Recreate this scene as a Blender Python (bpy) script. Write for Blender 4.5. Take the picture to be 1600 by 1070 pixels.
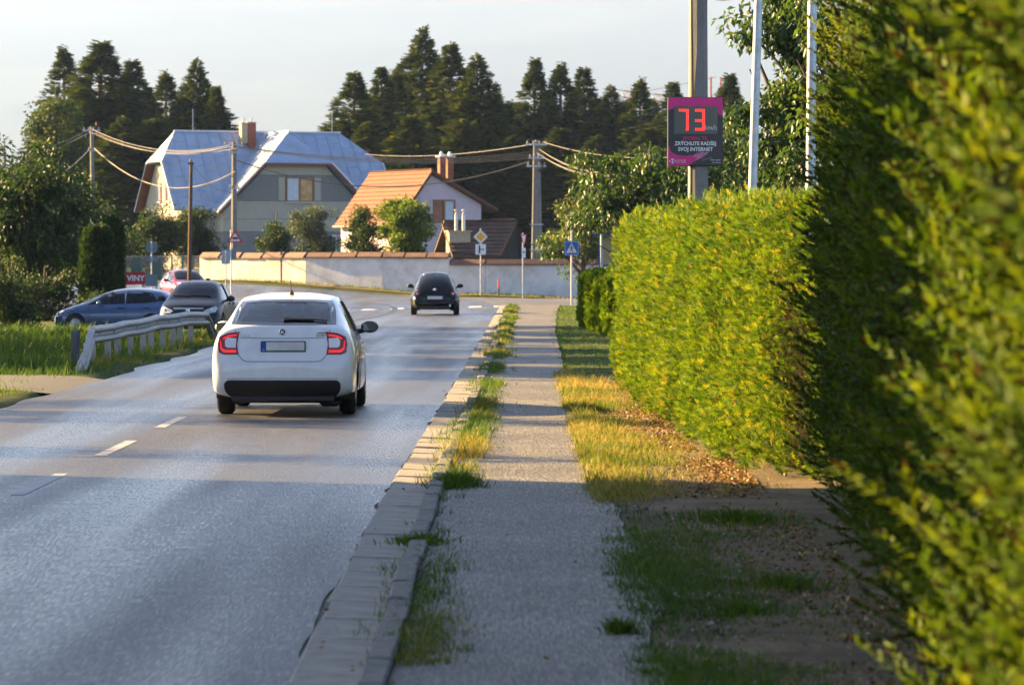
import bpy, bmesh, math, random
import numpy as np
from mathutils import Vector, Matrix, geometry
from mathutils.bvhtree import BVHTree

for o in list(bpy.data.objects):
    bpy.data.objects.remove(o)
SC = bpy.context.scene
C = SC.collection
R = math.radians
random.seed(7)
RNG = np.random.default_rng(11)

# ------------------------------------------------------------------ camera
CAM_H = 1.84
PITCH = math.atan((535 - 409) / 6000.0)          # looking slightly down
cam = bpy.data.cameras.new('camera')
cam.lens = 135.0
cam.sensor_width = 36.0
cam.clip_start = 0.5
cam.clip_end = 30000
cam.dof.use_dof = True
cam.dof.focus_distance = 50.0
cam.dof.aperture_fstop = 6.3
camo = bpy.data.objects.new('camera', cam)
camo.location = (0, 0, CAM_H)
camo.rotation_euler = (math.pi / 2 - PITCH, 0, 0)
C.objects.link(camo)
SC.camera = camo

# ------------------------------------------------------------------ sky, sun, exposure
SUN_EL = R(20.0)
SUN_AZ_LEFT = R(66.0)                             # left of the viewing direction
world = bpy.data.worlds.new('World')
SC.world = world
world.use_nodes = True
wn = world.node_tree.nodes
wl = world.node_tree.links
sky = wn.new('ShaderNodeTexSky')
sky.sky_type = 'NISHITA'
sky.sun_disc = False
sky.sun_elevation = SUN_EL
sky.sun_rotation = -SUN_AZ_LEFT
sky.air_density = 0.5
sky.dust_density = 0.6
sky.ozone_density = 0.9
bgn = wn['Background']
wl.new(sky.outputs['Color'], bgn.inputs['Color'])
bgn.inputs['Strength'].default_value = 0.05
sun = bpy.data.lights.new('sun', 'SUN')
sun.energy = 5.0
sun.angle = R(0.55)
sun.color = (1.0, 0.66, 0.27)
suno = bpy.data.objects.new('sun', sun)
# direction towards the sun
SD = Vector((-math.sin(SUN_AZ_LEFT) * math.cos(SUN_EL), math.cos(SUN_AZ_LEFT) * math.cos(SUN_EL), math.sin(SUN_EL)))
suno.rotation_euler = SD.to_track_quat('Z', 'Y').to_euler()
suno.location = (-40, 30, 40)
C.objects.link(suno)

SC.view_settings.view_transform = 'Standard'
SC.view_settings.look = 'None'
SC.view_settings.gamma = 1.0
SC.view_settings.exposure = 2.95
SC.view_settings.use_curve_mapping = False
SC.render.engine = 'CYCLES'
SC.cycles.use_denoising = True
SC.cycles.max_bounces = 6
SC.cycles.diffuse_bounces = 3
SC.cycles.glossy_bounces = 3
SC.cycles.transmission_bounces = 5
SC.cycles.transparent_max_bounces = 6
SC.cycles.caustics_reflective = False
SC.cycles.caustics_refractive = False
SC.cycles.sample_clamp_indirect = 4.0

def at(px, py, Y):
    """photograph pixel + distance -> world point"""
    e = math.atan((535 - py) / 6000.0) - PITCH
    return Vector(((px - 800) / 6000.0 * Y, Y, CAM_H + Y * math.tan(e)))

# ------------------------------------------------------------------ materials
MATS = {}
def nodes_of(name):
    m = bpy.data.materials.new(name)
    m.use_nodes = True
    nt = m.node_tree
    return m, nt, nt.nodes['Principled BSDF'], nt.nodes['Material Output']

def ramp(nt, stops, fac=None):
    r = nt.nodes.new('ShaderNodeValToRGB')
    e = r.color_ramp.elements
    while len(e) < len(stops):
        e.new(0.5)
    for i, (p, c) in enumerate(stops):
        e[i].position = p
        e[i].color = (c[0], c[1], c[2], 1)
    if fac is not None:
        nt.links.new(fac, r.inputs[0])
    return r

def noise(nt, scale, detail=4, rough=0.6, coord='Object', stretch=None):
    tc = nt.nodes.new('ShaderNodeTexCoord')
    n = nt.nodes.new('ShaderNodeTexNoise')
    n.inputs['Scale'].default_value = scale
    n.inputs['Detail'].default_value = detail
    n.inputs['Roughness'].default_value = rough
    src = tc.outputs[coord]
    if stretch:
        mp = nt.nodes.new('ShaderNodeMapping')
        mp.inputs['Scale'].default_value = stretch
        nt.links.new(src, mp.inputs[0])
        src = mp.outputs[0]
    nt.links.new(src, n.inputs['Vector'])
    return n

def mixc(nt, a, b, fac, mode='MIX'):
    m = nt.nodes.new('ShaderNodeMix')
    m.data_type = 'RGBA'
    m.blend_type = mode
    for sock, v in ((m.inputs[6], a), (m.inputs[7], b)):
        if isinstance(v, tuple):
            sock.default_value = (v[0], v[1], v[2], 1)
        else:
            nt.links.new(v, sock)
    if isinstance(fac, (int, float)):
        m.inputs[0].default_value = fac
    else:
        nt.links.new(fac, m.inputs[0])
    return m.outputs[2]

def mat(name, col, rough=0.6, metal=0.0, spec=0.5, var=0.15, scale=6.0, bump=0.0, bscale=60.0, coat=0.0, emit=None, estr=0.0, dirt=None, dscale=1.5, stretch=None):
    """plain surface whose colour wanders a little around col"""
    if name in MATS:
        return MATS[name]
    m, nt, p, out = nodes_of(name)
    p.inputs['Roughness'].default_value = rough
    p.inputs['Metallic'].default_value = metal
    p.inputs['Specular IOR Level'].default_value = spec
    if coat:
        p.inputs['Coat Weight'].default_value = coat
        p.inputs['Coat Roughness'].default_value = 0.04
    n = noise(nt, scale, 5, 0.65, stretch=stretch)
    lo = tuple(c * (1 - var) for c in col)
    hi = tuple(min(1, c * (1 + var)) for c in col)
    r = ramp(nt, [(0.3, lo), (0.7, hi)], n.outputs[0])
    c = r.outputs[0]
    if dirt:
        n2 = noise(nt, dscale, 6, 0.7)
        r2 = ramp(nt, [(0.48, (0, 0, 0)), (0.72, (1, 1, 1))], n2.outputs[0])
        c = mixc(nt, c, dirt, r2.outputs[0])
    nt.links.new(c, p.inputs['Base Color'])
    if bump:
        nb = noise(nt, bscale, 4, 0.7)
        b = nt.nodes.new('ShaderNodeBump')
        b.inputs['Strength'].default_value = bump
        b.inputs['Distance'].default_value = 0.02
        nt.links.new(nb.outputs[0], b.inputs['Height'])
        nt.links.new(b.outputs[0], p.inputs['Normal'])
    if emit:
        p.inputs['Emission Color'].default_value = (*emit, 1)
        p.inputs['Emission Strength'].default_value = estr
    MATS[name] = m
    return m

def foliage_mat(name, stops, trans=0.4, rough=0.55, spec=0.3, tcol=None, scale=0.0):
    """leaf material: colour from the per-leaf 'tint' attribute, light also passes through"""
    if name in MATS:
        return MATS[name]
    m, nt, p, out = nodes_of(name)
    a = nt.nodes.new('ShaderNodeAttribute')
    a.attribute_name = 'tint'
    r = ramp(nt, stops, a.outputs['Fac'])
    nt.links.new(r.outputs[0], p.inputs['Base Color'])
    p.inputs['Roughness'].default_value = rough
    p.inputs['Specular IOR Level'].default_value = spec
    t = nt.nodes.new('ShaderNodeBsdfTranslucent')
    tc = mixc(nt, r.outputs[0], tcol or (1.0, 0.95, 0.45), 1.0, 'MULTIPLY')
    sc = nt.nodes.new('ShaderNodeVectorMath'); sc.operation = 'SCALE'
    sc.inputs['Scale'].default_value = 1.5
    nt.links.new(tc, sc.inputs[0])
    nt.links.new(sc.outputs[0], t.inputs['Color'])
    mx = nt.nodes.new('ShaderNodeMixShader')
    mx.inputs[0].default_value = trans
    nt.links.new(p.outputs[0], mx.inputs[1])
    nt.links.new(t.outputs[0], mx.inputs[2])
    nt.links.new(mx.outputs[0], out.inputs['Surface'])
    MATS[name] = m
    return m

# ------------------------------------------------------------------ object helpers
def tag(o, label=None, cat=None, group=None, kind=None):
    if label: o['label'] = label
    if cat: o['category'] = cat
    if group: o['group'] = group
    if kind: o['kind'] = kind
    return o

def thing(name, label, cat, loc=(0, 0, 0), rz=0.0, group=None):
    o = bpy.data.objects.new(name, None)
    o.empty_display_size = 0.2
    o.location = loc
    o.rotation_euler = (0, 0, rz)
    C.objects.link(o)
    return tag(o, label, cat, group)

def link(name, me, m=None, parent=None):
    o = bpy.data.objects.new(name, me)
    if m is not None and len(me.materials) == 0:
        me.materials.append(m)
    if parent is not None:
        o.parent = parent
    C.objects.link(o)
    return o

def copy_tree(o, parent=None):
    c = o.copy()
    C.objects.link(c)
    c.parent = parent
    for ch in list(o.children):
        copy_tree(ch, c)
    return c

class MB:
    """collects shapes, then links them as one mesh object"""
    def __init__(s):
        s.v = []; s.f = []; s.mi = []; s.cur = 0
    def add(s, verts, faces):
        b = len(s.v)
        s.v += [tuple(p) for p in verts]
        s.f += [tuple(i + b for i in f) for f in faces]
        s.mi += [s.cur] * len(faces)
        return s
    def box(s, c, d, rz=0.0, rx=0.0):
        x, y, z = (k / 2 for k in d)
        M = Matrix.Translation(c) @ Matrix.Rotation(rz, 4, 'Z') @ Matrix.Rotation(rx, 4, 'X')
        vs = [M @ Vector((a * x, b * y, e * z)) for e in (-1, 1) for a, b in ((-1, -1), (1, -1), (1, 1), (-1, 1))]
        return s.add(vs, [(3, 2, 1, 0), (4, 5, 6, 7), (0, 1, 5, 4), (1, 2, 6, 5), (2, 3, 7, 6), (3, 0, 4, 7)])
    def cbox(s, c, d, ch=0.01, rz=0.0, rx=0.0, ry=0.0):
        """box with a chamfer all round"""
        x, y, z = (k / 2 for k in d)
        ch = min(ch, x * .9, y * .9, z * .9)
        M = Matrix.Translation(c) @ Matrix.Rotation(rz, 4, 'Z') @ Matrix.Rotation(ry, 4, 'Y') @ Matrix.Rotation(rx, 4, 'X')
        rings = [(x - ch, y - ch, -z), (x, y, -z + ch), (x, y, z - ch), (x - ch, y - ch, z)]
        vs = [M @ Vector((a * X, b * Y, Z)) for X, Y, Z in rings for a, b in ((-1, -1), (1, -1), (1, 1), (-1, 1))]
        fs = [(3, 2, 1, 0), (12, 13, 14, 15)]
        for k in range(3):
            for i in range(4):
                j = (i + 1) % 4
                fs.append((k * 4 + i, k * 4 + j, k * 4 + 4 + j, k * 4 + 4 + i))
        return s.add(vs, fs)
    def tube(s, path, r, n=8, cap=True):
        path = [Vector(p) for p in path]
        rs = r if isinstance(r, (list, tuple)) else [r] * len(path)
        vs = []; fs = []
        up = None
        for i, p in enumerate(path):
            d = (path[min(i + 1, len(path) - 1)] - path[max(i - 1, 0)]).normalized()
            ref = Vector((0, 0, 1)) if abs(d.z) < .95 else Vector((1, 0, 0))
            if up is not None:
                ref = up
            a = d.cross(ref).normalized(); b = a.cross(d).normalized(); up = b
            for k in range(n):
                t = 2 * math.pi * (k + .5) / n
                vs.append(p + (a * math.cos(t) + b * math.sin(t)) * rs[i])
        for i in range(len(path) - 1):
            for k in range(n):
                q = (k + 1) % n
                fs.append((i * n + k, i * n + q, (i + 1) * n + q, (i + 1) * n + k))
        if cap:
            fs.append(tuple(range(n - 1, -1, -1)))
            fs.append(tuple(range((len(path) - 1) * n, len(path) * n)))
        return s.add(vs, fs)
    def prism(s, poly, a, b, axis='Y'):
        """2-D polygon swept from a to b along axis. poly is (u,v): Y->(x,z)  X->(y,z)  Z->(x,y)"""
        def mk(u, v, w):
            return {'Y': (u, w, v), 'X': (w, u, v), 'Z': (u, v, w)}[axis]
        n = len(poly)
        vs = [mk(u, v, a) for u, v in poly] + [mk(u, v, b) for u, v in poly]
        fs = [tuple(range(n)), tuple(range(2 * n - 1, n - 1, -1))]
        fs += [(i, i + n, (i + 1) % n + n, (i + 1) % n) for i in range(n)]
        return s.add(vs, fs)
    def lathe(s, prof, n=20, c=(0, 0, 0), axis='Z'):
        """profile of (radius, height)"""
        vs = []; fs = []
        for r_, h in prof:
            for k in range(n):
                t = 2 * math.pi * k / n
                p = (r_ * math.cos(t), r_ * math.sin(t), h)
                if axis == 'X': p = (p[2], p[0], p[1])
                elif axis == 'Y': p = (p[0], p[2], p[1])
                vs.append((p[0] + c[0], p[1] + c[1], p[2] + c[2]))
        for i in range(len(prof) - 1):
            for k in range(n):
                q = (k + 1) % n
                fs.append((i * n + k, i * n + q, (i + 1) * n + q, (i + 1) * n + k))
        return s.add(vs, fs)
    def mesh(s, name):
        me = bpy.data.meshes.new(name)
        me.from_pydata(s.v, [], s.f)
        me.update()
        return me
    def build(s, name, m, parent=None, smooth=False, bevel=0.0, fixn=True):
        me = s.mesh(name)
        if fixn:
            bm = bmesh.new(); bm.from_mesh(me)
            bmesh.ops.recalc_face_normals(bm, faces=bm.faces)
            bm.to_mesh(me); bm.free()
        ms = m if isinstance(m, (list, tuple)) else [m]
        for q in ms:
            me.materials.append(q)
        if len(ms) > 1:
            me.polygons.foreach_set('material_index', s.mi)
        if smooth:
            me.polygons.foreach_set('use_smooth', [True] * len(me.polygons))
            try:
                me.set_sharp_from_angle(angle=R(40))
            except Exception:
                pass
        o = link(name, me, None, parent)
        if bevel:
            b = o.modifiers.new('bevel', 'BEVEL'); b.width = bevel; b.segments = 2; b.limit_method = 'ANGLE'
        return o

def fast_mesh(name, V, T, tint=None, smooth=False):
    """numpy triangles -> mesh"""
    V = np.asarray(V, np.float32); T = np.asarray(T, np.int32)
    me = bpy.data.meshes.new(name)
    me.vertices.add(len(V)); me.vertices.foreach_set('co', V.ravel())
    me.loops.add(T.size); me.loops.foreach_set('vertex_index', T.ravel())
    me.polygons.add(len(T))
    me.polygons.foreach_set('loop_start', np.arange(0, T.size, 3, dtype=np.int32))
    if smooth:
        me.polygons.foreach_set('use_smooth', np.ones(len(T), bool))
    me.update(calc_edges=True)
    if tint is not None:
        a = me.attributes.new('tint', 'FLOAT', 'POINT')
        a.data.foreach_set('value', np.asarray(tint, np.float32))
    return me

def scatter(tv, tt, P, M, S, tint=None, tj=None):
    """copies of a template (tv, tt) at P with 3x3 frames M and scales S"""
    tv = np.asarray(tv, float); tt = np.asarray(tt)
    N = len(P)
    V = np.einsum('nij,kj->nki', M, tv) * np.asarray(S).reshape(N, 1, 1) + P[:, None, :]
    T = tt[None] + (np.arange(N) * len(tv))[:, None, None]
    tn = None
    if tint is not None:
        tn = np.repeat(np.asarray(tint), len(tv))
        if tj is not None:
            tn = np.clip(tn + np.tile(np.asarray(tj), N), 0, 1)
    return V.reshape(-1, 3), T.reshape(-1, 3), tn

def frames(D, roll=None, rng=RNG):
    """3x3 frames whose y axis is D, random roll"""
    D = np.asarray(D, float)
    D = D / np.linalg.norm(D, axis=1, keepdims=True)
    ref = np.where(np.abs(D[:, 2:3]) > .9, np.array([[1., 0, 0]]), np.array([[0., 0, 1]]))
    a = np.cross(D, ref); a /= np.linalg.norm(a, axis=1, keepdims=True)
    b = np.cross(a, D)
    t = rng.uniform(0, 2 * np.pi, len(D)) if roll is None else roll
    x = a * np.cos(t)[:, None] + b * np.sin(t)[:, None]
    z = np.cross(x, D)
    return np.stack([x, D, z], axis=2)

def frames_n(D, N):
    """3x3 frames: y axis D, z axis as near N as it can be"""
    D = D / np.linalg.norm(D, axis=1, keepdims=True)
    x = np.cross(D, N); x /= (np.linalg.norm(x, axis=1, keepdims=True) + 1e-9)
    return np.stack([x, D, np.cross(x, D)], axis=2)

def vnoise(x, y, s=1.0, seed=0):
    """cheap smooth 2-D noise in 0..1"""
    x = np.asarray(x, float) * s; y = np.asarray(y, float) * s
    xi = np.floor(x); yi = np.floor(y); fx = x - xi; fy = y - yi
    fx = fx * fx * (3 - 2 * fx); fy = fy * fy * (3 - 2 * fy)
    def h(a, b):
        q = np.sin(a * 127.1 + b * 311.7 + seed * 74.7) * 43758.5453
        return q - np.floor(q)
    return (h(xi, yi) * (1 - fx) + h(xi + 1, yi) * fx) * (1 - fy) + (h(xi, yi + 1) * (1 - fx) + h(xi + 1, yi + 1) * fx) * fy

def sm(a, b, t):
    t = np.clip((np.asarray(t, float) - a) / (b - a), 0, 1)
    return t * t * (3 - 2 * t)
# ================================================================== THE GROUND, ROADS, PAVEMENT
RE_Y = [-60, 16, 29, 48, 81, 136, 150, 158, 176, 190, 197, 200.5, 203, 206, 212]
RE_X = [-.98, -.98, -1.0, -.9, -.76, -.58, -.5, -.6, -1.2, -2.5, -5, -9, -15, -25, -60]
LE_Y = [-60, 125, 138, 150, 160, 172, 185]
LE_X = [-6.45, -6.45, -7.5, -10.5, -16, -28, -60]
def road_r(y): return np.interp(y, RE_Y, RE_X)
def road_l(y): return np.interp(y, LE_Y, LE_X)
PV_Y = [-60, 16, 30, 45, 60, 100, 140, 160]
PV_R = [.70, .70, .76, .80, .84, 1.12, 1.65, 2.0]
def pave_r(y): return np.interp(y, PV_Y, PV_R)
KERB_W = 0.33                       # flat gutter slabs
def kerb_r(y): return road_r(y) + KERB_W + 0.13

def g(x, y):
    """lie of the land"""
    x = np.asarray(x, float); y = np.asarray(y, float)
    h = .75 * sm(188, 206, y) * sm(1, 16, -x) - .15 * sm(190, 203, y) * sm(-1, 3, x) + .5 * sm(225, 300, y)
    h = h - .5 * sm(6.7, 10.5, -x) * sm(88, 108, y) * (1 - sm(150, 178, y))
    return h
def ground_z(x, y):
    x = np.asarray(x, float); y = np.asarray(y, float)
    inside = sm(-.25, .05, x - road_l(y)) * sm(-.3, .0, np.where(y < 158, .60, road_r(y) + .2) - x)
    side = sm(157, 160, y) * (1 - sm(197, 200, y)) * sm(-4, -3, x)
    m = np.maximum(inside, side)
    und = (vnoise(x, y, .6, 3) - .5) * .05 * (1 - m)
    vs_ = sm(.3, .5, x) * (1 - sm(4.0, 4.4, x)) * sm(1, 3, y) * (1 - sm(57.5, 59.5, y))
    return g(x, y) + und + .03 - .13 * m - .07 * vs_

def axis_lines(parts):
    a = []
    for lo, hi, st in parts:
        a += list(np.arange(lo, hi, st))
    return np.array(a + [parts[-1][1]])
gx = axis_lines([(-6600, -1000, 800), (-1000, -200, 80), (-200, -40, 8), (-40, -12, .8), (-12, -7, .3), (-7, -6, .12), (-6, 0, .6), (0, .8, .1), (.8, 4, .3), (4, 20, 1), (20, 200, 12), (200, 1000, 80), (1000, 6600, 800)])
gy = axis_lines([(-120, 0, 20), (0, 60, 1.2), (60, 300, 1.6), (300, 500, 12), (500, 2000, 120), (2000, 10400, 800)])
GX, GY = np.meshgrid(gx, gy)
GZ = ground_z(GX, GY)
def grid_mesh(name, X, Y, Z):
    ny, nx = X.shape
    V = np.stack([X, Y, Z], -1).reshape(-1, 3)
    i = np.arange(ny * nx).reshape(ny, nx)
    a, b, c, d = i[:-1, :-1].ravel(), i[:-1, 1:].ravel(), i[1:, 1:].ravel(), i[1:, :-1].ravel()
    T = np.concatenate([np.stack([a, b, c], 1), np.stack([a, c, d], 1)])
    return fast_mesh(name, V, T, smooth=True)

def ground_mat():
    m, nt, p, out = nodes_of('meadow_soil')
    n1 = noise(nt, .35, 6, .65); n2 = noise(nt, 9, 5, .7)
    r1 = ramp(nt, [(.3, (.035, .055, .014)), (.5, (.055, .075, .02)), (.62, (.11, .10, .045)), (.8, (.16, .125, .07))], n1.outputs[0])
    r2 = ramp(nt, [(.25, (.55, .55, .5)), (.75, (1.3, 1.3, 1.2))], n2.outputs[0])
    c = mixc(nt, r1.outputs[0], r2.outputs[0], 1.0, 'MULTIPLY')
    nt.links.new(c, p.inputs['Base Color'])
    p.inputs['Roughness'].default_value = .95
    p.inputs['Specular IOR Level'].default_value = .1
    return m
GROUND_M = ground_mat()
tag(link('ground', grid_mesh('ground', GX, GY, GZ), GROUND_M), kind='structure')

def strip_mesh(name, ys, lf, rf, zf, nx=10, jit_l=None, jit_r=None):
    ys = np.asarray(ys, float)
    L = lf(ys) + (jit_l(ys) if jit_l else 0); Rr = rf(ys) + (jit_r(ys) if jit_r else 0)
    t = np.linspace(0, 1, nx + 1)
    X = L[:, None] + (Rr - L)[:, None] * t[None]
    Y = np.repeat(ys[:, None], nx + 1, 1)
    return grid_mesh(name, X, Y, zf(X, Y))

def asphalt(name, base, tracks=False, rough=(.22, .74), warm=0.0):
    m, nt, p, out = nodes_of(name)
    tc = nt.nodes.new('ShaderNodeTexCoord')
    fine = noise(nt, 62, 3, .7, stretch=(1, .07, 1))
    mid = noise(nt, 3.2, 9, .84)
    big = noise(nt, .5, 4, .55, stretch=(1, .12, 1) if tracks else None)
    r1 = ramp(nt, [(.25, tuple(c * .6 for c in base)), (.55, base), (.8, tuple(c * 1.5 for c in base))], big.outputs[0])
    r2 = ramp(nt, [(.34, (.5, .5, .51)), (.5, (1, 1, 1)), (.66, (1.6, 1.57, 1.5))] if tracks else [(.3, (.72, .72, .72)), (.5, (1, 1, 1)), (.7, (1.35, 1.33, 1.28))], mid.outputs[0])
    r3 = ramp(nt, [(.32, (.30, .30, .31)), (.5, (1, 1, 1)), (.68, (2.3, 2.2, 2.0))], fine.outputs[0])
    c = mixc(nt, r1.outputs[0], r2.outputs[0], 1, 'MULTIPLY')
    c = mixc(nt, c, r3.outputs[0], .8, 'MULTIPLY')
    nt.links.new(c, p.inputs['Base Color'])
    mr = nt.nodes.new('ShaderNodeMapRange')
    mr.inputs[1].default_value = .38 if tracks else .3; mr.inputs[2].default_value = .60 if tracks else .7
    mr.inputs[3].default_value = rough[0]; mr.inputs[4].default_value = rough[1]
    if tracks:
        # tyre-polished lanes along the road
        lanes = noise(nt, 1.0, 3, .5, stretch=(.85, .035, 1))
        mxn = nt.nodes.new('ShaderNodeMath'); mxn.operation = 'ADD'
        ml = nt.nodes.new('ShaderNodeMath'); ml.operation = 'MULTIPLY'; ml.inputs[1].default_value = .35
        nt.links.new(mid.outputs[0], ml.inputs[0])
        ml2 = nt.nodes.new('ShaderNodeMath'); ml2.operation = 'MULTIPLY'; ml2.inputs[1].default_value = .65
        nt.links.new(lanes.outputs[0], ml2.inputs[0])
        nt.links.new(ml.outputs[0], mxn.inputs[0]); nt.links.new(ml2.outputs[0], mxn.inputs[1])
        ml.inputs[1].default_value = .15; ml2.inputs[1].default_value = .40
        ml3 = nt.nodes.new('ShaderNodeMath'); ml3.operation = 'MULTIPLY_ADD'; ml3.inputs[1].default_value = .36
        nt.links.new(fine.outputs[0], ml3.inputs[0]); nt.links.new(mxn.outputs[0], ml3.inputs[2])
        nt.links.new(ml3.outputs[0], mr.inputs[0])
    else:
        nt.links.new(mid.outputs[0], mr.inputs[0])
    nt.links.new(mr.outputs[0], p.inputs['Roughness'])
    p.inputs['Specular IOR Level'].default_value = .5
    b = nt.nodes.new('ShaderNodeBump'); b.inputs['Strength'].default_value = .5; b.inputs['Distance'].default_value = .02
    ha = nt.nodes.new('ShaderNodeMath'); ha.operation = 'ADD'
    nt.links.new(fine.outputs[0], ha.inputs[0]); nt.links.new(mid.outputs[0], ha.inputs[1])
    nt.links.new(ha.outputs[0], b.inputs['Height']); nt.links.new(b.outputs[0], p.inputs['Normal'])
    return m
ROAD_M = asphalt('road_asphalt', (.060, .061, .064), True)
PAVE_M = asphalt('pavement_asphalt', (.135, .128, .115), False, (.55, .8))
OLD_M = asphalt('side_road_asphalt', (.10, .10, .10), False, (.45, .7))

ry = np.concatenate([np.arange(-40, 60, .25), np.arange(60, 160, .6), np.arange(160, 212, .8)])
edge_j = lambda y: (vnoise(y, 0 * y, 1.1, 5) - .55) * .10 + (vnoise(y, 0 * y, 2.2, 8) - .5) * .03
road = link('road', strip_mesh('road', ry, road_l, road_r, lambda X, Y: g(X, Y), 14,
            jit_l=lambda y: (vnoise(y, 0 * y, .45, 2) - .5) * .22, jit_r=lambda y: edge_j(y) * (y < 150)), ROAD_M)
tag(road, kind='structure')

# crumbled stone and dust between asphalt and gutter slabs
GRIT_M = mat('grit', (.23, .205, .17), .95, var=.45, scale=70, bump=.6, bscale=160, dirt=(.12, .11, .09), dscale=8)
tag(link('gutter_grit', strip_mesh('gutter_grit', np.arange(-40, 158, .5), lambda y: road_r(y) - .25, lambda y: road_r(y) + .1,
         lambda X, Y: g(X, Y) - .012, 2), GRIT_M), kind='structure')

pave = link('pavement', strip_mesh('pavement', np.concatenate([np.arange(-40, 100, .35), np.arange(100, 163, 1)]), lambda y: kerb_r(y) - .02, pave_r,
            lambda X, Y: g(X, Y) + .055 + (vnoise(X, Y, .9, 4) - .5) * .014, 8,
            jit_r=lambda y: ((vnoise(y, 0 * y, .55, 9) - .5) * .16 + (vnoise(y, 0 * y, 2.4, 19) - .5) * .06) * (1 - .8 * sm(45, 65, y))), PAVE_M)
tag(pave, kind='structure')
side = link('side_road', strip_mesh('side_road', np.arange(160, 197, 1.0), lambda y: road_r(y) - .05, lambda y: 0 * y + 60, lambda X, Y: g(X, Y) + .006, 20), OLD_M)
tag(side, kind='structure')
# lane joining from the left, a little lower than the main road
def lane_l(y): return np.interp(y, [92, 100, 116, 121, 126, 140], [-9.9, -10.4, -11, -14, -30, -30])
def lane_r(y): return np.interp(y, [92, 97, 108, 126, 140], [-9.6, -8.6, -6.9, -6.6, -7.6])
tag(link('left_lane', strip_mesh('left_lane', np.arange(97, 140, .8), lane_l, lane_r, lambda X, Y: g(X, Y) + .035, 30), OLD_M), kind='structure')
# gravel pull-in on the left
GRAV_M = mat('gravel', (.11, .11, .107), .9, var=.5, scale=35, bump=1.0, bscale=60)
tag(link('gravel_shoulder', strip_mesh('gravel_shoulder', np.arange(53.5, 60.5, .4), lambda y: 0 * y - 12.5, lambda y: road_l(y) + .12,
         lambda X, Y: g(X, Y) + .075 * sm(6.5, 7.0, -X) - .01 + (vnoise(X, Y, 2, 1) - .5) * .02, 12,
         jit_l=lambda y: (vnoise(y, 0 * y, .8, 2) - .5) * 1.2), GRAV_M), kind='structure')

# verge of bare soil and litter under the hedges
def soil_mat():
    m, nt, p, out = nodes_of('verge_soil')
    n1 = noise(nt, 1.6, 6, .7); n2 = noise(nt, 26, 5, .75)
    r1 = ramp(nt, [(.3, (.085, .07, .05)), (.5, (.16, .125, .08)), (.7, (.23, .19, .12))], n1.outputs[0])
    r2 = ramp(nt, [(.28, (.45, .42, .4)), (.5, (1, 1, 1)), (.75, (1.55, 1.45, 1.2))], n2.outputs[0])
    nt.links.new(mixc(nt, r1.outputs[0], r2.outputs[0], 1, 'MULTIPLY'), p.inputs['Base Color'])
    p.inputs['Roughness'].default_value = .95; p.inputs['Specular IOR Level'].default_value = .15
    b = nt.nodes.new('ShaderNodeBump'); b.inputs['Strength'].default_value = .8; b.inputs['Distance'].default_value = .03
    nt.links.new(n2.outputs[0], b.inputs['Height']); nt.links.new(b.outputs[0], p.inputs['Normal'])
    return m
SOIL_M = soil_mat()
tag(link('verge_soil', strip_mesh('verge_soil', np.arange(2, 60, .25), lambda y: pave_r(y) - .25, lambda y: 0 * y + 4.5,
         lambda X, Y: g(X, Y) + .042 + (vnoise(X, Y, 1.5, 6) - .4) * .05 * sm(.8, 1.2, X) , 16), SOIL_M), kind='structure')

# gutter slabs and kerb stones, one by one near the camera
SLAB_M = mat('slab_concrete', (.30, .275, .235), .85, var=.3, scale=7, bump=.4, bscale=60, dirt=(.15, .135, .11), dscale=3.5)
KERB_M = mat('kerb_concrete', (.20, .19, .17), .88, var=.3, scale=10, bump=.5, bscale=70, dirt=(.10, .095, .08), dscale=4)
gut = bpy.data.objects.new('gutter', None); C.objects.link(gut); tag(gut, kind='structure')
kst = bpy.data.objects.new('kerb', None); C.objects.link(kst); tag(kst, kind='structure')
def slab_mesh(name, w, l, h, seed):
    rr = random.Random(seed)
    mb = MB(); mb.cbox((0, 0, 0), (w, l, h), .012)
    mb.v = [(x + rr.uniform(-.006, .006), y + rr.uniform(-.006, .006), z + rr.uniform(-.004, .004)) for x, y, z in mb.v]
    me = mb.mesh(name)
    return me
slabs = [slab_mesh('gutter_slab', KERB_W, .992, .12, k) for k in range(7)]
kerbs = [slab_mesh('kerb_stone', .12, .985, .24, 20 + k) for k in range(7)]
for me in slabs: me.materials.append(SLAB_M)
for me in kerbs: me.materials.append(KERB_M)
rr = random.Random(5)
y = 6.0
while y < 96:
    a = math.atan2(float(road_r(y + .5) - road_r(y - .5)), 1)
    o = link('gutter_slab', rr.choice(slabs), None, gut)
    o.location = (float(road_r(y)) + KERB_W / 2 + rr.uniform(-.012, .012), y, -.034 + rr.uniform(-.008, .008))
    o.rotation_euler = (rr.uniform(-.006, .006), .035 + rr.uniform(-.012, .012), -a + rr.uniform(-.008, .008))
    o = link('kerb_stone', rr.choice(kerbs), None, kst)
    o.location = (float(road_r(y)) + KERB_W + .068 + rr.uniform(-.008, .008), y + .4, -.022 + rr.uniform(-.014, .014))
    o.rotation_euler = (rr.uniform(-.01, .01), rr.uniform(-.05, .05), -a + rr.uniform(-.012, .012))
    y += 1.0
def far_run(name, y0, y1, off, w, z0, m, par):
    me = strip_mesh(name, np.arange(y0, y1, 1.0), lambda q: road_r(q) + off, lambda q: road_r(q) + off + w, lambda X, Y: g(X, Y) + z0, 1)
    o = link(name, me, m, par); o['kind'] = 'stuff'
    return o
far_run('far_gutter_slab', 95.6, 158, 0, KERB_W, .028, SLAB_M, gut)
far_run('far_kerb_stone', 96.0, 158, KERB_W, .13, .098, KERB_M, kst)

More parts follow.
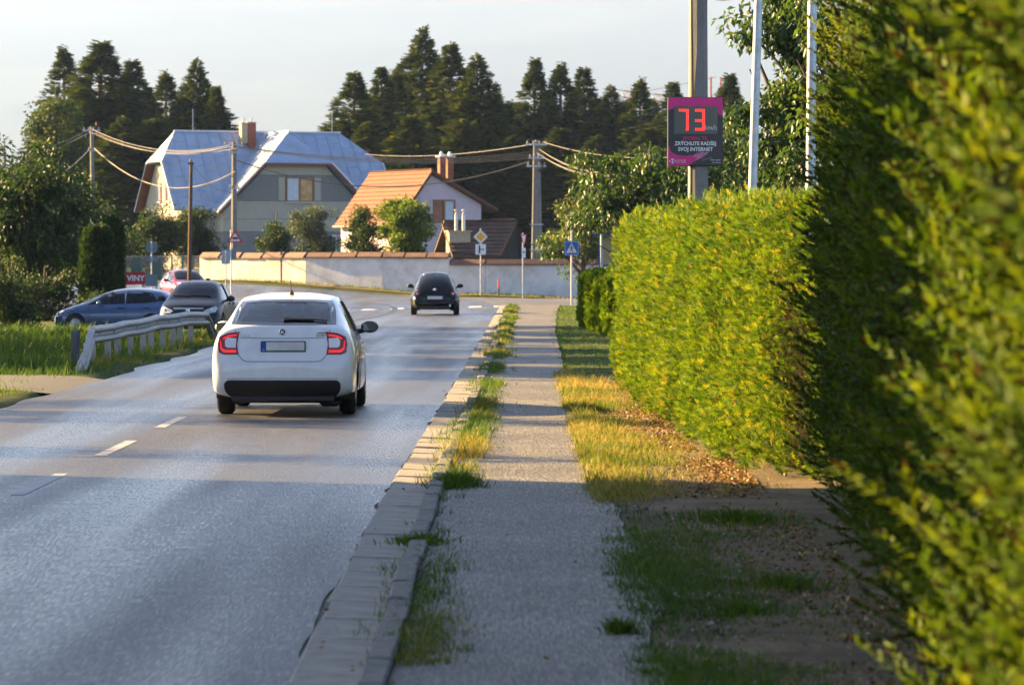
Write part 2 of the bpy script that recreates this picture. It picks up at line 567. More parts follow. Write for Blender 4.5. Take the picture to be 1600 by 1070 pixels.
# road markings
PAINT_M = mat('road_paint', (.36, .36, .355), .6, var=.15, scale=20, dirt=(.16, .16, .165), dscale=7)
ZEBRA_M = mat('zebra_paint', (.72, .72, .70), .55, var=.1, scale=20)
def marking(name, pts, z=.004, m=None):
    mb = MB(); mb.add([(x, y, float(g(x, y)) + z) for x, y in pts], [tuple(range(len(pts)))])
    o = mb.build(name, m or PAINT_M, road, fixn=False)
    return o
yy = 25.0 - 6.1 * 3
for k in range(16):
    y0 = 30.3 + (k - 4) * 6.15 
    if y0 > 47: continue
    marking('centre_dash', [(-3.97, y0), (-3.85, y0), (-3.85, y0 + 3.0), (-3.97, y0 + 3.0)])
for k in range(7):                     # zebra crossing
    x0 = -6.75 + k * 1.0
    y0 = 143.5 + (x0 + 6.75) * 2.1
    marking('crossing_stripe', [(x0, y0), (x0 + .5, y0 + 1.0), (x0 + .5, y0 + 5.0), (x0, y0 + 4.0)], m=ZEBRA_M)
# curved tar seam and a sealed patch in the bend
TAR_M = mat('tar_seam', (.02, .02, .022), .45, var=.2)
def seam(pts, w):
    pts = [Vector((p[0], p[1], 0)) for p in pts]
    vs = []; fs = []
    for i, p in enumerate(pts):
        d = (pts[min(i + 1, len(pts) - 1)] - pts[max(i - 1, 0)]).normalized()
        nrm = Vector((-d.y, d.x, 0)) * w / 2
        for q in (p - nrm, p + nrm):
            vs.append((q.x, q.y, float(g(q.x, q.y)) + .005))
    for i in range(len(pts) - 1):
        fs.append((2 * i, 2 * i + 1, 2 * i + 3, 2 * i + 2))
    mb = MB(); mb.add(vs, fs); mb.build('tar_seam', TAR_M, road, fixn=False)
def arc(cx, cy, rx, ry_, a0, a1, n=24):
    return [(cx + rx * math.cos(R(a0 + (a1 - a0) * i / n)), cy + ry_ * math.sin(R(a0 + (a1 - a0) * i / n))) for i in range(n + 1)]
seam(arc(-7.6, 139, 3.2, 34, -80, 75), .22)
seam([(-4.4 + .02 * math.sin(t * .9), 60 + t) for t in range(0, 60, 2)], .04)
# ================================================================== VEGETATION
def tpl(tris):
    V = []; T = []
    for t in tris:
        b = len(V); V += t; T.append((b, b + 1, b + 2))
    return np.array(V, float), np.array(T)

def fan_tpl(n=4, wid=.17, spread=.62, seed=1):
    rr = random.Random(seed); tr = []
    for k in range(n):
        t = .1 + .75 * k / n
        for s in (-1, 1):
            l = (.52 - .28 * t) * rr.uniform(.85, 1.15); a = spread * rr.uniform(.8, 1.3)
            bx, by = 0, t
            tx, ty = s * l * math.sin(a) * 1.2, t + l * math.cos(a)
            zz = rr.uniform(-.08, .08)
            nx, ny = -(ty - by), tx - bx
            q = wid / math.hypot(nx, ny) * .5
            mx, my = bx + (tx - bx) * .55, by + (ty - by) * .55
            tr.append([(bx, by, 0), (mx + nx * q, my + ny * q, zz), (tx, ty, zz * 1.5)])
            tr.append([(bx, by, 0), (tx, ty, zz * 1.5), (mx - nx * q, my - ny * q, zz)])
    tr.append([(-.05, .0, 0), (.05, 0, 0), (0, 1.05, .02)])
    return tpl(tr)

def spray_tpl(w=.10):
    rr = random.Random(3); tr = [[(-.05, 0, 0), (.05, 0, 0), (0, 1.05, .03)]]
    for k in range(3):
        t = .12 + .26 * k
        for s in (-1, 1):
            l = (.55 - .12 * k) * rr.uniform(.85, 1.15); a = rr.uniform(.45, .8)
            tip = (s * l * math.sin(a), t + l * math.cos(a), rr.uniform(-.12, .12))
            tr.append([(0, t - w * .7, 0), (0, t + w, 0), tip])
    return tpl(tr)

def leaf_tpl():
    V = np.array([(0, 0, 0), (.24, .42, .07), (0, 1, -.05), (-.24, .42, .07)], float)
    return V, np.array([(0, 1, 2), (0, 2, 3)])

def twig_tpl(nn=72, seed=2, side=True):
    """spruce twig: brown stem, side twigs, needles all round"""
    rr = random.Random(seed); tr = []; tj = []
    stems = [((0, 0, 0), (0, 1, 0), 1.0)]
    if side:
        for k in range(4):
            t = .18 + .17 * k; s = 1 if k % 2 else -1
            l = .32 - .05 * k
            stems.append(((0, t, 0), (s * l * .55, t + l * .85, rr.uniform(-.08, .05)), l))
    for a, b, l in stems:
        a = Vector(a); b = Vector(b); d = (b - a).normalized()
        u = d.cross(Vector((0, 0, 1))).normalized(); w = u.cross(d)
        for k in range(3):
            t = 2.094 * k
            o = (u * math.cos(t) + w * math.sin(t)) * .014
            o2 = (u * math.cos(t + 2.094) + w * math.sin(t + 2.094)) * .014
            tr.append([tuple(a + o), tuple(a + o2), tuple(b)]); tj += [1.0] * 3
        n = int(nn * l)
        for k in range(n):
            t = (k + rr.random()) / n
            p = a + (b - a) * t
            an = rr.uniform(0, 6.283)
            o = u * math.cos(an) + w * math.sin(an)
            q = (o * .8 + d * .75).normalized()
            L = .060 * rr.uniform(.8, 1.2)
            sd = q.cross(o).normalized() * .015
            tr.append([tuple(p - sd), tuple(p + sd), tuple(p + q * L)]); tj += [0.0] * 3
        # orange bud cluster at the tip
        for k in range(3):
            o = u * math.cos(k * 2.1) + w * math.sin(k * 2.1)
            tr.append([tuple(b - d * .03 + o * .014), tuple(b - d * .03 - o * .014), tuple(b + d * .03)]); tj += [1.0] * 3
    V, T = tpl(tr)
    return V, T, np.array(tj)

FAN = fan_tpl(); FAN_H = spray_tpl(); BOUGH = spray_tpl(.2); FAN_S = fan_tpl(3, .26, .7, 4)
LEAF = leaf_tpl()
TWIG = twig_tpl()

THUJA_M = foliage_mat('thuja_leaf', [(0, (.022, .050, .004)), (.4, (.085, .165, .010)), (.75, (.20, .265, .016)), (.9, (.29, .27, .022)), (1, (.30, .19, .04))], .42, spec=.12)
SPRUCE_M = foliage_mat('spruce_needle', [(0, (.025, .045, .008)), (.5, (.060, .112, .008)), (.85, (.16, .205, .012)), (.93, (.14, .15, .02)), (1, (.085, .055, .02))], .36, spec=.08)
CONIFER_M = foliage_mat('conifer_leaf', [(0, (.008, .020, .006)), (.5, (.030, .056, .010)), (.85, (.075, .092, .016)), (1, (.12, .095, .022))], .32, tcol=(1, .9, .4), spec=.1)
CHERRY_M = foliage_mat('cherry_leaf', [(0, (.012, .032, .010)), (.5, (.032, .070, .014)), (.85, (.07, .12, .02)), (1, (.20, .18, .03))], .45, rough=.42, spec=.5)
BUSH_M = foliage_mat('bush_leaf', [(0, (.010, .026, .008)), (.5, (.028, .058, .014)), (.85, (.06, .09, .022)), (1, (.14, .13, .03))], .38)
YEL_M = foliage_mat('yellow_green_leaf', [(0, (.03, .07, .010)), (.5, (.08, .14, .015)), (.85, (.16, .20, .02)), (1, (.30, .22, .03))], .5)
GREY_M = foliage_mat('grey_green_leaf', [(0, (.03, .05, .025)), (.6, (.07, .10, .06)), (1, (.12, .15, .09))], .35)
BARK_M = mat('bark', (.10, .075, .05), .95, var=.4, scale=14, bump=.9, bscale=30)
CORE_M = mat('hedge_core', (.016, .014, .008), 1.0, var=.4, scale=9, spec=0.0)  # near-black: the shade deep in the foliage put into the colour

def rdir(n, up=0.0, rng=RNG):
    d = rng.normal(size=(n, 3)); d /= np.linalg.norm(d, axis=1, keepdims=True)
    d[:, 2] += up
    return d / np.linalg.norm(d, axis=1, keepdims=True)

# ---------------------------------------------------------------- hedges
def poly_sample(pts, s):
    pts = np.asarray(pts, float)
    seg = np.diff(pts, axis=0); L = np.hypot(seg[:, 0], seg[:, 1]); cum = np.concatenate([[0], np.cumsum(L)])
    s = np.clip(s, 0, cum[-1] - 1e-6)
    i = np.clip(np.searchsorted(cum, s, side='right') - 1, 0, len(L) - 1)
    t = (s - cum[i]) / L[i]
    P = pts[i] + seg[i] * t[:, None]
    d = seg[i] / L[i][:, None]
    return P, d, cum[-1]

def hedge(name, label, pts, width, hfun, n, smin, smax, plant, mats, template, out_up, tint_f, cat='hedge', lean=None, core_gap=.16, ntop=.18, seed=1, tj=None, groove=.2, rand=.55, face=True):
    """pts: line of the face seen from the road, inside lies on the right of the travel direction"""
    rng = np.random.default_rng(seed)
    P0, d0, L = poly_sample(pts, np.array([0.]))
    root = thing(name, label, cat, (pts[len(pts) // 2][0] + width / 2, pts[len(pts) // 2][1], 0.03))
    ox, oy, oz = root.location
    # solid dark core, added to block light inside the hedge
    ss = np.arange(0, L, .35)
    Pc, dc, _ = poly_sample(pts, ss)
    nc = np.stack([-dc[:, 1], dc[:, 0]], 1)            # outward
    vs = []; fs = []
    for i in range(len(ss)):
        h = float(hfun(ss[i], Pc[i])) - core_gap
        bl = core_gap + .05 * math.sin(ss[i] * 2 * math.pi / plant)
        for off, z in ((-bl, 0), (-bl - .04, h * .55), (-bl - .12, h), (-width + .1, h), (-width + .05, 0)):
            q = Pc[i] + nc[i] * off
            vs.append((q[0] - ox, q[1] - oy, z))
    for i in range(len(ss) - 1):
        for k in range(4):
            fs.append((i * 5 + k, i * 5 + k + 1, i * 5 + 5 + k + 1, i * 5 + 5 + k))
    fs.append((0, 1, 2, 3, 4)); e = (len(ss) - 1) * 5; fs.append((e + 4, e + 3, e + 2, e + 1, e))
    mb = MB(); mb.add(vs, fs); mb.build('dark_core', CORE_M, root)
    # sprays
    s = rng.uniform(0, L, n)
    P, d, _ = poly_sample(pts, s)
    nrm = np.stack([-d[:, 1], d[:, 0]], 1)
    h = hfun(s, P)
    top = rng.random(n) < ntop
    z = np.where(top, h, rng.uniform(0.0, 1, n) ** .9 * h)
    ph = (s / plant + .15 * np.sin(z * 2.1 + np.floor(s / plant) * 3)) % 1
    bulge = groove * np.abs(np.sin(np.pi * ph)) ** .7 - groove * .8
    lump = (vnoise(s, z, 2.6, seed) - .5) * .22 + (vnoise(s, z, 7, seed + 3) - .5) * .09
    gap = vnoise(s, z, 1.7, seed + 9)
    gv = np.abs(np.sin(np.pi * ph))
    off = np.where(top, -rng.uniform(0, 1, n) * width * .9, bulge + lump - rng.exponential(.045, n) - .1 * (gap > .78) - .07 * (z / h) ** 3 - (.30 * (gv < .16) + .15 * (gv < .26)) * (rng.random(n) < .8))
    z = z + np.where(top, (vnoise(s, off, 1.8, 3) - .5) * .2 + rng.normal(0, .03, n), 0)
    X = np.stack([P[:, 0] + nrm[:, 0] * off - ox, P[:, 1] + nrm[:, 1] * off - oy, z], 1)
    D = rdir(n, 0, rng) * rand
    D[:, :2] += nrm * np.where(top, .15, .75)[:, None]
    D[:, 2] += np.where(top, .9, out_up)
    if lean is not None:
        D += np.array(lean)[None]
    S = rng.uniform(smin, smax, n)
    tn = tint_f(s, z, off, rng, n)
    Nh = np.concatenate([nrm, np.full((n, 1), .25)], 1) + rng.normal(0, .45, (n, 3))
    V, T, tt = scatter(template[0], template[1], X, frames_n(D, Nh) if face else frames(D, rng=rng), S, np.clip(tn, 0, .93), tj)
    me = fast_mesh('foliage', V, T, tt)
    fo = link('foliage', me, mats, root)
    return root

def thuja_tint(s, z, off, rng, n):
    t = .42 + .35 * (vnoise(s, z, 1.3, 5) - .5) + rng.normal(0, .19, n)
    br = rng.random(n) < (.05 + .06 * (vnoise(s, z, .9, 15) > .62))
    return np.where(br, rng.uniform(.85, 1, n), np.clip(t, 0, .88))

H1 = [(1.46, 58), (1.50, 50), (1.58, 44), (1.68, 38.5), (1.80, 34.8), (2.02, 32.4), (2.5, 31.0)][::-1]
H1 = [(x + .15, y) for x, y in H1]
def fwd(pts):   # outward must be on the left of travel
    return pts
hedge('thuja_hedge', 'long clipped thuja hedge in bright sunlight beside the pavement', H1, 1.1, lambda s, P: 2.28 + .07 * np.sin(s * 1.3) + .05 * np.sin(s * 3.1),
      78000, .054, .105, .85, THUJA_M, FAN_H, .55, thuja_tint, seed=3, groove=.30, rand=.75, core_gap=.36)

def spruce_tint(s, z, off, rng, n):
    return np.clip(.5 + .45 * (vnoise(s, z, .8, 25) - .5) + rng.normal(0, .13, n), 0, .9)
H2 = [(1.36, 4.5), (1.42, 7.5), (1.58, 10), (1.84, 13), (2.10, 17), (2.30, 21), (2.52, 25), (2.62, 28.0), (2.95, 30.0)]
hedge('spruce_hedge', 'tall untrimmed spruce hedge with orange twig tips at the right edge', H2, 1.5,
      lambda s, P: np.interp(P[..., 1], [4, 13, 20, 25, 28, 30], [3.2, 2.75, 2.85, 2.95, 2.7, 2.3]) + .12 * np.sin(s * 2.3),
      3700, .42, .85, 1.3, SPRUCE_M, TWIG, .75, spruce_tint, lean=(0, .10, .0), core_gap=.30, ntop=.14, seed=5, tj=TWIG[2], groove=.12, rand=.30, face=False)

# small clipped thujas farther along
def thuja_bush(loc, r, h, label, n=2600, group=None, m=None, name='thuja_bush', squash=1.0, smin=.09, smax=.19, cat='shrub', seed=0, square=.35):
    rng = np.random.default_rng(seed + 50)
    root = thing(name, label, cat, loc, 0, group)
    a = rng.uniform(0, 2 * np.pi, n); t = rng.random(n) ** .85
    prof = np.where(t < .12, .78 + t * 1.8, np.where(t < .8, 1.0 - .12 * (t - .12), (1 - ((t - .8) / .2) ** 2.2 * (1 - square)) * .92))
    rad = r * prof * (1 + .16 * (vnoise(a * 2, t * h, 1.6, seed) - .5) + .12 * (vnoise(a * 4, t * h, 3.5, seed + 1) - .5)) - rng.exponential(.03, n)
    X = np.stack([np.cos(a) * rad, np.sin(a) * rad * squash, t * h], 1)
    D = rdir(n, 0, rng) * .5; D[:, 0] += np.cos(a) * .7; D[:, 1] += np.sin(a) * .7; D[:, 2] += .8
    V, T, tt = scatter(FAN[0], FAN[1], X, frames(D, rng=rng), rng.uniform(smin, smax, n), np.clip(.4 + rng.normal(0, .16, n), 0, .85))
    link('foliage', fast_mesh('foliage', V, T, tt), m or THUJA_M, root)
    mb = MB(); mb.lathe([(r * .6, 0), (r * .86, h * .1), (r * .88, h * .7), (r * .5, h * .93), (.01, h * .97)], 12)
    mb.build('dark_core', CORE_M, root)  # solid dark core stands in for the shaded inside
    return root
for i, (px, Yb, r_, h_, lab) in enumerate([
        (927, 104, .36, 1.50, 'dark narrow thuja at the far end of the short row by the lawn'),
        (941, 99, .38, 1.56, 'dark rounded thuja in the middle of the short row by the lawn'),
        (953, 95, .34, 1.50, 'dark thuja of the short row nearest to the long sunlit hedge'),
        (970, 91, .40, 1.54, 'dark thuja half hidden behind the end of the sunlit hedge')]):
    p = at(px, 409, Yb)
    thuja_bush((p.x, Yb, .03), r_, h_, lab, 2200, 'small thujas by the lawn', seed=i)
p = at(153, 409, 150); thuja_bush((p.x, 150, -.35), .62, 3.5, 'tall dark columnar cypress left of its twin beside the red banner', 3200, 'pair of columnar cypresses', name='cypress', smin=.14, smax=.28, seed=11, m=BUSH_M, cat='tree')
p = at(175, 409, 153); thuja_bush((p.x, 153, -.3), .40, 3.85, 'slimmer taller columnar cypress touching the red banner', 2800, 'pair of columnar cypresses', name='cypress', smin=.14, smax=.28, seed=12, m=BUSH_M, cat='tree', square=.05)

# ---------------------------------------------------------------- trees
def conifer_mesh(seed, h=20.0, rb=3.2, n=10500, droop=.35, sp=.95):
    rng = np.random.default_rng(seed)
    # whorled boughs
    V = []; T = []; tn = []; base = 0
    nb = 230
    t = np.sort(rng.random(nb)) ** .8
    P = []; D = []; S = []; tt = []
    for k in range(nb):
        tk = t[k]
        a = k * 2.399 + rng.uniform(-.5, .5)
        L = rb * (1 - tk) ** .86 * rng.uniform(.75, 1.2) * (.5 + .5 * min(1, (1 - tk) * 6)) + .10
        z0 = tk * h * .985 + .02 * h
        m = max(5, int(n / nb * (.45 + 1.1 * (1 - tk))))
        u = rng.random(m) ** .65
        dr = droop * (1 - .5 * tk)
        lift = .22 if tk > .75 else -.05
        x = np.cos(a) * L * u; y = np.sin(a) * L * u
        z = z0 + L * (lift * u - dr * u * u) + rng.normal(0, .16, m)
        side = rng.normal(0, .24 * L * .5 + .08, m)
        x += -np.sin(a) * side * (1 - .6 * u); y += np.cos(a) * side * (1 - .6 * u)
        P.append(np.stack([x, y, z], 1))
        dd = rdir(m, 0, rng) * .55
        dd[:, 0] += np.cos(a) * .8; dd[:, 1] += np.sin(a) * .8; dd[:, 2] += -.25 + .9 * tk ** 4
        D.append(dd); S.append(rng.uniform(.45, 1.0, m) * sp * (.38 + .85 * (1 - tk)))
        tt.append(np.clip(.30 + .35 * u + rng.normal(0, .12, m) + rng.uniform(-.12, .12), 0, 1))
    P.append(np.array([[0, 0, h * .985], [.03, 0, h * .97], [0, .05, h * .96]])); D.append(np.array([[0.05, 0, 1.], [.3, .1, 1], [-.3, .2, 1]])); S.append(np.array([.75, .6, .6])); tt.append(np.array([.8, .8, .8]))
    P = np.concatenate(P); D = np.concatenate(D); S = np.concatenate(S); tt = np.concatenate(tt)
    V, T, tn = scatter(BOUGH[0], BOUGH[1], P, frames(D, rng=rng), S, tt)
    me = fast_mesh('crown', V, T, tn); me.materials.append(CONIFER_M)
    mb = MB(); mb.tube([(0, 0, -.3), (.02, 0, h * .5), (0, 0, h * .96)], [.30, .17, .03], 7)
    tk = mb.mesh('trunk'); tk.materials.append(BARK_M)
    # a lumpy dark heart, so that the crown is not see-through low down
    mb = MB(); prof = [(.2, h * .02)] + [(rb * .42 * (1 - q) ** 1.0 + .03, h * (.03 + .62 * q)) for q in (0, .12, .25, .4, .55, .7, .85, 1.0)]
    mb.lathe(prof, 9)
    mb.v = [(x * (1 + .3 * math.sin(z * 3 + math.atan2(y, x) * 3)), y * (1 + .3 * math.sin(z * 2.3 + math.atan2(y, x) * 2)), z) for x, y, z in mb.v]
    co = mb.mesh('dark_core'); co.materials.append(CORE_M)
    return me, tk, co
CON = [conifer_mesh(31, 20, 3.3), conifer_mesh(32, 20, 2.7, 9500, .5), conifer_mesh(33, 20, 3.9, 11000, .28), conifer_mesh(34, 20, 3.0, 9500, .45, .85)]
CON_N = ['conifer', 'conifer', 'conifer', 'conifer']
def conifer(px, py, Y, wpx, var, label, group='conifers behind the houses', name='conifer'):
    """top of the tree at pixel (px,py), crown about wpx wide low down"""
    top = at(px, py, Y); gz = float(g(top.x, Y))
    h = top.z - gz
    root = thing(name, label, 'tree', (top.x, Y, gz), random.uniform(0, 6), group)
    root.rotation_euler = (random.uniform(-.02, .02), random.uniform(-.025, .025), random.uniform(0, 6))
    rb = [3.3, 2.7, 3.9, 3.0][var]
    sx = (wpx / 6000 * Y / 2) / rb * 2.35
    for nme, me in zip(('crown', 'trunk', 'dark_core'), CON[var]):
        o = link(nme, me, None, root); o.scale = (sx, sx, h / 20.0)
    return root
CONS = [
 (100, 80, 372, 92, 3, 'thin dark spruce top showing left of the broad conifer at upper left'),
 (152, 72, 340, 150, 0, 'broad brownish conifer, tallest of the group at upper left'),
 (214, 100, 345, 92, 1, 'dark conifer left of the metal roof ridge, next to the broad one'),
 (258, 118, 350, 84, 3, 'lower dark conifer right above the left end of the metal roof'),
 (305, 97, 345, 92, 2, 'pointed conifer behind the rod on the metal roof'),
 (344, 140, 338, 70, 1, 'small lighter conifer just left of the brick chimney'),
 (550, 117, 318, 96, 0, 'golden edged conifer standing first right of the metal roof'),
 (597, 111, 324, 80, 1, 'conifer with a crooked top, second right of the metal roof'),
 (626, 116, 330, 72, 3, 'thin conifer in front of the tallest spire behind the pink house'),
 (657, 48, 335, 118, 2, 'tallest spire of the conifers, behind the pink house'),
 (704, 74, 328, 104, 0, 'tall green conifer above the twin brown chimneys'),
 (746, 90, 325, 112, 2, 'dark tapering conifer right of the twin brown chimneys'),
 (784, 165, 330, 84, 1, 'low conifer filling the dip left of the double pole'),
 (830, 98, 335, 84, 0, 'slim light green conifer right above the double pole'),
 (880, 106, 330, 92, 3, 'conifer with ragged twin tops right of the double pole'),
 (914, 112, 336, 80, 1, 'brownish conifer left of the crane boom'),
 (950, 138, 330, 90, 2, 'lower conifer under the left end of the crane boom'),
 (999, 128, 326, 78, 3, 'narrow conifer standing before the crane boom'),
 (1047, 134, 322, 82, 1, 'conifer just left of the speed display post'),
 (1132, 122, 318, 92, 0, 'brownish conifer top between the speed display post and the thin steel post'),
 (1088, 170, 322, 92, 2, 'conifer hidden behind the speed display post'),
 (720, 190, 312, 120, 2, 'dark low conifer behind the twin brown chimneys'),
 (640, 185, 310, 120, 0, 'dark low conifer behind the ridge of the orange roof'),
 (800, 215, 312, 130, 2, 'dark low conifer left of the double pole behind the shed'),
 (870, 205, 310, 130, 0, 'dark low conifer right of the double pole behind the shed'),
 (930, 215, 306, 130, 2, 'dark low conifer behind the cherry boughs'),
 (1010, 205, 306, 130, 0, 'dark low conifer behind the speed display'),
 (575, 195, 312, 110, 2, 'dark low conifer behind the right end of the metal roof'),
 (190, 185, 330, 120, 2, 'dark low conifer left of the lit gable end'),
 (240, 190, 330, 110, 0, 'dark low conifer behind the left hip of the metal roof'),
]
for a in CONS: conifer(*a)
FILL = [(575, 152, 'between the first two conifers right of the metal roof'), (612, 146, 'between the crooked topped conifer and the thin one'), (641, 128, 'just left of the tallest spire'),
 (682, 122, 'just right of the tallest spire'), (726, 132, 'between the two conifers above the twin chimneys'), (768, 150, 'at the left side of the dip in the tree line'), (806, 164, 'at the right side of the dip in the tree line'),
 (856, 148, 'between the light green conifer and the ragged one'), (897, 150, 'between the ragged conifer and the brownish one'), (932, 158, 'left of the conifer under the crane boom'), (974, 162, 'right of the conifer under the crane boom'),
 (1022, 160, 'left of the conifer next to the speed display post'), (126, 128, 'left of the broad conifer at upper left'), (184, 132, 'right of the broad conifer at upper left'), (236, 152, 'between the two dark conifers left of the roof ridge'), (282, 150, 'left of the pointed conifer behind the roof rod'), (326, 160, 'between the pointed conifer and the small lighter one')]
for i, (px_, py_, w_) in enumerate(FILL):
    conifer(px_, py_, 352 + (i * 7) % 24, 96, (i * 3 + 1) % 4, 'half hidden conifer ' + w_)

def limb_paths(h0, h, rx, rng, nl=7):
    paths = [([(0, 0, -.2), (rng.normal(0, .06), rng.normal(0, .06), h0), (rng.normal(0, .2), rng.normal(0, .2), h0 + (h - h0) * .55), (0, 0, h * .92)], [.16, .12, .07, .02])]
    for k in range(nl):
        a = k * 2.4 + rng.uniform(-.3, .3); z0 = h0 * rng.uniform(.75, 1.0) + (h - h0) * .35 * rng.random()
        r1 = rx * rng.uniform(.55, .92); z1 = z0 + (h - h0) * rng.uniform(.2, .55)
        paths.append(([(0, 0, z0), (math.cos(a) * r1 * .45, math.sin(a) * r1 * .45, z0 + (z1 - z0) * .6), (math.cos(a) * r1, math.sin(a) * r1, z1)], [.07, .045, .012]))
    return paths

def leafy(name, label, loc, rx, ry, z0, z1, n, lsize, m, cat='tree', clumps=26, clump_r=.45, droop=.5, seed=0, group=None, trunk=True, h0=None, tmean=.45, shell=.55, trunk_s=1.0, skirt=0.0):
    """broad-leaved tree or bush: limbs plus leaves gathered in uneven clumps"""
    rng = np.random.default_rng(seed + 200)
    root = thing(name, label, cat, loc, 0, group)
    cz = (z0 + z1) / 2; rz = (z1 - z0) / 2
    d = rdir(clumps, 0, rng); rr_ = rng.random(clumps) ** shell
    cc = d * rr_[:, None] * np.array([rx, ry, rz]) * .88 + np.array([0, 0, cz])
    cc[:, 2] -= skirt * np.hypot(cc[:, 0] / rx, cc[:, 1] / ry) ** 2 * rz
    w = rng.uniform(.5, 1.3, clumps); w /= w.sum()
    ci = rng.choice(clumps, n, p=w)
    cr = clump_r * rng.uniform(.6, 1.5, clumps)
    q = rdir(n, 0, rng) * (rng.random(n) ** .5)[:, None] * cr[ci][:, None] * np.array([1.15, 1.15, .85])
    X = cc[ci] + q
    X[:, 2] = np.maximum(X[:, 2], .05)
    D = rdir(n, 0, rng) * .7 + q / (cr[ci][:, None] + .01) * .5; D[:, 2] -= droop
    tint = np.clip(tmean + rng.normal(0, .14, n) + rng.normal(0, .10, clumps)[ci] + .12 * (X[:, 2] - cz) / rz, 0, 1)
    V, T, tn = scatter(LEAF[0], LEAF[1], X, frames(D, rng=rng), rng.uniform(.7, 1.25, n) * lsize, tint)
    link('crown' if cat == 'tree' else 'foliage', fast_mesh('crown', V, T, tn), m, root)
    if trunk:
        mb = MB()
        for p_, r_ in limb_paths(h0 if h0 is not None else z0 * .8 + .3, z1, min(rx, ry), rng):
            mb.tube(p_, [k * trunk_s for k in r_], 6)
        for k in range(clumps):
            c = cc[k]; b = np.array([0, 0, max(.3, c[2] - .5 * np.hypot(c[0], c[1]) - .3)])
            mb.tube([tuple(b), tuple((b + c) / 2 + np.array([0, 0, .1])), tuple(c)], [.03 * trunk_s, .02 * trunk_s, .006], 4)
        mb.build('trunk', BARK_M, root, smooth=True)
    return root
def on(px, Y): 
    x = (px - 800) / 6000 * Y
    return (x, Y, float(g(x, Y)))
# right-hand trees
leafy('cherry_tree', 'leafy cherry tree with drooping leaves below and left of the speed display', on(1015, 96), 2.4, 2.0, 2.3, 5.1, 9000, .15, CHERRY_M, clumps=44, clump_r=.42, droop=.9, seed=1, h0=1.2, tmean=.42)
leafy('cherry_tree', 'dark cherry tree right behind the speed display post', on(1118, 104), 2.6, 2.0, 1.2, 6.1, 9500, .15, CHERRY_M, clumps=48, clump_r=.5, droop=.9, seed=2, h0=1.2, tmean=.36)
leafy('cherry_tree', 'tall cherry tree reaching the top edge between the two steel posts', on(1235, 69), 1.15, 1.3, 1.4, 8.0, 8500, .14, CHERRY_M, clumps=50, clump_r=.36, droop=.8, seed=3, h0=1.6, tmean=.46)
leafy('cherry_tree', 'cherry tree rising behind the spruce hedge at upper right', on(1340, 62), 1.3, 1.2, 1.4, 7.4, 6500, .14, CHERRY_M, clumps=40, clump_r=.38, droop=.8, seed=4, h0=1.6, tmean=.46)
leafy('fruit_tree', 'yellowing fruit tree whose boughs hang over the white wall', on(912, 176), 2.35, 2.2, 1.0, 5.2, 6000, .17, CHERRY_M, clumps=38, clump_r=.5, droop=.9, seed=6, h0=1.0, tmean=.66, skirt=.3)
leafy('garden_tree', 'dense dark green tree behind the bus shelter', on(1030, 150), 3.2, 2.5, .3, 6.3, 8000, .2, BUSH_M, clumps=44, clump_r=.75, seed=7, h0=1.0, tmean=.36)
leafy('garden_tree', 'dark tree in the gap right of the speed display post', on(1190, 130), 3.0, 2.5, .3, 6.4, 8000, .2, BUSH_M, clumps=44, clump_r=.75, seed=8, h0=1.0, tmean=.33)
# gardens in the middle
leafy('lilac_bush', 'dark round bush in front of the lit gable end', on(244, 258), 1.85, 1.4, -.2, 4.9, 12000, .2, BUSH_M, 'shrub', 50, .62, .3, seed=9, tmean=.4)
leafy('yew_bush', 'broad dense dark bush beside the brown wooden pole', on(305, 262), 2.2, 1.5, -.4, 4.7, 17000, .19, BUSH_M, 'shrub', 60, .75, .1, seed=10, tmean=.34)
leafy('willow_bush', 'airy grey green shrub against the grey house front', on(490, 262), 1.95, 1.3, .5, 5.0, 11000, .17, GREY_M, 'shrub', 50, .5, .2, seed=13, tmean=.4)
leafy('garden_shrub', 'thin dark shrub behind the wall below the grey front', on(428, 264), 1.5, 1.2, .2, 3.6, 6500, .18, BUSH_M, 'shrub', 36, .5, .2, seed=14, tmean=.38)
leafy('young_birch', 'slender young tree above the wall below the grey front', on(434, 266), .4, .4, 1.2, 4.9, 500, .13, BUSH_M, 'tree', 9, .25, .2, seed=15, tmean=.55)
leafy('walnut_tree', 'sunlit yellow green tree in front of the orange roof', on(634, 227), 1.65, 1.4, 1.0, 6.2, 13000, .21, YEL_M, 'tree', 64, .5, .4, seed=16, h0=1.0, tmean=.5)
leafy('plum_tree', 'smaller green tree left of the yellow green one by the pink house', on(570, 229), 1.15, 1.0, 1.0, 5.0, 7000, .18, BUSH_M, 'tree', 40, .45, .4, seed=17, h0=1.0, tmean=.6)
# the wooded left side
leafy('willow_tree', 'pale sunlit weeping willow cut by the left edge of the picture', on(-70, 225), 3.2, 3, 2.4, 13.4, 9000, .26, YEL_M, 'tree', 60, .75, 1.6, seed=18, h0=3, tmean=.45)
leafy('ash_tree', 'light green broad tree in front of the broad conifer at upper left', on(88, 300), 2.6, 2.4, 2.0, 15.4, 9000, .32, BUSH_M, 'tree', 60, .9, .4, seed=19, h0=3, tmean=.62)
leafy('hazel_tree', 'dense dark tree filling the left edge above the grass bank', on(8, 162), 3.0, 2.4, .2, 7.9, 15000, .25, BUSH_M, 'tree', 60, .75, .4, seed=20, h0=.8, tmean=.4)
leafy('hazel_tree', 'dark leafy tree around the leaning pole at left', on(84, 172), 2.2, 2.0, .0, 6.6, 10500, .25, BUSH_M, 'tree', 50, .7, .4, seed=21, h0=.8, tmean=.36)
leafy('hazel_tree', 'broad dark tree between the left edge and the leaning pole', on(44, 156), 2.7, 2.2, .0, 7.9, 12000, .25, BUSH_M, 'tree', 60, .75, .4, seed=27, h0=.8, tmean=.3)
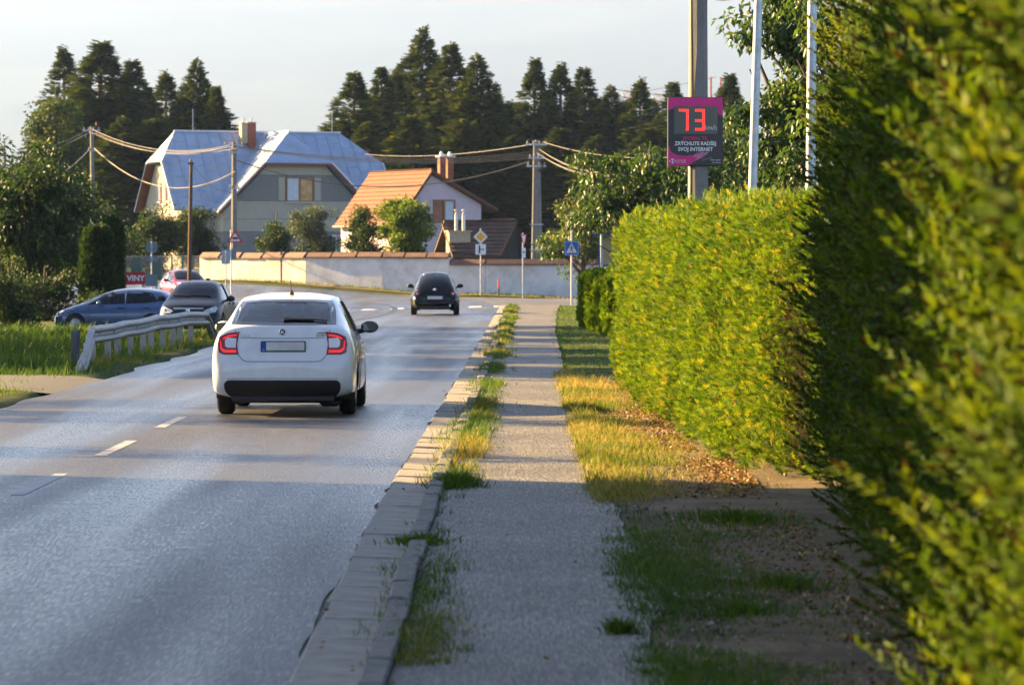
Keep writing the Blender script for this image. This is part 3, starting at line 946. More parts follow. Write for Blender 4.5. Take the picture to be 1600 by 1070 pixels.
leafy('hazel_bush', 'low dark bush behind the blue hatchback', on(70, 150), 1.9, 1.3, -.5, 2.4, 5200, .15, BUSH_M, 'shrub', 36, .5, .3, seed=22, tmean=.3)
leafy('hazel_bush', 'dark bush at the left edge beside the pale path', on(12, 128), 1.5, 1.2, -.6, 2.6, 5200, .14, BUSH_M, 'shrub', 36, .45, .3, seed=23, tmean=.3)
leafy('hazel_bush', 'low bush at the foot of the columnar cypresses', on(150, 146), 1.1, .9, -.5, 1.35, 2600, .13, BUSH_M, 'shrub', 22, .35, .3, seed=24, tmean=.34)
leafy('garden_shrub', 'dark undergrowth left of the lit gable end', on(170, 240), 2.2, 1.5, -.2, 5.2, 5000, .2, BUSH_M, 'shrub', 40, .8, .3, seed=25, tmean=.26)
leafy('garden_shrub', 'dark undergrowth behind the leaning pole', on(110, 236), 2.4, 1.5, -.2, 6.4, 5600, .2, BUSH_M, 'shrub', 40, .85, .3, seed=26, tmean=.28)
# ================================================================== WALL, HOUSES
PLASTER_W = mat('white_plaster', (.64, .63, .61), .9, var=.12, scale=1.3, bump=.25, bscale=30, dirt=(.44, .42, .38), dscale=.9)
PLASTER_B = mat('beige_plaster', (.58, .54, .46), .9, var=.1, scale=1.3, bump=.25, bscale=30, dirt=(.38, .33, .24), dscale=.8)
COPING_M = mat('coping_tile', (.155, .085, .06), .75, var=.25, scale=3, bump=.3, bscale=25)
COPING_L = mat('coping_tile_pale', (.18, .115, .085), .75, var=.2, scale=3, bump=.3, bscale=25)
COLUMN_M = mat('joint_dark', (.10, .09, .08), .9)

def slab_poly(mb, pts, th):
    """flat polygon in space made th thick (downwards along its normal)"""
    pts = [Vector(p) for p in pts]
    n = (pts[1] - pts[0]).cross(pts[-1] - pts[0]).normalized()
    if n.z < 0: n = -n
    k = len(pts)
    lo = [p - n * th for p in pts]
    mb.add(pts + lo, [tuple(range(k)), tuple(range(2 * k - 1, k - 1, -1))] + [(i, i + k, (i + 1) % k + k, (i + 1) % k) for i in range(k)])
    return mb

def clip_line(poly2, u):
    """v-range of polygon at u"""
    vs = []
    for i in range(len(poly2)):
        (a, b), (c, d) = poly2[i], poly2[(i + 1) % len(poly2)]
        if (a - u) * (c - u) < 0:
            vs.append(b + (d - b) * (u - a) / (c - a))
    vs.sort()
    return (vs[0], vs[-1]) if len(vs) >= 2 else None

def plane_frame(pts):
    """origin, horizontal axis, up-slope axis, normal"""
    pts = [Vector(p) for p in pts]
    n = (pts[1] - pts[0]).cross(pts[-1] - pts[0]).normalized()
    if n.z < 0: n = -n
    h = Vector((0, 0, 1)).cross(n).normalized()
    s = n.cross(h).normalized()
    o = pts[0]
    return o, h, s, n, [((p - o).dot(h), (p - o).dot(s)) for p in pts]

def seamed_roof(root, pts, m, step, rib=.035, th=.14, offs=0.0, cross=0):
    """sheet-metal slope: one slab plus raised standing seams"""
    mb = MB(); slab_poly(mb, pts, th); r_ = mb.build('roof_slope', m, root)
    o, h, s, n, p2 = plane_frame(pts)
    us = [p[0] for p in p2]
    u = min(us) + step * (.5 + offs)
    while u < max(us):
        cv = clip_line(p2, u)
        if cv and cv[1] - cv[0] > .3:
            a = o + h * u + s * cv[0]; b = o + h * u + s * cv[1]
            mb = MB()
            q = h * rib
            mb.add([a - q, a + q, a + q + n * .06, a - q + n * .06, b - q, b + q, b + q + n * .06, b - q + n * .06],
                   [(0, 1, 2, 3), (7, 6, 5, 4), (0, 4, 5, 1), (1, 5, 6, 2), (2, 6, 7, 3), (3, 7, 4, 0)])
            mb.build('standing_seam', m, r_)
            if cross:                 # sheet laps
                v = cv[0] + .6 + (u * 1.7) % cross
                while v < cv[1] - .2:
                    cv2 = clip_line(p2, u + step * .98) or cv
                    if cv2[0] < v < cv2[1]:
                        c0 = o + h * (u + rib) + s * v; c1 = o + h * (u + step - rib) + s * v
                        mb = MB(); w = s * .03
                        mb.add([c0 - w, c1 - w, c1 + w, c0 + w, c0 - w + n * .03, c1 - w + n * .03, c1 + w + n * .03, c0 + w + n * .03],
                               [(0, 1, 2, 3), (7, 6, 5, 4), (0, 4, 5, 1), (1, 5, 6, 2), (2, 6, 7, 3), (3, 7, 4, 0)])
                        mb.build('sheet_lap', m, r_)
                    v += cross
        u += step
    return r_

def tiled_roof(root, pts, m, row, th=.12):
    """slope of overlapping tile courses, each course a stepped board of its own with a waved lower edge"""
    mb = MB(); slab_poly(mb, [Vector(p) - Vector((0, 0, .06)) for p in pts], th); base = mb.build('roof_slope', m, root)
    o, h, s, n, p2 = plane_frame(pts)
    sw = [(b, a) for a, b in p2]
    vmin = min(p[1] for p in p2); vmax = max(p[1] for p in p2)
    v = vmin + .02
    while v < vmax - .05:
        lo = clip_line(sw, v); hi = clip_line(sw, min(v + row, vmax - .01))
        if lo and hi:
            nseg = max(4, int((lo[1] - lo[0]) / .45) * 2)
            vs = []; fs = []
            for i in range(nseg + 1):
                t = i / nseg
                up = .015 if i % 2 else 0
                a = o + h * (lo[0] + (lo[1] - lo[0]) * t) + s * v
                b = o + h * (hi[0] + (hi[1] - hi[0]) * t) + s * (v + row)
                vs += [a + n * (-.03), a + n * (.055 + up), b + n * (.005 + up)]
            for i in range(nseg):
                fs += [(3 * i, 3 * i + 3, 3 * i + 4, 3 * i + 1), (3 * i + 1, 3 * i + 4, 3 * i + 5, 3 * i + 2)]
            mb = MB(); mb.add(vs, fs); mb.build('tile_course', m, base)
        v += row
    return base

# ---------------------------------------------------------------- garden wall
WALL = [(9.0, 203.5), (3.4, 204), (-1.4, 204.5), (-3.3, 205.0)]
WALL_B = [(-3.3, 205.0), (-6.9, 206.5), (-11.1, 208.6), (-17.3, 214)]
def wall_run(pts, htop, m, label, name, cop_m, cop_len, piers):
    root = thing(name, label, 'wall', (pts[0][0], pts[0][1], 0))
    ox, oy = pts[0]
    P = [Vector((x - ox, y - oy, 0)) for x, y in pts]
    for i in range(len(P) - 1):
        a, b = P[i], P[i + 1]
        d = (b - a); L = d.length; d.normalize(); nrm = Vector((-d.y, d.x, 0))
        if nrm.y > 0: nrm = -nrm
        za = htop(pts[i]); zb = htop(pts[i + 1])
        ga = float(g(*pts[i])) - .1; gb = float(g(*pts[i + 1])) - .1
        mb = MB()
        q = nrm * .14
        mb.add([a + q + Vector((0, 0, ga)), b + q + Vector((0, 0, gb)), b - q + Vector((0, 0, gb)), a - q + Vector((0, 0, ga)),
                a + q + Vector((0, 0, za)), b + q + Vector((0, 0, zb)), b - q + Vector((0, 0, zb)), a - q + Vector((0, 0, za))],
               [(3, 2, 1, 0), (4, 5, 6, 7), (0, 1, 5, 4), (1, 2, 6, 5), (2, 3, 7, 6), (3, 0, 4, 7)])
        mb.build('wall_panel', m[i] if isinstance(m, list) else m, root)
        n = max(1, round(L / cop_len))
        for k in range(n):
            t0, t1 = k / n + .012, (k + 1) / n - .012
            p0 = a + d * L * t0; p1 = a + d * L * t1
            z0 = za + (zb - za) * t0 + random.uniform(-.022, .022); z1 = z0 + (zb - za) * (t1 - t0)
            w = nrm * .26
            mb = MB(); e = Vector((0, 0, 1))
            vs = []
            for p_, z_ in ((p0, z0), (p1, z1)):
                vs += [p_ + w + e * (z_ - .02), p_ + w + e * (z_ + .06), p_ + e * (z_ + .30), p_ - w + e * (z_ + .06), p_ - w + e * (z_ - .02)]
            mb.add(vs, [(0, 1, 2, 3, 4), (9, 8, 7, 6, 5)] + [(j, j + 5, (j + 1) % 5 + 5, (j + 1) % 5) for j in range(5)])
            cm = cop_m[i] if isinstance(cop_m, list) else cop_m
            mb.build('coping_tile', cm, root)
    for (x, y) in piers:
        mb = MB(); mb.box((x - ox, y - oy - .16, float(g(x, y)) + .9), (.09, .06, 2.0)); mb.build('joint_strip', COLUMN_M, root)
    return root
def top_a(p):       # low right part
    Y = p[1]; return at(800 + p[0] * 6000 / Y, 413.5, Y).z
wall_run(WALL, top_a, PLASTER_W, 'lower right part of the white garden wall, behind the signs', 'garden_wall', COPING_M, 3.4, [])
# the higher part starts a little before the lower one ends
def top_b(p):
    Y = p[1]; return at(800 + p[0] * 6000 / Y, 403.0, Y).z + (0.0)
wall_run(WALL_B, top_b, [PLASTER_W, PLASTER_W, PLASTER_B],
         'higher long part of the garden wall, beige plaster turning white, running to the bend', 'garden_wall', [COPING_M, COPING_M, COPING_L], 1.55, [(-12.6, 209.9)])

wl_pts = np.array(WALL + WALL_B[1:], float)
ws_ = np.linspace(0, 30, 60)
Pw, dw, _L = poly_sample(wl_pts, ws_ * (sum(math.dist(wl_pts[i], wl_pts[i + 1]) for i in range(len(wl_pts) - 1)) / 30.0))
Xw = Pw[:, 0][:, None] + np.zeros((1, 7)); Yw = Pw[:, 1][:, None] - np.array([[.0, .6, 1.2, 1.9, 2.7, 3.6, 4.6]]) - .1 * vnoise(Pw[:, 0], Pw[:, 0] * 0, .8, 2)[:, None]
vm = grid_mesh('wall_verge', Xw, Yw, ground_z(Xw, Yw) + .035)
tag(link('wall_verge', vm, SOIL_M), kind='structure')

# ---------------------------------------------------------------- house with the metal roof
METAL_R = mat('roof_sheet', (.34, .42, .56), .5, .25, var=.18, scale=.9, dirt=(.40, .43, .44), dscale=1.6)
HB = mat('house_beige', (.40, .36, .29), .9, var=.06, scale=2, bump=.15, bscale=40)
HG = mat('house_grey', (.20, .195, .185), .9, var=.06, scale=2, bump=.15, bscale=40)
TRIM = mat('fascia_red', (.20, .05, .035), .7)
TRIMW = mat('flashing', (.62, .60, .58), .5, .3)
WOODB = mat('window_wood', (.26, .10, .035), .5, var=.25, scale=4)
GLASS_D = mat('window_glass', (.035, .04, .05), .08, var=.1, spec=.6)
BLIND = mat('window_blind', (.55, .58, .62), .7, var=.1)
CURTAIN = mat('window_curtain', (.55, .33, .14), .8, var=.35, scale=2.5)
SOFFIT = mat('soffit_wood', (.16, .06, .03), .8, var=.2, scale=3)
BRICK = mat('chimney_brick', (.27, .085, .045), .85, var=.3, scale=7, bump=.4, bscale=20)
STUCCO = mat('chimney_stucco', (.42, .33, .22), .9, var=.15)
CAP = mat('chimney_cap', (.55, .56, .58), .4, .5)

def window(root, x0, x1, z0, z1, y, frame_m, panes, sill=True, depth=.1, side='Y'):
    """framed window standing proud of a wall at y (facing -y); panes is a list of materials"""
    w = MB(); fr = .09
    w.box(((x0 + x1) / 2, y, z1 - fr / 2), (x1 - x0, depth, fr)); w.box(((x0 + x1) / 2, y, z0 + fr / 2), (x1 - x0, depth, fr))
    n = len(panes); pw = (x1 - x0) / n
    for k in range(n + 1):
        xx = x0 + pw * k
        xx = min(max(xx, x0 + fr / 2), x1 - fr / 2)
        w.box((xx, y - .003, (z0 + z1) / 2), (fr * (1.0 if k in (0, n) else 1.4), depth, z1 - z0 - .01))
    fo = w.build('window', frame_m, root)
    for k, pm in enumerate(panes):
        mb = MB(); mb.box((x0 + pw * (k + .5), y + .03, (z0 + z1) / 2), (pw - fr, .02, z1 - z0 - fr * 1.5)); mb.build('pane', pm, fo)
    if sill:
        mb = MB(); mb.box(((x0 + x1) / 2, y - .08, z0 - .04), (x1 - x0 + .2, .24, .06)); mb.build('sill', TRIMW, fo)
    return fo

def house_metal():
    Yc = 296
    c = at(413, 409, Yc)
    rot = R(21)
    gz = float(g(c.x, Yc)) - .1
    root = thing('farmhouse', 'large grey and beige house with blue grey sheet metal half hipped roof', 'house', (c.x, Yc, gz), rot)
    Zr, Ze = 11.75 - gz, 5.75 - gz                      # ridge, eaves
    RL, RR = -7.2, 6.2                                  # ridge ends
    EL, ER = -8.8, 8.9                                  # verge
    D = 5.7                                             # half depth of eaves
    zh = 9.45 - gz
    f = (Zr - zh) / (Zr - Ze) * D
    front = [(EL, -D, Ze), (ER, -D, Ze), (ER, -f, zh), (RR, 0, Zr), (RL, 0, Zr), (EL, -f, zh)]
    back = [(ER, D, Ze), (EL, D, Ze), (EL, f, zh), (RL, 0, Zr), (RR, 0, Zr), (ER, f, zh)]
    seamed_roof(root, front, METAL_R, .95, cross=2.1)
    seamed_roof(root, back, METAL_R, 1.9)
    for pts in ([(EL, f, zh), (EL, -f, zh), (RL, 0, Zr)], [(ER, -f, zh), (ER, f, zh), (RR, 0, Zr)]):
        mb = MB(); slab_poly(mb, pts, .14); mb.build('hip_slope', METAL_R, root)
    # front cross gable
    W = 6.3; F = -7.9; hw = 2.65
    zf = 9.25 - gz; ze = 5.55 - gz
    zr2 = Zr - .12
    x0 = .25
    def gp(sgn):
        return [(x0 + sgn * W, F, ze), (x0 + sgn * hw, F, zf), (x0, F + 2.6, zr2), (x0, -.1, zr2), (x0 + sgn * W, -D - .05, ze)]
    seamed_roof(root, gp(-1), METAL_R, .95, cross=2.3)
    seamed_roof(root, gp(1), METAL_R, .95, cross=2.3)
    mb = MB(); slab_poly(mb, [(x0 - hw, F, zf), (x0 + hw, F, zf), (x0, F + 2.6, zr2)], .14); mb.build('hip_slope', METAL_R, root)
    # verge flashings and red fascia of the front gable
    for sgn in (-1, 1):
        a = Vector((x0 + sgn * hw, F - .02, zf)); b = Vector((x0 + sgn * W, F - .02, ze))
        mb = MB(); mb.tube([a + Vector((0, 0, .04)), b + Vector((0, 0, .04))], .09, 4); mb.build('verge_flashing', TRIMW, root)
        mb = MB(); mb.tube([a + Vector((0, .05, -.16)), b + Vector((0, .05, -.16))], .11, 4); mb.build('fascia', TRIM, root)
        a = Vector((EL if sgn < 0 else ER, -f, zh)); b = Vector((EL if sgn < 0 else ER, -D, Ze))
        mb = MB(); mb.tube([a, b], .10, 4); mb.build('verge_flashing', TRIMW, root)
    mb = MB(); mb.tube([(x0 - hw, F - .03, zf - .14), (x0 + hw, F - .03, zf - .14)], .1, 4); mb.build('fascia', TRIM, root)
    mb = MB(); mb.tube([(x0 + .05, F + 2.5, zr2 + .06), (x0 + .05, 0, zr2 + .06)], .10, 5); mb.build('ridge_cap', TRIMW, root)
    mb = MB(); mb.tube([(RL, 0, Zr + .05), (RR, 0, Zr + .05)], .10, 5); mb.build('ridge_cap', METAL_R, root)
    # left end: deep eaves in brown boards
    mb = MB(); slab_poly(mb, [(EL + .02, -D + .1, Ze - .05), (EL + .02, -f, zh - .12), (EL + .75, -f, zh - .12), (EL + .75, -D + .1, Ze - .05)], .08); mb.build('soffit', SOFFIT, root)
    mb = MB(); slab_poly(mb, [(EL + .02, D - .1, Ze - .05), (EL + .02, f, zh - .12), (EL + .75, f, zh - .12), (EL + .75, D - .1, Ze - .05)], .08); mb.build('soffit', SOFFIT, root)
    # walls: body, gable wall with bands
    mb = MB(); mb.prism([(-5.2, 0), (5.2, 0), (5.2, Ze), (f - .15, zh - .2), (-f + .15, zh - .2), (-5.2, Ze)], -8.1, 8.1, 'X'); mb.build('wall', HB, root)
    wf = F + .55
    hwf = W - .55
    def half_at(z):
        return hwf if z < ze else hwf - (z - ze) * (W - hw) / (zf - ze)
    bands = [(0.0, 2.95, HG), (2.95, 3.9, HB), (3.9, 5.25, HB), (5.25, 7.2, HG), (7.2, zf - .15, HB)]
    bands = [(a, b, m) for a, b, m in bands]
    for a, b, m in bands:
        mb = MB(); e = .012
        zs = sorted({a + e, b - e} | ({ze} if a < ze < b else set()))
        L = [(x0 - half_at(z), z) for z in zs]; Rr = [(x0 + half_at(z), z) for z in reversed(zs)]
        mb.prism(L + Rr, wf, -5.0, 'Y'); mb.build('wall_band', m, root)
    # upper window with shutters of light plaster, lower window
    for s in (-1, 1):
        mb = MB(); mb.box((x0 + .25 + s * 1.42, wf - .025, 6.15), (.5, .05, 1.75)); mb.build('window_surround', HB, root)
    window(root, x0 + .25 - 1.08, x0 + .25 + 1.08, 5.2, 7.05, wf - .05, WOODB, [BLIND, CURTAIN])
    window(root, x0 + 1.8, x0 + 4.4, .9, 2.7, wf - .05, TRIMW, [GLASS_D, GLASS_D])
    # end wall windows (left gable)
    for yy_, z0_, z1_ in ((-.9, 5.1, 6.9), (-2.0, 5.3, 6.7), (.6, 5.3, 6.7), (-1.6, 1.3, 3.2)):
        mb = MB(); mb.box((-8.13, yy_, (z0_ + z1_) / 2), (.1, .75, z1_ - z0_)); fo = mb.build('window', WOODB, root)
        mb = MB(); mb.box((-8.17, yy_, (z0_ + z1_) / 2), (.06, .5, z1_ - z0_ - .25)); mb.build('pane', GLASS_D, fo)
        mb = MB(); mb.box((-8.2, yy_, z0_ - .05), (.2, .9, .07)); mb.build('sill', TRIMW, fo)
    # chimney: plain half and brick half, caps and pots
    mb = MB(); mb.box((-1.95, -.95, Zr - .1), (.48, .65, 1.5)); ch = mb.build('chimney', STUCCO, root)
    mb = MB(); mb.box((-1.36, -.95, Zr - .3), (.62, .7, 2.0)); ch2 = mb.build('chimney', BRICK, root)
    mb = MB(); mb.box((-1.95, -.95, Zr + .69), (.56, .75, .08)); mb.build('cap', STUCCO, ch)
    mb = MB(); mb.box((-1.36, -.95, Zr + .74), (.70, .8, .08)); mb.build('cap', STUCCO, ch2)
    mb = MB(); mb.tube([(-1.95, -.95, Zr + .72), (-1.95, -.95, Zr + 1.15)], .07, 8); mb.build('flue', CAP, ch)
    mb = MB(); mb.tube([(-1.33, -.95, Zr + .77), (-1.33, -.95, Zr + 1.0), (-1.2, -.95, Zr + 1.08)], .06, 8); mb.build('flue', CAP, ch2)
    for xx in (RL + 1.5, RR - .7):
        mb = MB(); mb.tube([(xx, 0, Zr), (xx, 0, Zr + 1.75)], .035, 5); mb.build('lightning_rod', TRIMW, root)
    return root
house_metal()

# ---------------------------------------------------------------- pink house with the orange roof
PINK = mat('pink_plaster', (.60, .46, .50), .9, var=.06, scale=2, bump=.2, bscale=40)
ORANGE_T = mat('orange_tile', (.155, .052, .022), .8, var=.28, scale=2.5, bump=.35, bscale=14, dirt=(.13, .055, .03), dscale=1.2)
BROWN_T = mat('brown_tile', (.10, .055, .038), .75, var=.28, scale=2.5, bump=.35, bscale=14, dirt=(.14, .085, .05), dscale=1.4)
DARKW = mat('dark_timber', (.022, .017, .014), .9, var=.3, scale=5)
def house_pink():
    Yc = 242
    ap = at(672, 267, Yc)
    rot = R(27)
    gz = .25
    root = thing('pink_house', 'pink plastered house with steep orange tiled roof and twin chimneys', 'house', (ap.x, Yc, gz), rot)
    Za = ap.z - gz; L = 9.0
    xl, zl = -2.55, 4.15 - gz
    xr, zr = 4.6, 5.15 - gz
    tiled_roof(root, [(xl, -.3, zl), (0, -.3, Za), (0, L, Za), (xl, L, zl)], ORANGE_T, .33)
    tiled_roof(root, [(xr, -.3, zr), (xr, L, zr), (0, L, Za), (0, -.3, Za)], BROWN_T, .36)
    sl = (Za - zl) / -xl; sr = (Za - zr) / xr
    wl_, wr = -2.15, 3.6
    mb = MB(); mb.prism([(wl_, -.3), (wr, -.3), (wr, Za - sr * wr - .2), (0, Za - .22), (wl_, Za + sl * wl_ - .22)], .0, L - .2, 'Y'); mb.build('wall', PINK, root)
    mb = MB(); mb.tube([(0, -.33, Za - .02), (xr, -.33, zr - .02)], .1, 4); mb.build('bargeboard', SOFFIT, root)
    mb = MB(); mb.tube([(0, -.33, Za - .02), (xl, -.33, zl - .02)], .09, 4); mb.build('bargeboard', SOFFIT, root)
    mb = MB(); mb.tube([(0, -.3, Za + .04), (0, L, Za + .04)], .11, 6); mb.build('ridge_tile', ORANGE_T, root)
    mb = MB(); mb.tube([(xl - .07, -.3, zl - .05), (xl - .07, L, zl - .05)], .075, 6); mb.build('gutter', STUCCO, root)
    mb = MB(); mb.box((.95, -.02, 5.0 - gz), (1.9, .06, 1.62)); mb.build('window_surround', PINK, root)
    window(root, .18, 1.72, 4.25 - gz, 5.75 - gz, -.08, WOODB, [WOODB, BLIND])
    mb = MB(); mb.box((wl_ - .03, 1.6, 1.3), (.08, 1.0, 2.4)); mb.build('door', WOODB, root)
    mb = MB(); mb.box((wl_ - .03, 4.5, 2.0), (.08, 1.1, 1.2)); mb.build('window', GLASS_D, root)
    # small dormer-like gable over the shed roof
    mb = MB(); mb.prism([(1.0, 3.3 - gz), (2.0, 3.3 - gz), (1.5, 3.9 - gz)], -.5, 0, 'Y'); mb.build('porch_gable', SOFFIT, root)
    # twin chimneys at the back
    for k, xx in enumerate((2.55, 3.15)):
        mb = MB(); mb.box((xx, 3.6, Za - .1), (.38, .38, 2.2)); ch = mb.build('chimney', BRICK, root)
        mb = MB(); mb.box((xx, 3.6, Za + 1.02), (.56, .56, .07)); mb.build('cap', CAP, ch)
        mb = MB(); mb.lathe([(.13, 0), (.13, .16), (.08, .26), (.0, .3)], 10, (xx, 3.6, Za + 1.05)); mb.build('cowl', CAP, ch)
    return root
house_pink()

def shed():
    Yc = 223
    a = at(806, 348, Yc)                      # right end of the ridge
    root = thing('garden_shed', 'low dark timber shed with brown tiled roof behind the white wall', 'shed', (a.x, Yc, .15), R(14))
    Z = a.z - .15
    L = 4.3
    lo = 2.05
    ox = .0
    tiled_roof(root, [(-L - .1, -2.7, lo), (-1.7, -2.9, lo - .05), (0, 0, Z), (-L - .1, 0, Z)], BROWN_T, .38)
    tiled_roof(root, [(0, 0, Z), (.5, 3.0, lo), (-L, 3.0, lo), (-L, 0, Z)], BROWN_T, .38)
    # dark boarded gable to the right of the sloping verge
    vs = [(-1.75, -2.7, -.3), (.35, -.15, -.3), (.35, .0, Z - .25), (0, 0, Z - .12), (-1.75, -2.7, lo - .12)]
    mb = MB(); mb.add(vs, [(0, 1, 2, 3, 4)]); mb.add([(-1.75, -2.7, -.3), (-1.75, -2.7, lo - .15), (-L, -2.6, lo - .15), (-L, -2.6, -.3)], [(0, 1, 2, 3)])
    mb.add([(.35, -.15, -.3), (.35, 2.9, -.3), (.35, 2.9, lo - .1), (.35, .0, Z - .25)], [(0, 1, 2, 3)])
    mb.build('boarded_wall', DARKW, root)
    mb = MB(); mb.tube([(-1.7, -2.93, lo - .02), (0, -.02, Z + .03)], .09, 4); mb.build('bargeboard', SOFFIT, root)
    mb = MB(); mb.tube([(0, 0, Z + .04), (-L, 0, Z + .04)], .1, 6); mb.build('ridge_tile', BROWN_T, root)
    # stucco chimney with two steel flues
    cx = -3.75
    mb = MB(); mb.box((cx, -1.35, 2.6), (1.25, .8, 1.6)); ch = mb.build('chimney', STUCCO, root)
    mb = MB(); mb.box((cx, -1.35, 3.43), (1.4, .95, .09)); mb.build('cap', STUCCO, ch)
    for k in (-.12, .32):
        mb = MB(); mb.lathe([(.1, 0), (.1, .95), (.055, 1.0), (.055, 1.12), (.12, 1.16), (.12, 1.22), (0, 1.25)], 10, (cx + k, -1.35, 3.46)); mb.build('flue', mat('flue_steel', (.5, .45, .42), .35, .8), ch)
    return root
shed()

# ---------------------------------------------------------------- unseen house beyond the left edge of the picture, added to shade the road
def plain_house(loc, w, d, he, hr, rz, label, wall_m, roof_m):
    root = thing('shade_house', label, 'house', loc, rz)
    mb = MB(); mb.prism([(-d / 2, -.3), (d / 2, -.3), (d / 2, he), (0, hr - .15), (-d / 2, he)], -w / 2, w / 2, 'X'); mb.build('wall', wall_m, root)
    for s in (-1, 1):
        k = (hr - he) / (d / 2)
        pts = [(-w / 2 - .4, s * (d / 2 + .4), he - .4 * k), (w / 2 + .4, s * (d / 2 + .4), he - .4 * k), (w / 2 + .4, 0, hr), (-w / 2 - .4, 0, hr)]
        mb = MB(); slab_poly(mb, pts, .15); mb.build('roof_slope', roof_m, root)
    for k in range(3):
        window(root, -w / 2 + 1.2 + k * w / 3.2, -w / 2 + 2.5 + k * w / 3.2, 1.0, 2.4, -d / 2 - .04, WOODB, [GLASS_D, GLASS_D])
    mb = MB(); mb.box((w * .2, .5, hr + .3), (.6, .6, 1.6)); mb.build('chimney', BRICK, root)
    return root
# ================================================================== STREET FURNITURE
GALV = mat('galvanised_steel', (.42, .44, .46), .42, .75, var=.2, scale=8, dirt=(.3, .31, .32), dscale=5)
RAIL_M = mat('guardrail_steel', (.34, .335, .32), .5, .6, var=.2, scale=5, dirt=(.3, .28, .24), dscale=2.5)
CONC = mat('pole_concrete', (.20, .19, .18), .85, var=.14, scale=5, bump=.3, bscale=50, dirt=(.14, .13, .12), dscale=1.5)
WOODP = mat('pole_wood', (.12, .075, .045), .9, var=.35, scale=3, bump=.5, bscale=30)
WIRE_M = mat('cable', (.17, .145, .11), .5, var=.1, spec=.6)
SIGN_BACK = mat('sign_back', (.20, .25, .29), .5, .4, var=.1)
WHITE_P = mat('sign_white', (.72, .73, .74), .45, var=.05)
BLUE_P = mat('sign_blue', (.015, .11, .42), .45, var=.05)
BLACK_P = mat('sign_black', (.012, .012, .014), .5, var=.1)
RED_P = mat('sign_red', (.55, .02, .02), .45, var=.05)
YEL_P = mat('sign_yellow', (.75, .38, .01), .45, var=.05)

def text_mesh(body, size, m, parent, loc, name='lettering', align='CENTER', bold=0.0, sx=1.0, extrude=.0015):
    """raised lettering facing -y"""
    cu = bpy.data.curves.new('txt', 'FONT')
    cu.body = body; cu.size = size; cu.align_x = align; cu.align_y = 'CENTER'
    cu.extrude = extrude; cu.offset = bold; cu.resolution_u = 3
    o = bpy.data.objects.new('txt', cu); C.objects.link(o)
    dg = bpy.context.evaluated_depsgraph_get()
    me = bpy.data.meshes.new_from_object(o.evaluated_get(dg))
    bpy.data.objects.remove(o)
    me.materials.clear(); me.materials.append(m)
    q = link(name, me, None, parent)
    q.location = loc; q.rotation_euler = (math.pi / 2, 0, 0); q.scale = (sx, 1, 1)
    return q

def caron(parent, x, y, z, w, r_, m):
    mb = MB(); mb.tube([(x - w, y, z + w), (x, y, z), (x + w, y, z + w)], r_, 4); return mb.build('letter_accent', m, parent)
def text_width(body, size, sx):
    o = text_mesh(body, size, WHITE_P, None, (0, 0, 0), sx=sx, align='LEFT')
    w = max(v.co.x for v in o.data.vertices) * sx
    me = o.data; bpy.data.objects.remove(o); bpy.data.meshes.remove(me)
    return w

def poly_plate(root, name, pts, y, th, m):
    mb = MB(); mb.prism(pts, y - th / 2, y + th / 2, 'Y'); return mb.build(name, m, root)
def regpoly(n, r, rot=0, c=(0, 0)):
    return [(c[0] + r * math.sin(2 * math.pi * k / n + rot), c[1] + r * math.cos(2 * math.pi * k / n + rot)) for k in range(n)]
def rrect(w, h, r, c=(0, 0), k=4):
    pts = []
    for cx, cy, a0 in ((w / 2 - r, h / 2 - r, 0), (-w / 2 + r, h / 2 - r, 90), (-w / 2 + r, -h / 2 + r, 180), (w / 2 - r, -h / 2 + r, 270)):
        for i in range(k + 1):
            a = R(a0 + 90 * i / k); pts.append((c[0] + cx + r * math.cos(a), c[1] + cy + r * math.sin(a)))
    return pts
def round_poly(pts, r, k=3):
    """polygon with rounded corners"""
    out = []
    n = len(pts)
    for i in range(n):
        p0, p1, p2 = Vector(pts[i - 1]), Vector(pts[i]), Vector(pts[(i + 1) % n])
        a = p1 + (p0 - p1).normalized() * r; b = p1 + (p2 - p1).normalized() * r
        for j in range(k + 1):
            t = j / k
            q = a * (1 - t) ** 2 + p1 * 2 * t * (1 - t) + b * t * t
            out.append((q.x, q.y))
    return out
def sign_post(px, pyb, Y, label, ztop, rz=0.0, r=.032, name='road_sign', m=None, cat='sign', group=None):
    x = (px - 800) / 6000 * Y; gz = float(g(x, Y))
    root = thing(name, label, cat, (x, Y, gz), rz, group)
    mb = MB(); mb.tube([(0, 0, -.1), (0, 0, ztop - gz)], r, 8); mb.build('post', m or GALV, root, smooth=True)
    return root, gz
def zz(py, Y): return at(800, py, Y).z

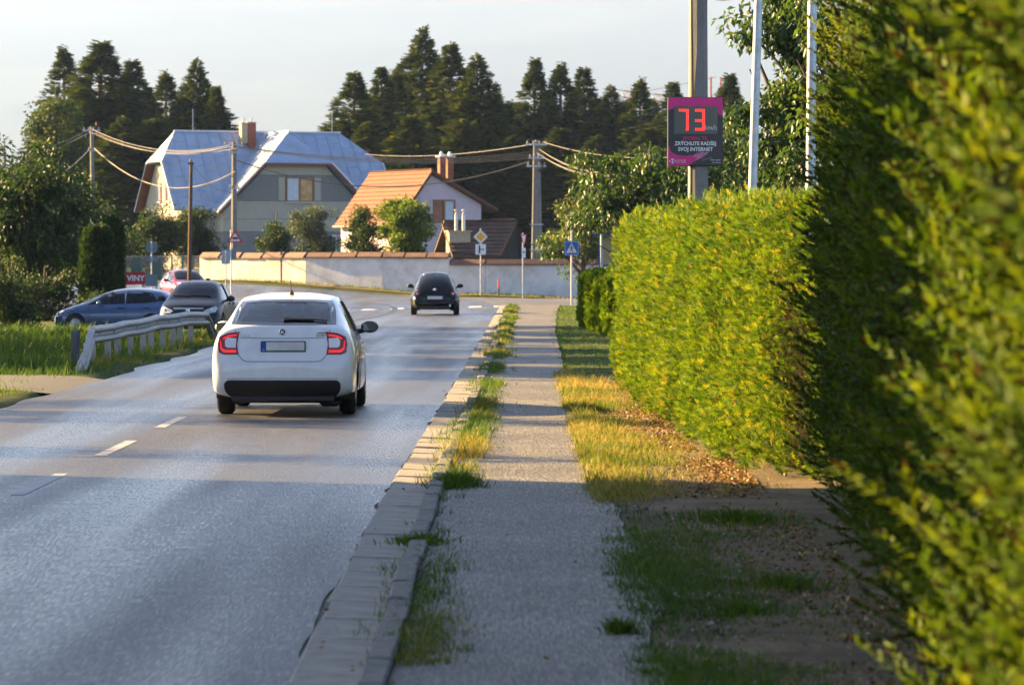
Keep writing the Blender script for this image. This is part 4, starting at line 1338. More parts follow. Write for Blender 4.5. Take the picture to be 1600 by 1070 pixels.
# ---------------------------------------------------------------- speed display on its concrete pole
def speed_pole():
    Y = 56.0
    x = (1090.5 - 800) / 6000 * Y
    root = thing('concrete_pole', 'octagonal grey concrete pole rising behind the sunlit hedge, carrying the speed display', 'pole', (x, Y, .03), R(12))
    mb = MB(); mb.tube([(0, 0, -.3), (0, 0, 4.0), (0, 0, 9.2)], [.168, .143, .115], 8); mb.build('shaft', CONC, root)
    mb = MB(); mb.tube([(-.115 + .01 * math.sin(t), -.10, .3 + t * .5) for t in range(17)], .012, 5); mb.build('conduit', BLACK_P, root)
    for z in (3.45, 4.0):
        mb = MB(); mb.lathe([(.152, -.02), (.160, -.02), (.160, .02), (.152, .02)], 8, (0, 0, z)); mb.build('clamp_band', GALV, root)
    mb = MB(); mb.tube([(.10 + .26 * (1 - math.cos(t * .4)), -.02, 5.72 - .1 * math.sin(t * .4)) for t in range(9)], .012, 5); mb.build('cable_loop', WIRE_M, root)
    s = thing('speed_display', 'magenta and charcoal roadside speed display reading 73 in red lights', 'sign', (at(1085.5, 409, Y).x, Y - .16, zz(206.5, Y)), R(3))
    W, H = .80, 1.0
    DK = mat('display_charcoal', (.028, .027, .033), .45, var=.1); MG = mat('display_magenta', (.62, .01, .20), .42, var=.08)
    mb = MB(); mb.cbox((0, .05, 0), (W, .12, H), .012); mb.build('case', DK, s)
    y = -.013
    # magenta swoosh, top and bottom
    top = [(-.395, .495), (.395, .495), (.395, .225), (.33, .25), (.30, .36), (-.2, .36), (-.33, .335), (-.395, .31)]
    poly_plate(s, 'magenta_band', [(-p[0], p[1]) for p in top][::-1] if False else top, y, .004, MG)
    bot = [(-.395, -.495), (-.12, -.495), (-.02, -.44), (.10, -.36), (.17, -.29), (.02, -.335), (-.15, -.355), (-.28, -.34), (-.36, -.29), (-.385, -.22), (-.395, -.20)]
    poly_plate(s, 'magenta_band', bot, y, .004, MG)
    for k in range(16):       # light streaks
        rr = random.Random(k)
        a = Vector((rr.uniform(-.05, .1), 0, rr.uniform(-.42, -.34))); b = a + Vector((rr.uniform(.08, .17), 0, rr.uniform(.04, .10)))
        mb = MB(); mb.tube([(a.x, y - .003, a.z), (b.x, y - .003, b.z)], .0016, 3); mb.build('light_streak', mat('streak_pink', (.75, .45, .6), .5), s)
    scr = poly_plate(s, 'screen', [(-.315, -.035), (.32, -.035), (.32, .365), (-.315, .365)], y - .004, .008, mat('display_black', (.006, .006, .007), .18, spec=.6))
    LED = mat('red_led', (.6, .02, .02), .4, emit=(1.0, .03, .02), estr=.32)
    pitch = .0212
    dots = []
    def block(x0, z0, nx, nz):
        for i in range(nx):
            for j in range(nz):
                dots.append((x0 + i * pitch, z0 - j * pitch))
    # 7: top bar and right stem
    block(-.235, .318, 7, 2); 
    for j in range(13): 
        for i in range(2): dots.append((-.235 + (5 + i) * pitch - (0 if j < 11 else .004), .318 - (2 + j) * pitch))
    # 3: three bars and right stem
    block(.0, .318, 6, 2); block(.0, .318 - 7 * pitch, 6, 2); block(.0, .318 - 13 * pitch, 6, 2)
    for j in range(15):
        for i in range(2): dots.append((.0 + (5 + i) * pitch, .318 - j * pitch))
    seen = set(); n = 0
    mb0 = MB(); mb0.lathe([(.0088, 0), (.0088, -.004), (.005, -.007), (0.0, -.008)], 7, (0, 0, 0), 'Y'); lm = mb0.mesh('led'); lm.materials.append(LED)
    for d in dots:
        k = (round(d[0], 3), round(d[1], 3))
        if k in seen: continue
        seen.add(k)
        o = link('led', lm, None, scr); o.location = (d[0], y - .008, d[1])
    text_mesh('km/h', .095, mat('display_grey', (.55, .55, .56), .5), s, (.225, y - .009, .055), bold=.0006, sx=.92)
    text_mesh("SPOMAL'TE,", .076, mat('display_pink', (.50, .03, .14), .5), s, (0, y - .003, -.10), bold=.0016, sx=.92)
    text_mesh('ZRÝCHLITE RADSEJ', .076, WHITE_P, s, (.0, y - .003, -.175), bold=.0022, sx=.92)
    tw = text_width('ZRÝCHLITE RADSEJ', .076, .92); a_ = text_width('ZRÝCHLITE RAD', .076, .92); b_ = text_width('ZRÝCHLITE RADS', .076, .92)
    caron(s, -tw / 2 + (a_ + b_) / 2 + .003, y - .005, -.175 + .031, .012, .0042, WHITE_P)
    text_mesh('SVOJ INTERNET', .076, WHITE_P, s, (.0, y - .003, -.258), bold=.0022, sx=.95)
    text_mesh('T', .085, WHITE_P, s, (-.335, y - .004, -.43), bold=.002)
    for dx in (-.037, .037):
        mb = MB(); mb.box((-.335 + dx, y - .004, -.43), (.015, .004, .016)); mb.build('logo_dot', WHITE_P, s)
    mb = MB(); mb.box((-.335, y - .004, -.458), (.036, .003, .008)); mb.build('logo_serif', WHITE_P, s)
    text_mesh('Connecting', .030, WHITE_P, s, (-.28, y - .003, -.415), align='LEFT'); text_mesh('your world.', .030, WHITE_P, s, (-.28, y - .003, -.445), align='LEFT')
    text_mesh('Naša optika', .031, WHITE_P, s, (.365, y - .003, -.41), align='RIGHT'); text_mesh('je už aj tu', .031, WHITE_P, s, (.365, y - .003, -.447), align='RIGHT')
    mb = MB(); mb.box((0, .125, .2), (.3, .04, .04)); mb.box((0, .125, -.2), (.3, .04, .04)); mb.build('bracket', GALV, s)
speed_pole()
for (xb, xt, Y, r_, lab) in ((1175.5, 1184.5, 54, .060, 'thin galvanised steel post behind the hedge, left one of two'), (1266, 1268.5, 47, .058, 'thin galvanised steel post behind the hedge, right one of two')):
    b = at(xb, 300, Y); t = at(xt, 0, Y)
    root = thing('steel_post', lab, 'post', (b.x, Y, .03), 0, 'steel posts behind the hedge')
    dx = (t.x - b.x) / (t.z - b.z)
    mb = MB(); mb.tube([(-dx * b.z, 0, 0), (dx * (7.5 - b.z), 0, 7.5)], [r_ * 1.08, r_ * .96], 12); mb.build('shaft', GALV, root, smooth=True)
    mb = MB(); mb.lathe([(r_ * 1.3, 0), (r_ * 1.3, .25), (r_ * 1.05, .3)], 12, (-dx * b.z, 0, 0)); mb.build('base_collar', GALV, root)

# ---------------------------------------------------------------- road signs ahead
def frontplate(root, gz, pts, zc, m, th=.012, y=-.045, name='plate'):
    return poly_plate(root, name, [(p[0], p[1] + zc) for p in pts], y, th, m)
r_, gz = sign_post(893, 477, 160, 'blue pedestrian crossing sign on a tall grey post right of the junction', zz(340, 160), r=.045)
zc = zz(388, 160) - gz
b = frontplate(r_, gz, rrect(.60, .60, .04), zc, BLUE_P, name='blue_plate')
frontplate(r_, gz, rrect(.56, .56, .04), zc, WHITE_P, .004, -.0535, 'white_border'); frontplate(r_, gz, rrect(.535, .535, .035), zc, BLUE_P, .004, -.057, 'blue_field')
frontplate(r_, gz, [(-.23, -.20), (.23, -.20), (0, .22)], zc, WHITE_P, .004, -.061, 'white_triangle')
mb = MB()
mb.prism(regpoly(10, .030, 0, (0, zc + .105)), -.067, -.063, 'Y')
mb.prism([(-.035, zc + .065), (.035, zc + .065), (.025, zc - .04), (-.025, zc - .04)], -.067, -.063, 'Y')
mb.prism([(-.02, zc - .04), (.01, zc - .04), (-.06, zc - .17), (-.09, zc - .17)], -.067, -.063, 'Y')
mb.prism([(-.01, zc - .04), (.025, zc - .04), (.09, zc - .17), (.06, zc - .17)], -.067, -.063, 'Y')
mb.prism([(-.03, zc + .06), (-.03, zc + .03), (-.085, zc - .03), (-.095, zc - .01)], -.067, -.063, 'Y')
mb.prism([(.03, zc + .06), (.03, zc + .03), (.085, zc - .03), (.095, zc - .01)], -.067, -.063, 'Y')
for k in range(4): mb.prism([(-.19 + k * .11, zc - .195), (-.14 + k * .11, zc - .195), (-.13 + k * .11, zc - .18), (-.18 + k * .11, zc - .18)], -.067, -.063, 'Y')
mb.build('walking_figure', BLACK_P, r_)

r_, gz = sign_post(908, 471, 178, 'round blue and white bus stop sign with small plates', zz(375, 178))
zc = zz(389, 178) - gz
frontplate(r_, gz, regpoly(24, .24), zc, BLUE_P, name='blue_disc'); frontplate(r_, gz, regpoly(24, .165), zc, WHITE_P, .004, -.055, 'white_disc')
frontplate(r_, gz, rrect(.21, .10, .02), zc, BLACK_P, .004, -.059, 'bus_symbol')
for dx in (-.06, .06): frontplate(r_, gz, regpoly(8, .022, 0, (dx, -.06)), zc, BLACK_P, .004, -.060, 'bus_wheel')
zc2 = zz(403, 178) - gz
frontplate(r_, gz, rrect(.42, .24, .02), zc2, WHITE_P, name='white_plate')
frontplate(r_, gz, rrect(.12, .12, .01, (-.12, 0)), zc2, BLACK_P, .004, -.054, 'symbol'); frontplate(r_, gz, rrect(.14, .05, .01, (.10, .04)), zc2, SIGN_BACK, .004, -.054, 'symbol')
frontplate(r_, gz, rrect(.16, .42, .01, (-.09, 0)), zz(420, 178) - gz, WHITE_P, .02, -.05, 'timetable')

r_, gz = sign_post(751, 463, 202, 'yellow diamond priority sign above a white junction plate by the wall', zz(358, 204))
zc = zz(370.5, 204) - gz
frontplate(r_, gz, round_poly([(0, .385), (.385, 0), (0, -.385), (-.385, 0)], .05), zc, WHITE_P, name='white_diamond')
frontplate(r_, gz, round_poly([(0, .36), (.36, 0), (0, -.36), (-.36, 0)], .05), zc, BLACK_P, .003, -.053, 'black_line')
frontplate(r_, gz, round_poly([(0, .35), (.35, 0), (0, -.35), (-.35, 0)], .05), zc, WHITE_P, .003, -.0555, 'white_border')
frontplate(r_, gz, round_poly([(0, .255), (.255, 0), (0, -.255), (-.255, 0)], .03), zc, YEL_P, .004, -.060, 'yellow_diamond')
zc = zz(390, 204) - gz
frontplate(r_, gz, rrect(.55, .55, .03), zc, WHITE_P, name='white_plate')
mb = MB(); mb.prism([(-.10, zc - .21), (-.02, zc - .21), (-.02, zc + .21), (-.10, zc + .21)], -.056, -.052, 'Y'); mb.prism([(-.018, zc - .025), (.18, zc - .025), (.18, zc + .025), (-.018, zc + .025)], -.056, -.052, 'Y'); mb.build('junction_symbol', BLACK_P, r_)

r_, gz = sign_post(817, 465, 197, 'give way sign seen nearly edge on, with a small plate', zz(364, 197), rz=R(68))
zc = zz(376, 197) - gz
frontplate(r_, gz, round_poly([(-.40, .33), (.40, .33), (0, -.36)], .05), zc, RED_P, name='red_triangle')
frontplate(r_, gz, round_poly([(-.25, .25), (.25, .25), (0, -.19)], .03), zc, WHITE_P, .004, -.054, 'white_triangle')
frontplate(r_, gz, rrect(.5, .5, .03), zz(395, 197) - gz, WHITE_P, name='white_plate'); frontplate(r_, gz, rrect(.22, .1, .01), zz(394, 197) - gz, BLACK_P, .004, -.054, 'symbol')

x = (779 - 800) / 6000 * 201.5
root = thing('marker_post', 'slim orange and black marker post at the foot of the white wall', 'post', (x, 201.5, float(g(x, 201.5))))
mb = MB(); mb.tube([(0, 0, 0), (0, 0, .45)], .045, 8); mb.build('foot', BLACK_P, root)
mb = MB(); mb.tube([(0, 0, .45), (0, 0, .93)], .043, 8); mb.build('shaft', mat('marker_orange', (.5, .06, .03), .6), root)

# left-hand signs
r_, gz = sign_post(361, 470, 181, 'red and white triangular cattle warning sign beside the grey pole', zz(360, 181))
r_.rotation_euler = (0, 0, R(-4))
zc = zz(371, 181) - gz
frontplate(r_, gz, round_poly([(-.37 + .2, -.26), (.37 + .2, -.26), (0 + .2, .37)], .06), zc, RED_P, name='red_triangle')
frontplate(r_, gz, round_poly([(-.24 + .2, -.185), (.24 + .2, -.185), (.2, .22)], .03), zc, WHITE_P, .004, -.054, 'white_triangle')
cow = [(.06, -.02), (.09, .03), (.30, .035), (.335, .0), (.345, -.05), (.32, -.05), (.31, -.13), (.285, -.13), (.28, -.06), (.17, -.07), (.165, -.13), (.14, -.13), (.13, -.05), (.10, -.04), (.085, -.05)]
frontplate(r_, gz, cow, zc - .02, BLACK_P, .004, -.058, 'cattle_symbol')
frontplate(r_, gz, rrect(.5, .5, .03), zz(397, 181) - gz, SIGN_BACK, name='square_sign_back', y=.03)
r_, gz = sign_post(143, 450, 170, 'small tilted yellow diamond sign on the leaning pole among the dark trees', zz(385, 170) , r=.03)
r_.rotation_euler = (0, 0, R(35))
zc = zz(356, 170) - gz
mb = MB(); mb.tube([(0, 0, zz(385, 170) - gz), (0, 0, zc + .1)], .03, 6); mb.build('post_top', GALV, r_)
frontplate(r_, gz, round_poly([(0, .27), (.27, 0), (0, -.27), (-.27, 0)], .04), zc, WHITE_P, name='white_diamond')
frontplate(r_, gz, round_poly([(0, .19), (.19, 0), (0, -.19), (-.19, 0)], .03), zc, YEL_P, .004, -.054, 'yellow_diamond')
frontplate(r_, gz, rrect(.22, .34, .02), zz(371, 170) - gz, WHITE_P, name='white_plate'); frontplate(r_, gz, rrect(.2, .2, .02), zz(384, 170) - gz, WHITE_P, name='white_plate')
r_, gz = sign_post(237, 447, 163, 'back of a round sign with a small plate below it, left of the red car', zz(377, 163))
zc = zz(386.5, 163) - gz
frontplate(r_, gz, regpoly(24, .265), zc, SIGN_BACK, y=.04, name='round_sign_back')
frontplate(r_, gz, rrect(.52, .26, .02), zz(404, 163) - gz, SIGN_BACK, y=.04, name='plate_back')
for z_ in (386, 404): 
    mb = MB(); mb.box((0, -.0, zz(z_, 163) - gz), (.16, .09, .05)); mb.build('clamp', GALV, r_)
r_, gz = sign_post(353, 450, 176, 'pale back of a small rectangular sign above the red car', zz(392, 176))
frontplate(r_, gz, rrect(.40, .62, .02), zz(402, 176) - gz, mat('sign_back_pale', (.45, .5, .54), .5, .3), y=.04, name='sign_back')

# red banner and grey board by the shop fence
x = (211 - 800) / 6000 * 158
root = thing('shop_banner', 'red banner with white letters VINY beside the cypress', 'banner', (x, 158, float(g(x, 158))))
zc = zz(435, 158) - root.location.z
poly_plate(root, 'banner_sheet', [(-.40, zc - .27), (.42, zc - .24), (.42, zc + .26), (-.40, zc + .24)], 0, .02, mat('banner_red', (.48, .012, .02), .6, var=.1))
text_mesh('VINY', .32, WHITE_P, root, (.03, -.015, zc), bold=.012)
for dx in (-.38, .40): 
    mb = MB(); mb.tube([(dx, .03, 0), (dx, .03, zc + .3)], .02, 6); mb.build('stake', GALV, root)
x = (234 - 800) / 6000 * 160
root = thing('notice_board', 'grey blue board on legs right of the red banner', 'board', (x, 160, float(g(x, 160))))
zc = zz(438, 160) - root.location.z
poly_plate(root, 'panel', rrect(.66, .50, .02, (0, zc)), 0, .03, SIGN_BACK)
for dx in (-.28, .28):
    mb = MB(); mb.box((dx, .04, zc / 2), (.04, .04, zc + .3)); mb.build('leg', GALV, root)

# fence in front of the farmhouse
def fence():
    Y = 220
    a = at(190, 409, Y); b = at(317, 409, Y - 5)
    gz = float(g(a.x, Y))
    root = thing('garden_fence', 'grey wire mesh garden fence with thin posts left of the wall', 'fence', (a.x, Y, gz))
    n = 9
    top = zz(399, Y) - gz
    M = mat('fence_grey', (.16, .17, .17), .6, .5)
    d = Vector((b.x - a.x, -5, 0))
    for k in range(n):
        p = d * (k / (n - 1))
        mb = MB(); mb.box((p.x, p.y, top / 2), (.09, .09, top)); mb.build('post', M, root)
        if k < n - 1:
            q = d * ((k + 1) / (n - 1))
            for z in (.12, top * .5, top - .05):
                mb = MB(); mb.tube([p + Vector((0, 0, z)), q + Vector((0, 0, z))], .025, 4); mb.build('rail', M, root)
            mb = MB()
            m_ = 12
            for i in range(1, m_):
                s = p + (q - p) * (i / m_); mb.tube([s + Vector((0, 0, .1)), s + Vector((0, 0, top - .06))], .012, 3, False)
            mb.build('mesh_panel', M, root)
    for k in (1, 3):
        p = d * ((k + .5) / (n - 1))
        mb = MB(); mb.cbox((p.x, p.y - .15, top * .45), (.55, .4, top * .85), .04); mb.build('meter_box', mat('box_green', (.06, .10, .08), .6), root)
fence()

# bus shelter behind the thujas
def shelter():
    Y = 112
    x = (953 - 800) / 6000 * Y
    root = thing('bus_shelter', 'blue framed bus stop shelter with a crest notice behind the thujas', 'shelter', (x, Y, .02), R(-6))
    BL = mat('shelter_blue', (.03, .06, .30), .5)
    top = zz(371, Y)
    for dx in (-.30, .12, .95, 1.75):
        mb = MB(); mb.box((dx, 0, top / 2), (.07, .07, top)); mb.build('post', BL, root)
        mb = MB(); mb.box((dx, 1.3, top / 2), (.07, .07, top)); mb.build('post', BL, root)
    mb = MB(); mb.box((.72, 0, top - .85), (2.1, .06, .06)); mb.build('rail', BL, root)
    mb = MB(); mb.box((.72, .62, top + .06), (2.5, 1.7, .1)); mb.build('roof', BL, root)
    for a, b in ((-.28, .10), (.14, .93)):
        mb = MB(); mb.box(((a + b) / 2, .03, top - .42), (b - a - .06, .02, .78)); mb.build('panel', mat('shelter_panel', (.40, .33, .18), .7), root)
    zc = zz(394, Y)
    poly_plate(root, 'notice', rrect(.24, .30, .02, (.33, zc)), -.06, .01, WHITE_P)
    poly_plate(root, 'crest', [(.24, zc + .09), (.42, zc + .09), (.42, zc - .03), (.33, zc - .12), (.24, zc - .03)], -.07, .006, BLUE_P)
    poly_plate(root, 'crest_charge', regpoly(8, .05, 0, (.33, zc + .01)), -.076, .006, RED_P)
    mb = MB(); mb.box((.8, 1.0, .45), (1.6, .35, .05)); mb.build('bench', BL, root)
    s_ = thing('steel_post', 'thin steel post in front of the blue bus shelter', 'post', ((940 - 800) / 6000 * 105, 105, .02))
    mb = MB(); mb.tube([(0, 0, -.1), (0, 0, zz(330, 105))], .045, 8); mb.build('shaft', GALV, s_)
shelter()

# ---------------------------------------------------------------- guardrail
def guardrail():
    root = thing('guardrail', 'dented galvanised steel guardrail with sloping ends on the left roadside', 'guardrail', (-7.25, 66, 0))
    path = []
    def rx(Y): return np.interp(Y, [62, 68, 86, 92], [-7.2, -7.33, -7.12, -6.95]) + 7.25 + .03 * math.sin(Y * 1.1)
    zs = {62.8: .02, 66.3: .60, 88.0: .60, 91.5: .02}
    ys = [62.8, 64.5, 66.0, 66.6] + list(np.arange(68.2, 87.5, 2.0)) + [88.2, 89.8, 91.5]
    def rz(Y): return float(np.interp(Y, [62.8, 66.0, 66.8, 70, 78, 87.6, 88.4, 91.5], [-.20, .50, .58, .56, .60, .57, .52, -.22])) + .012 * math.sin(Y * 2.1)
    # W-beam section: (outwards offset, height)
    sec = [(-.01, -.155), (-.055, -.14), (-.10, -.105), (-.10, -.075), (-.055, -.035), (-.0, -.02), (-.0, .02), (-.055, .035), (-.10, .075), (-.10, .105), (-.055, .14), (-.01, .155)]
    sec = [(-o, z) for o, z in sec]       # bulges to the road (+x)
    for i in range(len(ys) - 1):
        mb = MB(); vs = []; fs = []
        for Y in (ys[i] - .04, ys[i + 1] + .04):
            lap = .004 * (i % 2)
            for o, z in sec:
                vs.append((rx(Y) + o + lap, Y - 66, rz(Y) + z))
        n = len(sec)
        for k in range(n - 1): fs.append((k, k + 1, n + k + 1, n + k))
        b = len(vs)
        vs += [(v[0] - .006, v[1], v[2]) for v in vs]
        fs += [tuple(q + b for q in f[::-1]) for f in fs]
        for k in (0, n - 1): fs.append((k, k + n, k + n + b, k + b))
        mb.add(vs, fs); r_ = mb.build('rail_panel', RAIL_M, root, smooth=True)
        for z in (-.02, .02):
            mb = MB(); mb.lathe([(0, .012), (.016, .010), (.02, 0)], 8, (rx(ys[i + 1]) + .02, ys[i + 1] - 66, rz(ys[i + 1]) + z * 4), 'X'); mb.build('bolt', GALV, r_)
    for Y in np.arange(68.2, 87.5, 2.0):
        z1 = rz(Y) + .10
        mb = MB(); x = rx(Y) - .12
        mb.box((x, Y - 66, z1 / 2 - .1), (.10, .012, z1 + .2)); mb.box((x - .05, Y - 66 + .03, z1 / 2 - .1), (.012, .07, z1 + .2)); mb.box((x + .05, Y - 66 + .03, z1 / 2 - .1), (.012, .07, z1 + .2))
        p = mb.build('post', RAIL_M, root)
        mb = MB(); mb.box((x + .09, Y - 66, z1 - .1), (.10, .08, .18)); mb.build('spacer', RAIL_M, p)
    for Y in (65.9, 66.5):
        mb = MB(); mb.box((rx(Y) - .22, Y - 66, .33), (.10, .12, .66)); mb.build('end_post', mat('end_post_grey', (.07, .085, .10), .6), root)
guardrail()

# ---------------------------------------------------------------- utility poles and cables
def upole(px, pytop, Y, r0, r1, m, label, arms, name='utility_pole', pxb=None, octa=False):
    t = at(px, pytop, Y); gz = float(g(t.x, Y))
    root = thing(name, label, 'pole', (t.x, Y, gz))
    h = t.z - gz
    xb = 0 if pxb is None else at(pxb, 409, Y).x - t.x
    mb = MB(); mb.tube([(xb, 0, -.3), (xb * .4, 0, h * .6), (0, 0, h)], [r0, (r0 + r1) / 2, r1], 8); mb.build('shaft', m, root, smooth=not octa)
    for dz, w in arms:
        mb = MB(); mb.box((0, -r1 - .05, h - dz), (w, .08, .09)); a = mb.build('crossarm', m if m is WOODP else GALV, root)
        k = 4
        for i in range(k):
            xx = -w / 2 + .1 + (w - .2) * i / (k - 1)
            mb = MB(); mb.lathe([(.02, 0), (.05, .03), (.035, .07), (.05, .1), (.03, .14), (0, .16)], 8, (xx, -r1 - .05, h - dz + .05)); mb.build('insulator', mat('porcelain', (.35, .3, .26), .3), a)
    return root
upole(144, 198, 238, .17, .12, CONC, 'grey pole with short crossarm standing in the trees at left', [(.25, 1.1), (1.5, .5)], pxb=146)
upole(366, 222, 215, .20, .13, CONC, 'grey pole with crossarms in front of the farmhouse gable', [(.2, 1.15), (.6, .6), (2.6, .65)])
upole(299, 254, 165, .105, .075, WOODP, 'brown wooden pole beside the red car', [(.05, .25)], pxb=295)
def double_pole():
    Y = 213
    t = at(838, 219, Y); gz = float(g(t.x, Y))
    root = thing('double_pole', 'cluster of grey concrete poles with bundled cables above the shed', 'pole', (t.x, Y, gz))
    h = t.z - gz
    for dx0, dx1, r_ in ((-.22, -.08, .12), (.02, .02, .15), (.27, .12, .12)):
        mb = MB(); mb.tube([(dx0, 0, -.2), (dx1, 0, h - (0 if r_ > .13 else .1))], [r_, r_ * .8], 8); mb.build('shaft', CONC, root, smooth=True)
    for dz, w in ((.25, 1.2), (1.0, .9), (1.45, 1.1)):
        mb = MB(); mb.box((0, -.2, h - dz), (w, .1, .10)); a = mb.build('crossarm', GALV, root)
        for i in range(4):
            mb = MB(); mb.lathe([(.02, 0), (.05, .03), (.035, .07), (.05, .1), (.03, .14), (0, .16)], 8, (-w / 2 + .1 + (w - .2) * i / 3, -.2, h - dz + .05)); mb.build('insulator', mat('porcelain', (.35, .3, .26), .3), a)
    for z in (1.2, 2.6, 4.0):
        mb = MB(); mb.box((.02, -.02, z), (.75, .34, .06)); mb.build('clamp_band', GALV, root)
    mb = MB(); mb.tube([(.3, -.25, h - 1.3), (.36, -.28, h - 1.6), (.1, -.3, h - 1.75)], .07, 6); mb.build('junction_box', BLACK_P, root)
double_pole()

def cable(p0, p1, sag, r_, label, n=22, group=None, m=None):
    a = at(*p0); b = at(*p1)
    pts = []
    for i in range(n + 1):
        t = i / n
        q = a.lerp(b, t); q.z -= sag * 4 * t * (1 - t)
        pts.append(q - a)
    root = MB(); root.tube(pts, r_, 5)
    o = root.build('overhead_cable', m or WIRE_M, None, smooth=True)
    o.location = a
    return tag(o, label, 'cable', group)
ORD = ['topmost', 'second highest', 'third highest', 'lowest']
GA = 'cables between the left pole and the farmhouse pole'
for i, (dy, dx) in enumerate(((0, -6), (2, 0), (5, -10), (7, 5))):
    cable((146 + dx * .6, 201 + dy, 237), (366 + dx, 227 + dy * .6, 214), .75, .015, ORD[i] + ' cable from the pole in the trees to the pole before the farmhouse', group=GA)
GB = 'cables between the farmhouse pole and the pole cluster'
for i, (dy, dx) in enumerate(((0, -6), (3, 0), (6, 6), (9, 3))):
    cable((366 + dx, 227 + dy * .4, 214), (832 + dx * .5, 238 + dy, 212), .55, .015, ORD[i] + ' cable crossing before the metal roof to the pole cluster', group=GB)
GC = 'cables leaving the pole cluster to the right'
for i, (dy, dx) in enumerate(((0, 0), (3, 4), (6, -3), (10, 3))):
    cable((842 + dx, 233 + dy, 212), (1060 + dx, 252 + dy * .6, 150), .85, .015, ORD[i] + ' cable from the pole cluster to the right into the cherry tree', group=GC)
GD = 'cables leaving the pole in the trees to the left'
for i, (dy, dx) in enumerate(((0, 0), (4, 3), (7, -4))):
    cable((142 + dx, 201 + dy, 237), (-40 + dx, 246 + dy, 200), .5, .014, ORD[i] + ' cable from the pole in the trees to the left edge of the picture', group=GD)
cable((828, 252, 212), (368, 250, 214), 1.45, .032, 'thick bundled cable slung low before the gable and the orange roof')
cable((368, 268, 214), (148, 232, 237), 1.6, .03, 'thick bundled cable slung low before the lit gable end')
cable((140, 234, 237), (20, 300, 180), .5, .03, 'thick bundled cable running down into the dark trees at left')
cable((300, 256, 165), (366, 300, 214), .4, .012, 'thin drop wire from the brown wooden pole')
cable((830, 226, 212), (560, 240, 300), .4, .02, 'thin dark wire running back behind the orange roof')
cable((848, 222, 212), (1100, 240, 190), .5, .018, 'thin dark wire from the pole cluster behind the speed display')
b_ = cable((1262, 2, 47), (1420, 16, 40), .05, .010, 'thin black wire leaving the right steel post', m=BLACK_P)

# ---------------------------------------------------------------- far crane boom
def crane():
    Y = 640
    a = at(950, 150, Y); b = at(1118, 168, Y)
    RM = mat('crane_red', (.55, .12, .07), .6); WM = mat('crane_white', (.7, .66, .62), .6)
    gz = float(g(b.x, Y))
    root = thing('tower_crane', 'distant red and white tower crane boom above the conifers', 'crane', (b.x, Y, gz))
    m = b.z - gz; L = a.x - b.x
    dz = a.z - b.z
    n = 14
    for k in range(n):
        x0 = L * k / n; x1 = L * (k + 1) / n
        z0 = m + dz * k / n; z1 = m + dz * (k + 1) / n
        mb = MB()
        for yo, zo in ((-.7, 0), (.7, 0), (0, 1.1)):
            mb.tube([(x0, yo, z0 + zo), (x1, yo, z1 + zo)], .12, 4)
        mb.tube([(x0, -.7, z0), ((x0 + x1) / 2, 0, (z0 + z1) / 2 + 1.1), (x1, -.7, z1)], .07, 4); mb.tube([(x0, .7, z0), ((x0 + x1) / 2, 0, (z0 + z1) / 2 + 1.1), (x1, .7, z1)], .07, 4)
        mb.build('boom_section', RM if k % 2 else WM, root)
    mb = MB()
    for xo in (-.8, .8):
        for yo in (-.8, .8): mb.tube([(xo, yo, -.5), (xo, yo, m + 5)], .14, 4)
    k = 0.0
    while k < m + 3:
        mb.tube([(-.8, -.8, k), (.8, -.8, k + 1.6), (.8, .8, k + 3.2)], .07, 4); k += 3.2
    mb.build('mast', RM, root)
    mb = MB(); mb.tube([(0, 0, m + 5), (L * .7, 0, m + dz * .7 + 1.1)], .06, 4); mb.build('tie_bar', RM, root)
    mb = MB(); mb.box((3.5, 0, m + .2), (7, 1.2, .8)); mb.build('counter_jib', WM, root)
crane()
# ================================================================== CARS
def paint(name, col, rough=.22, flake=.0, coat=.8):
    return mat(name, col, rough, 0.0 + flake, .5 if coat > .5 else .25, var=.03, scale=3, coat=coat, dirt=tuple(c * .82 + .004 for c in col), dscale=2.2)
TYRE = mat('tyre_rubber', (.016, .016, .016), .85, var=.3, scale=20)
RIM = mat('rim_alloy', (.42, .42, .44), .35, .8)
CARBLK = mat('car_black_plastic', (.014, .014, .015), .55, var=.2, scale=12)
CHROME = mat('car_chrome', (.6, .6, .62), .15, 1.0)
CARGLASS = mat('car_dark_glass', (.008, .010, .013), .05, spec=.35, var=.1)
INTER = mat('car_interior', (.018, .018, .02), .8, var=.2)
SEAM = mat('panel_gap', (.02, .02, .02), .9)
LIGHT_R = mat('tail_lamp_red', (.30, .006, .005), .12, coat=.6)
LIGHT_R2 = mat('tail_lamp_bright', (.6, .02, .012), .12, emit=(1, .03, .015), estr=.10)
LIGHT_C = mat('lamp_clear', (.80, .80, .82), .35, 0.0, coat=.6)
HEADL = mat('head_lamp', (.55, .57, .6), .1, .4, coat=.8)
HEADON = mat('head_lamp_on', (.8, .8, .8), .2, emit=(1, .93, .8), estr=.6)
PLATE = mat('plate_white', (.62, .62, .62), .5)
PLATE_BL = mat('plate_blue', (.01, .06, .35), .5)
PLATE_GR = mat('plate_green', (.04, .20, .10), .5)

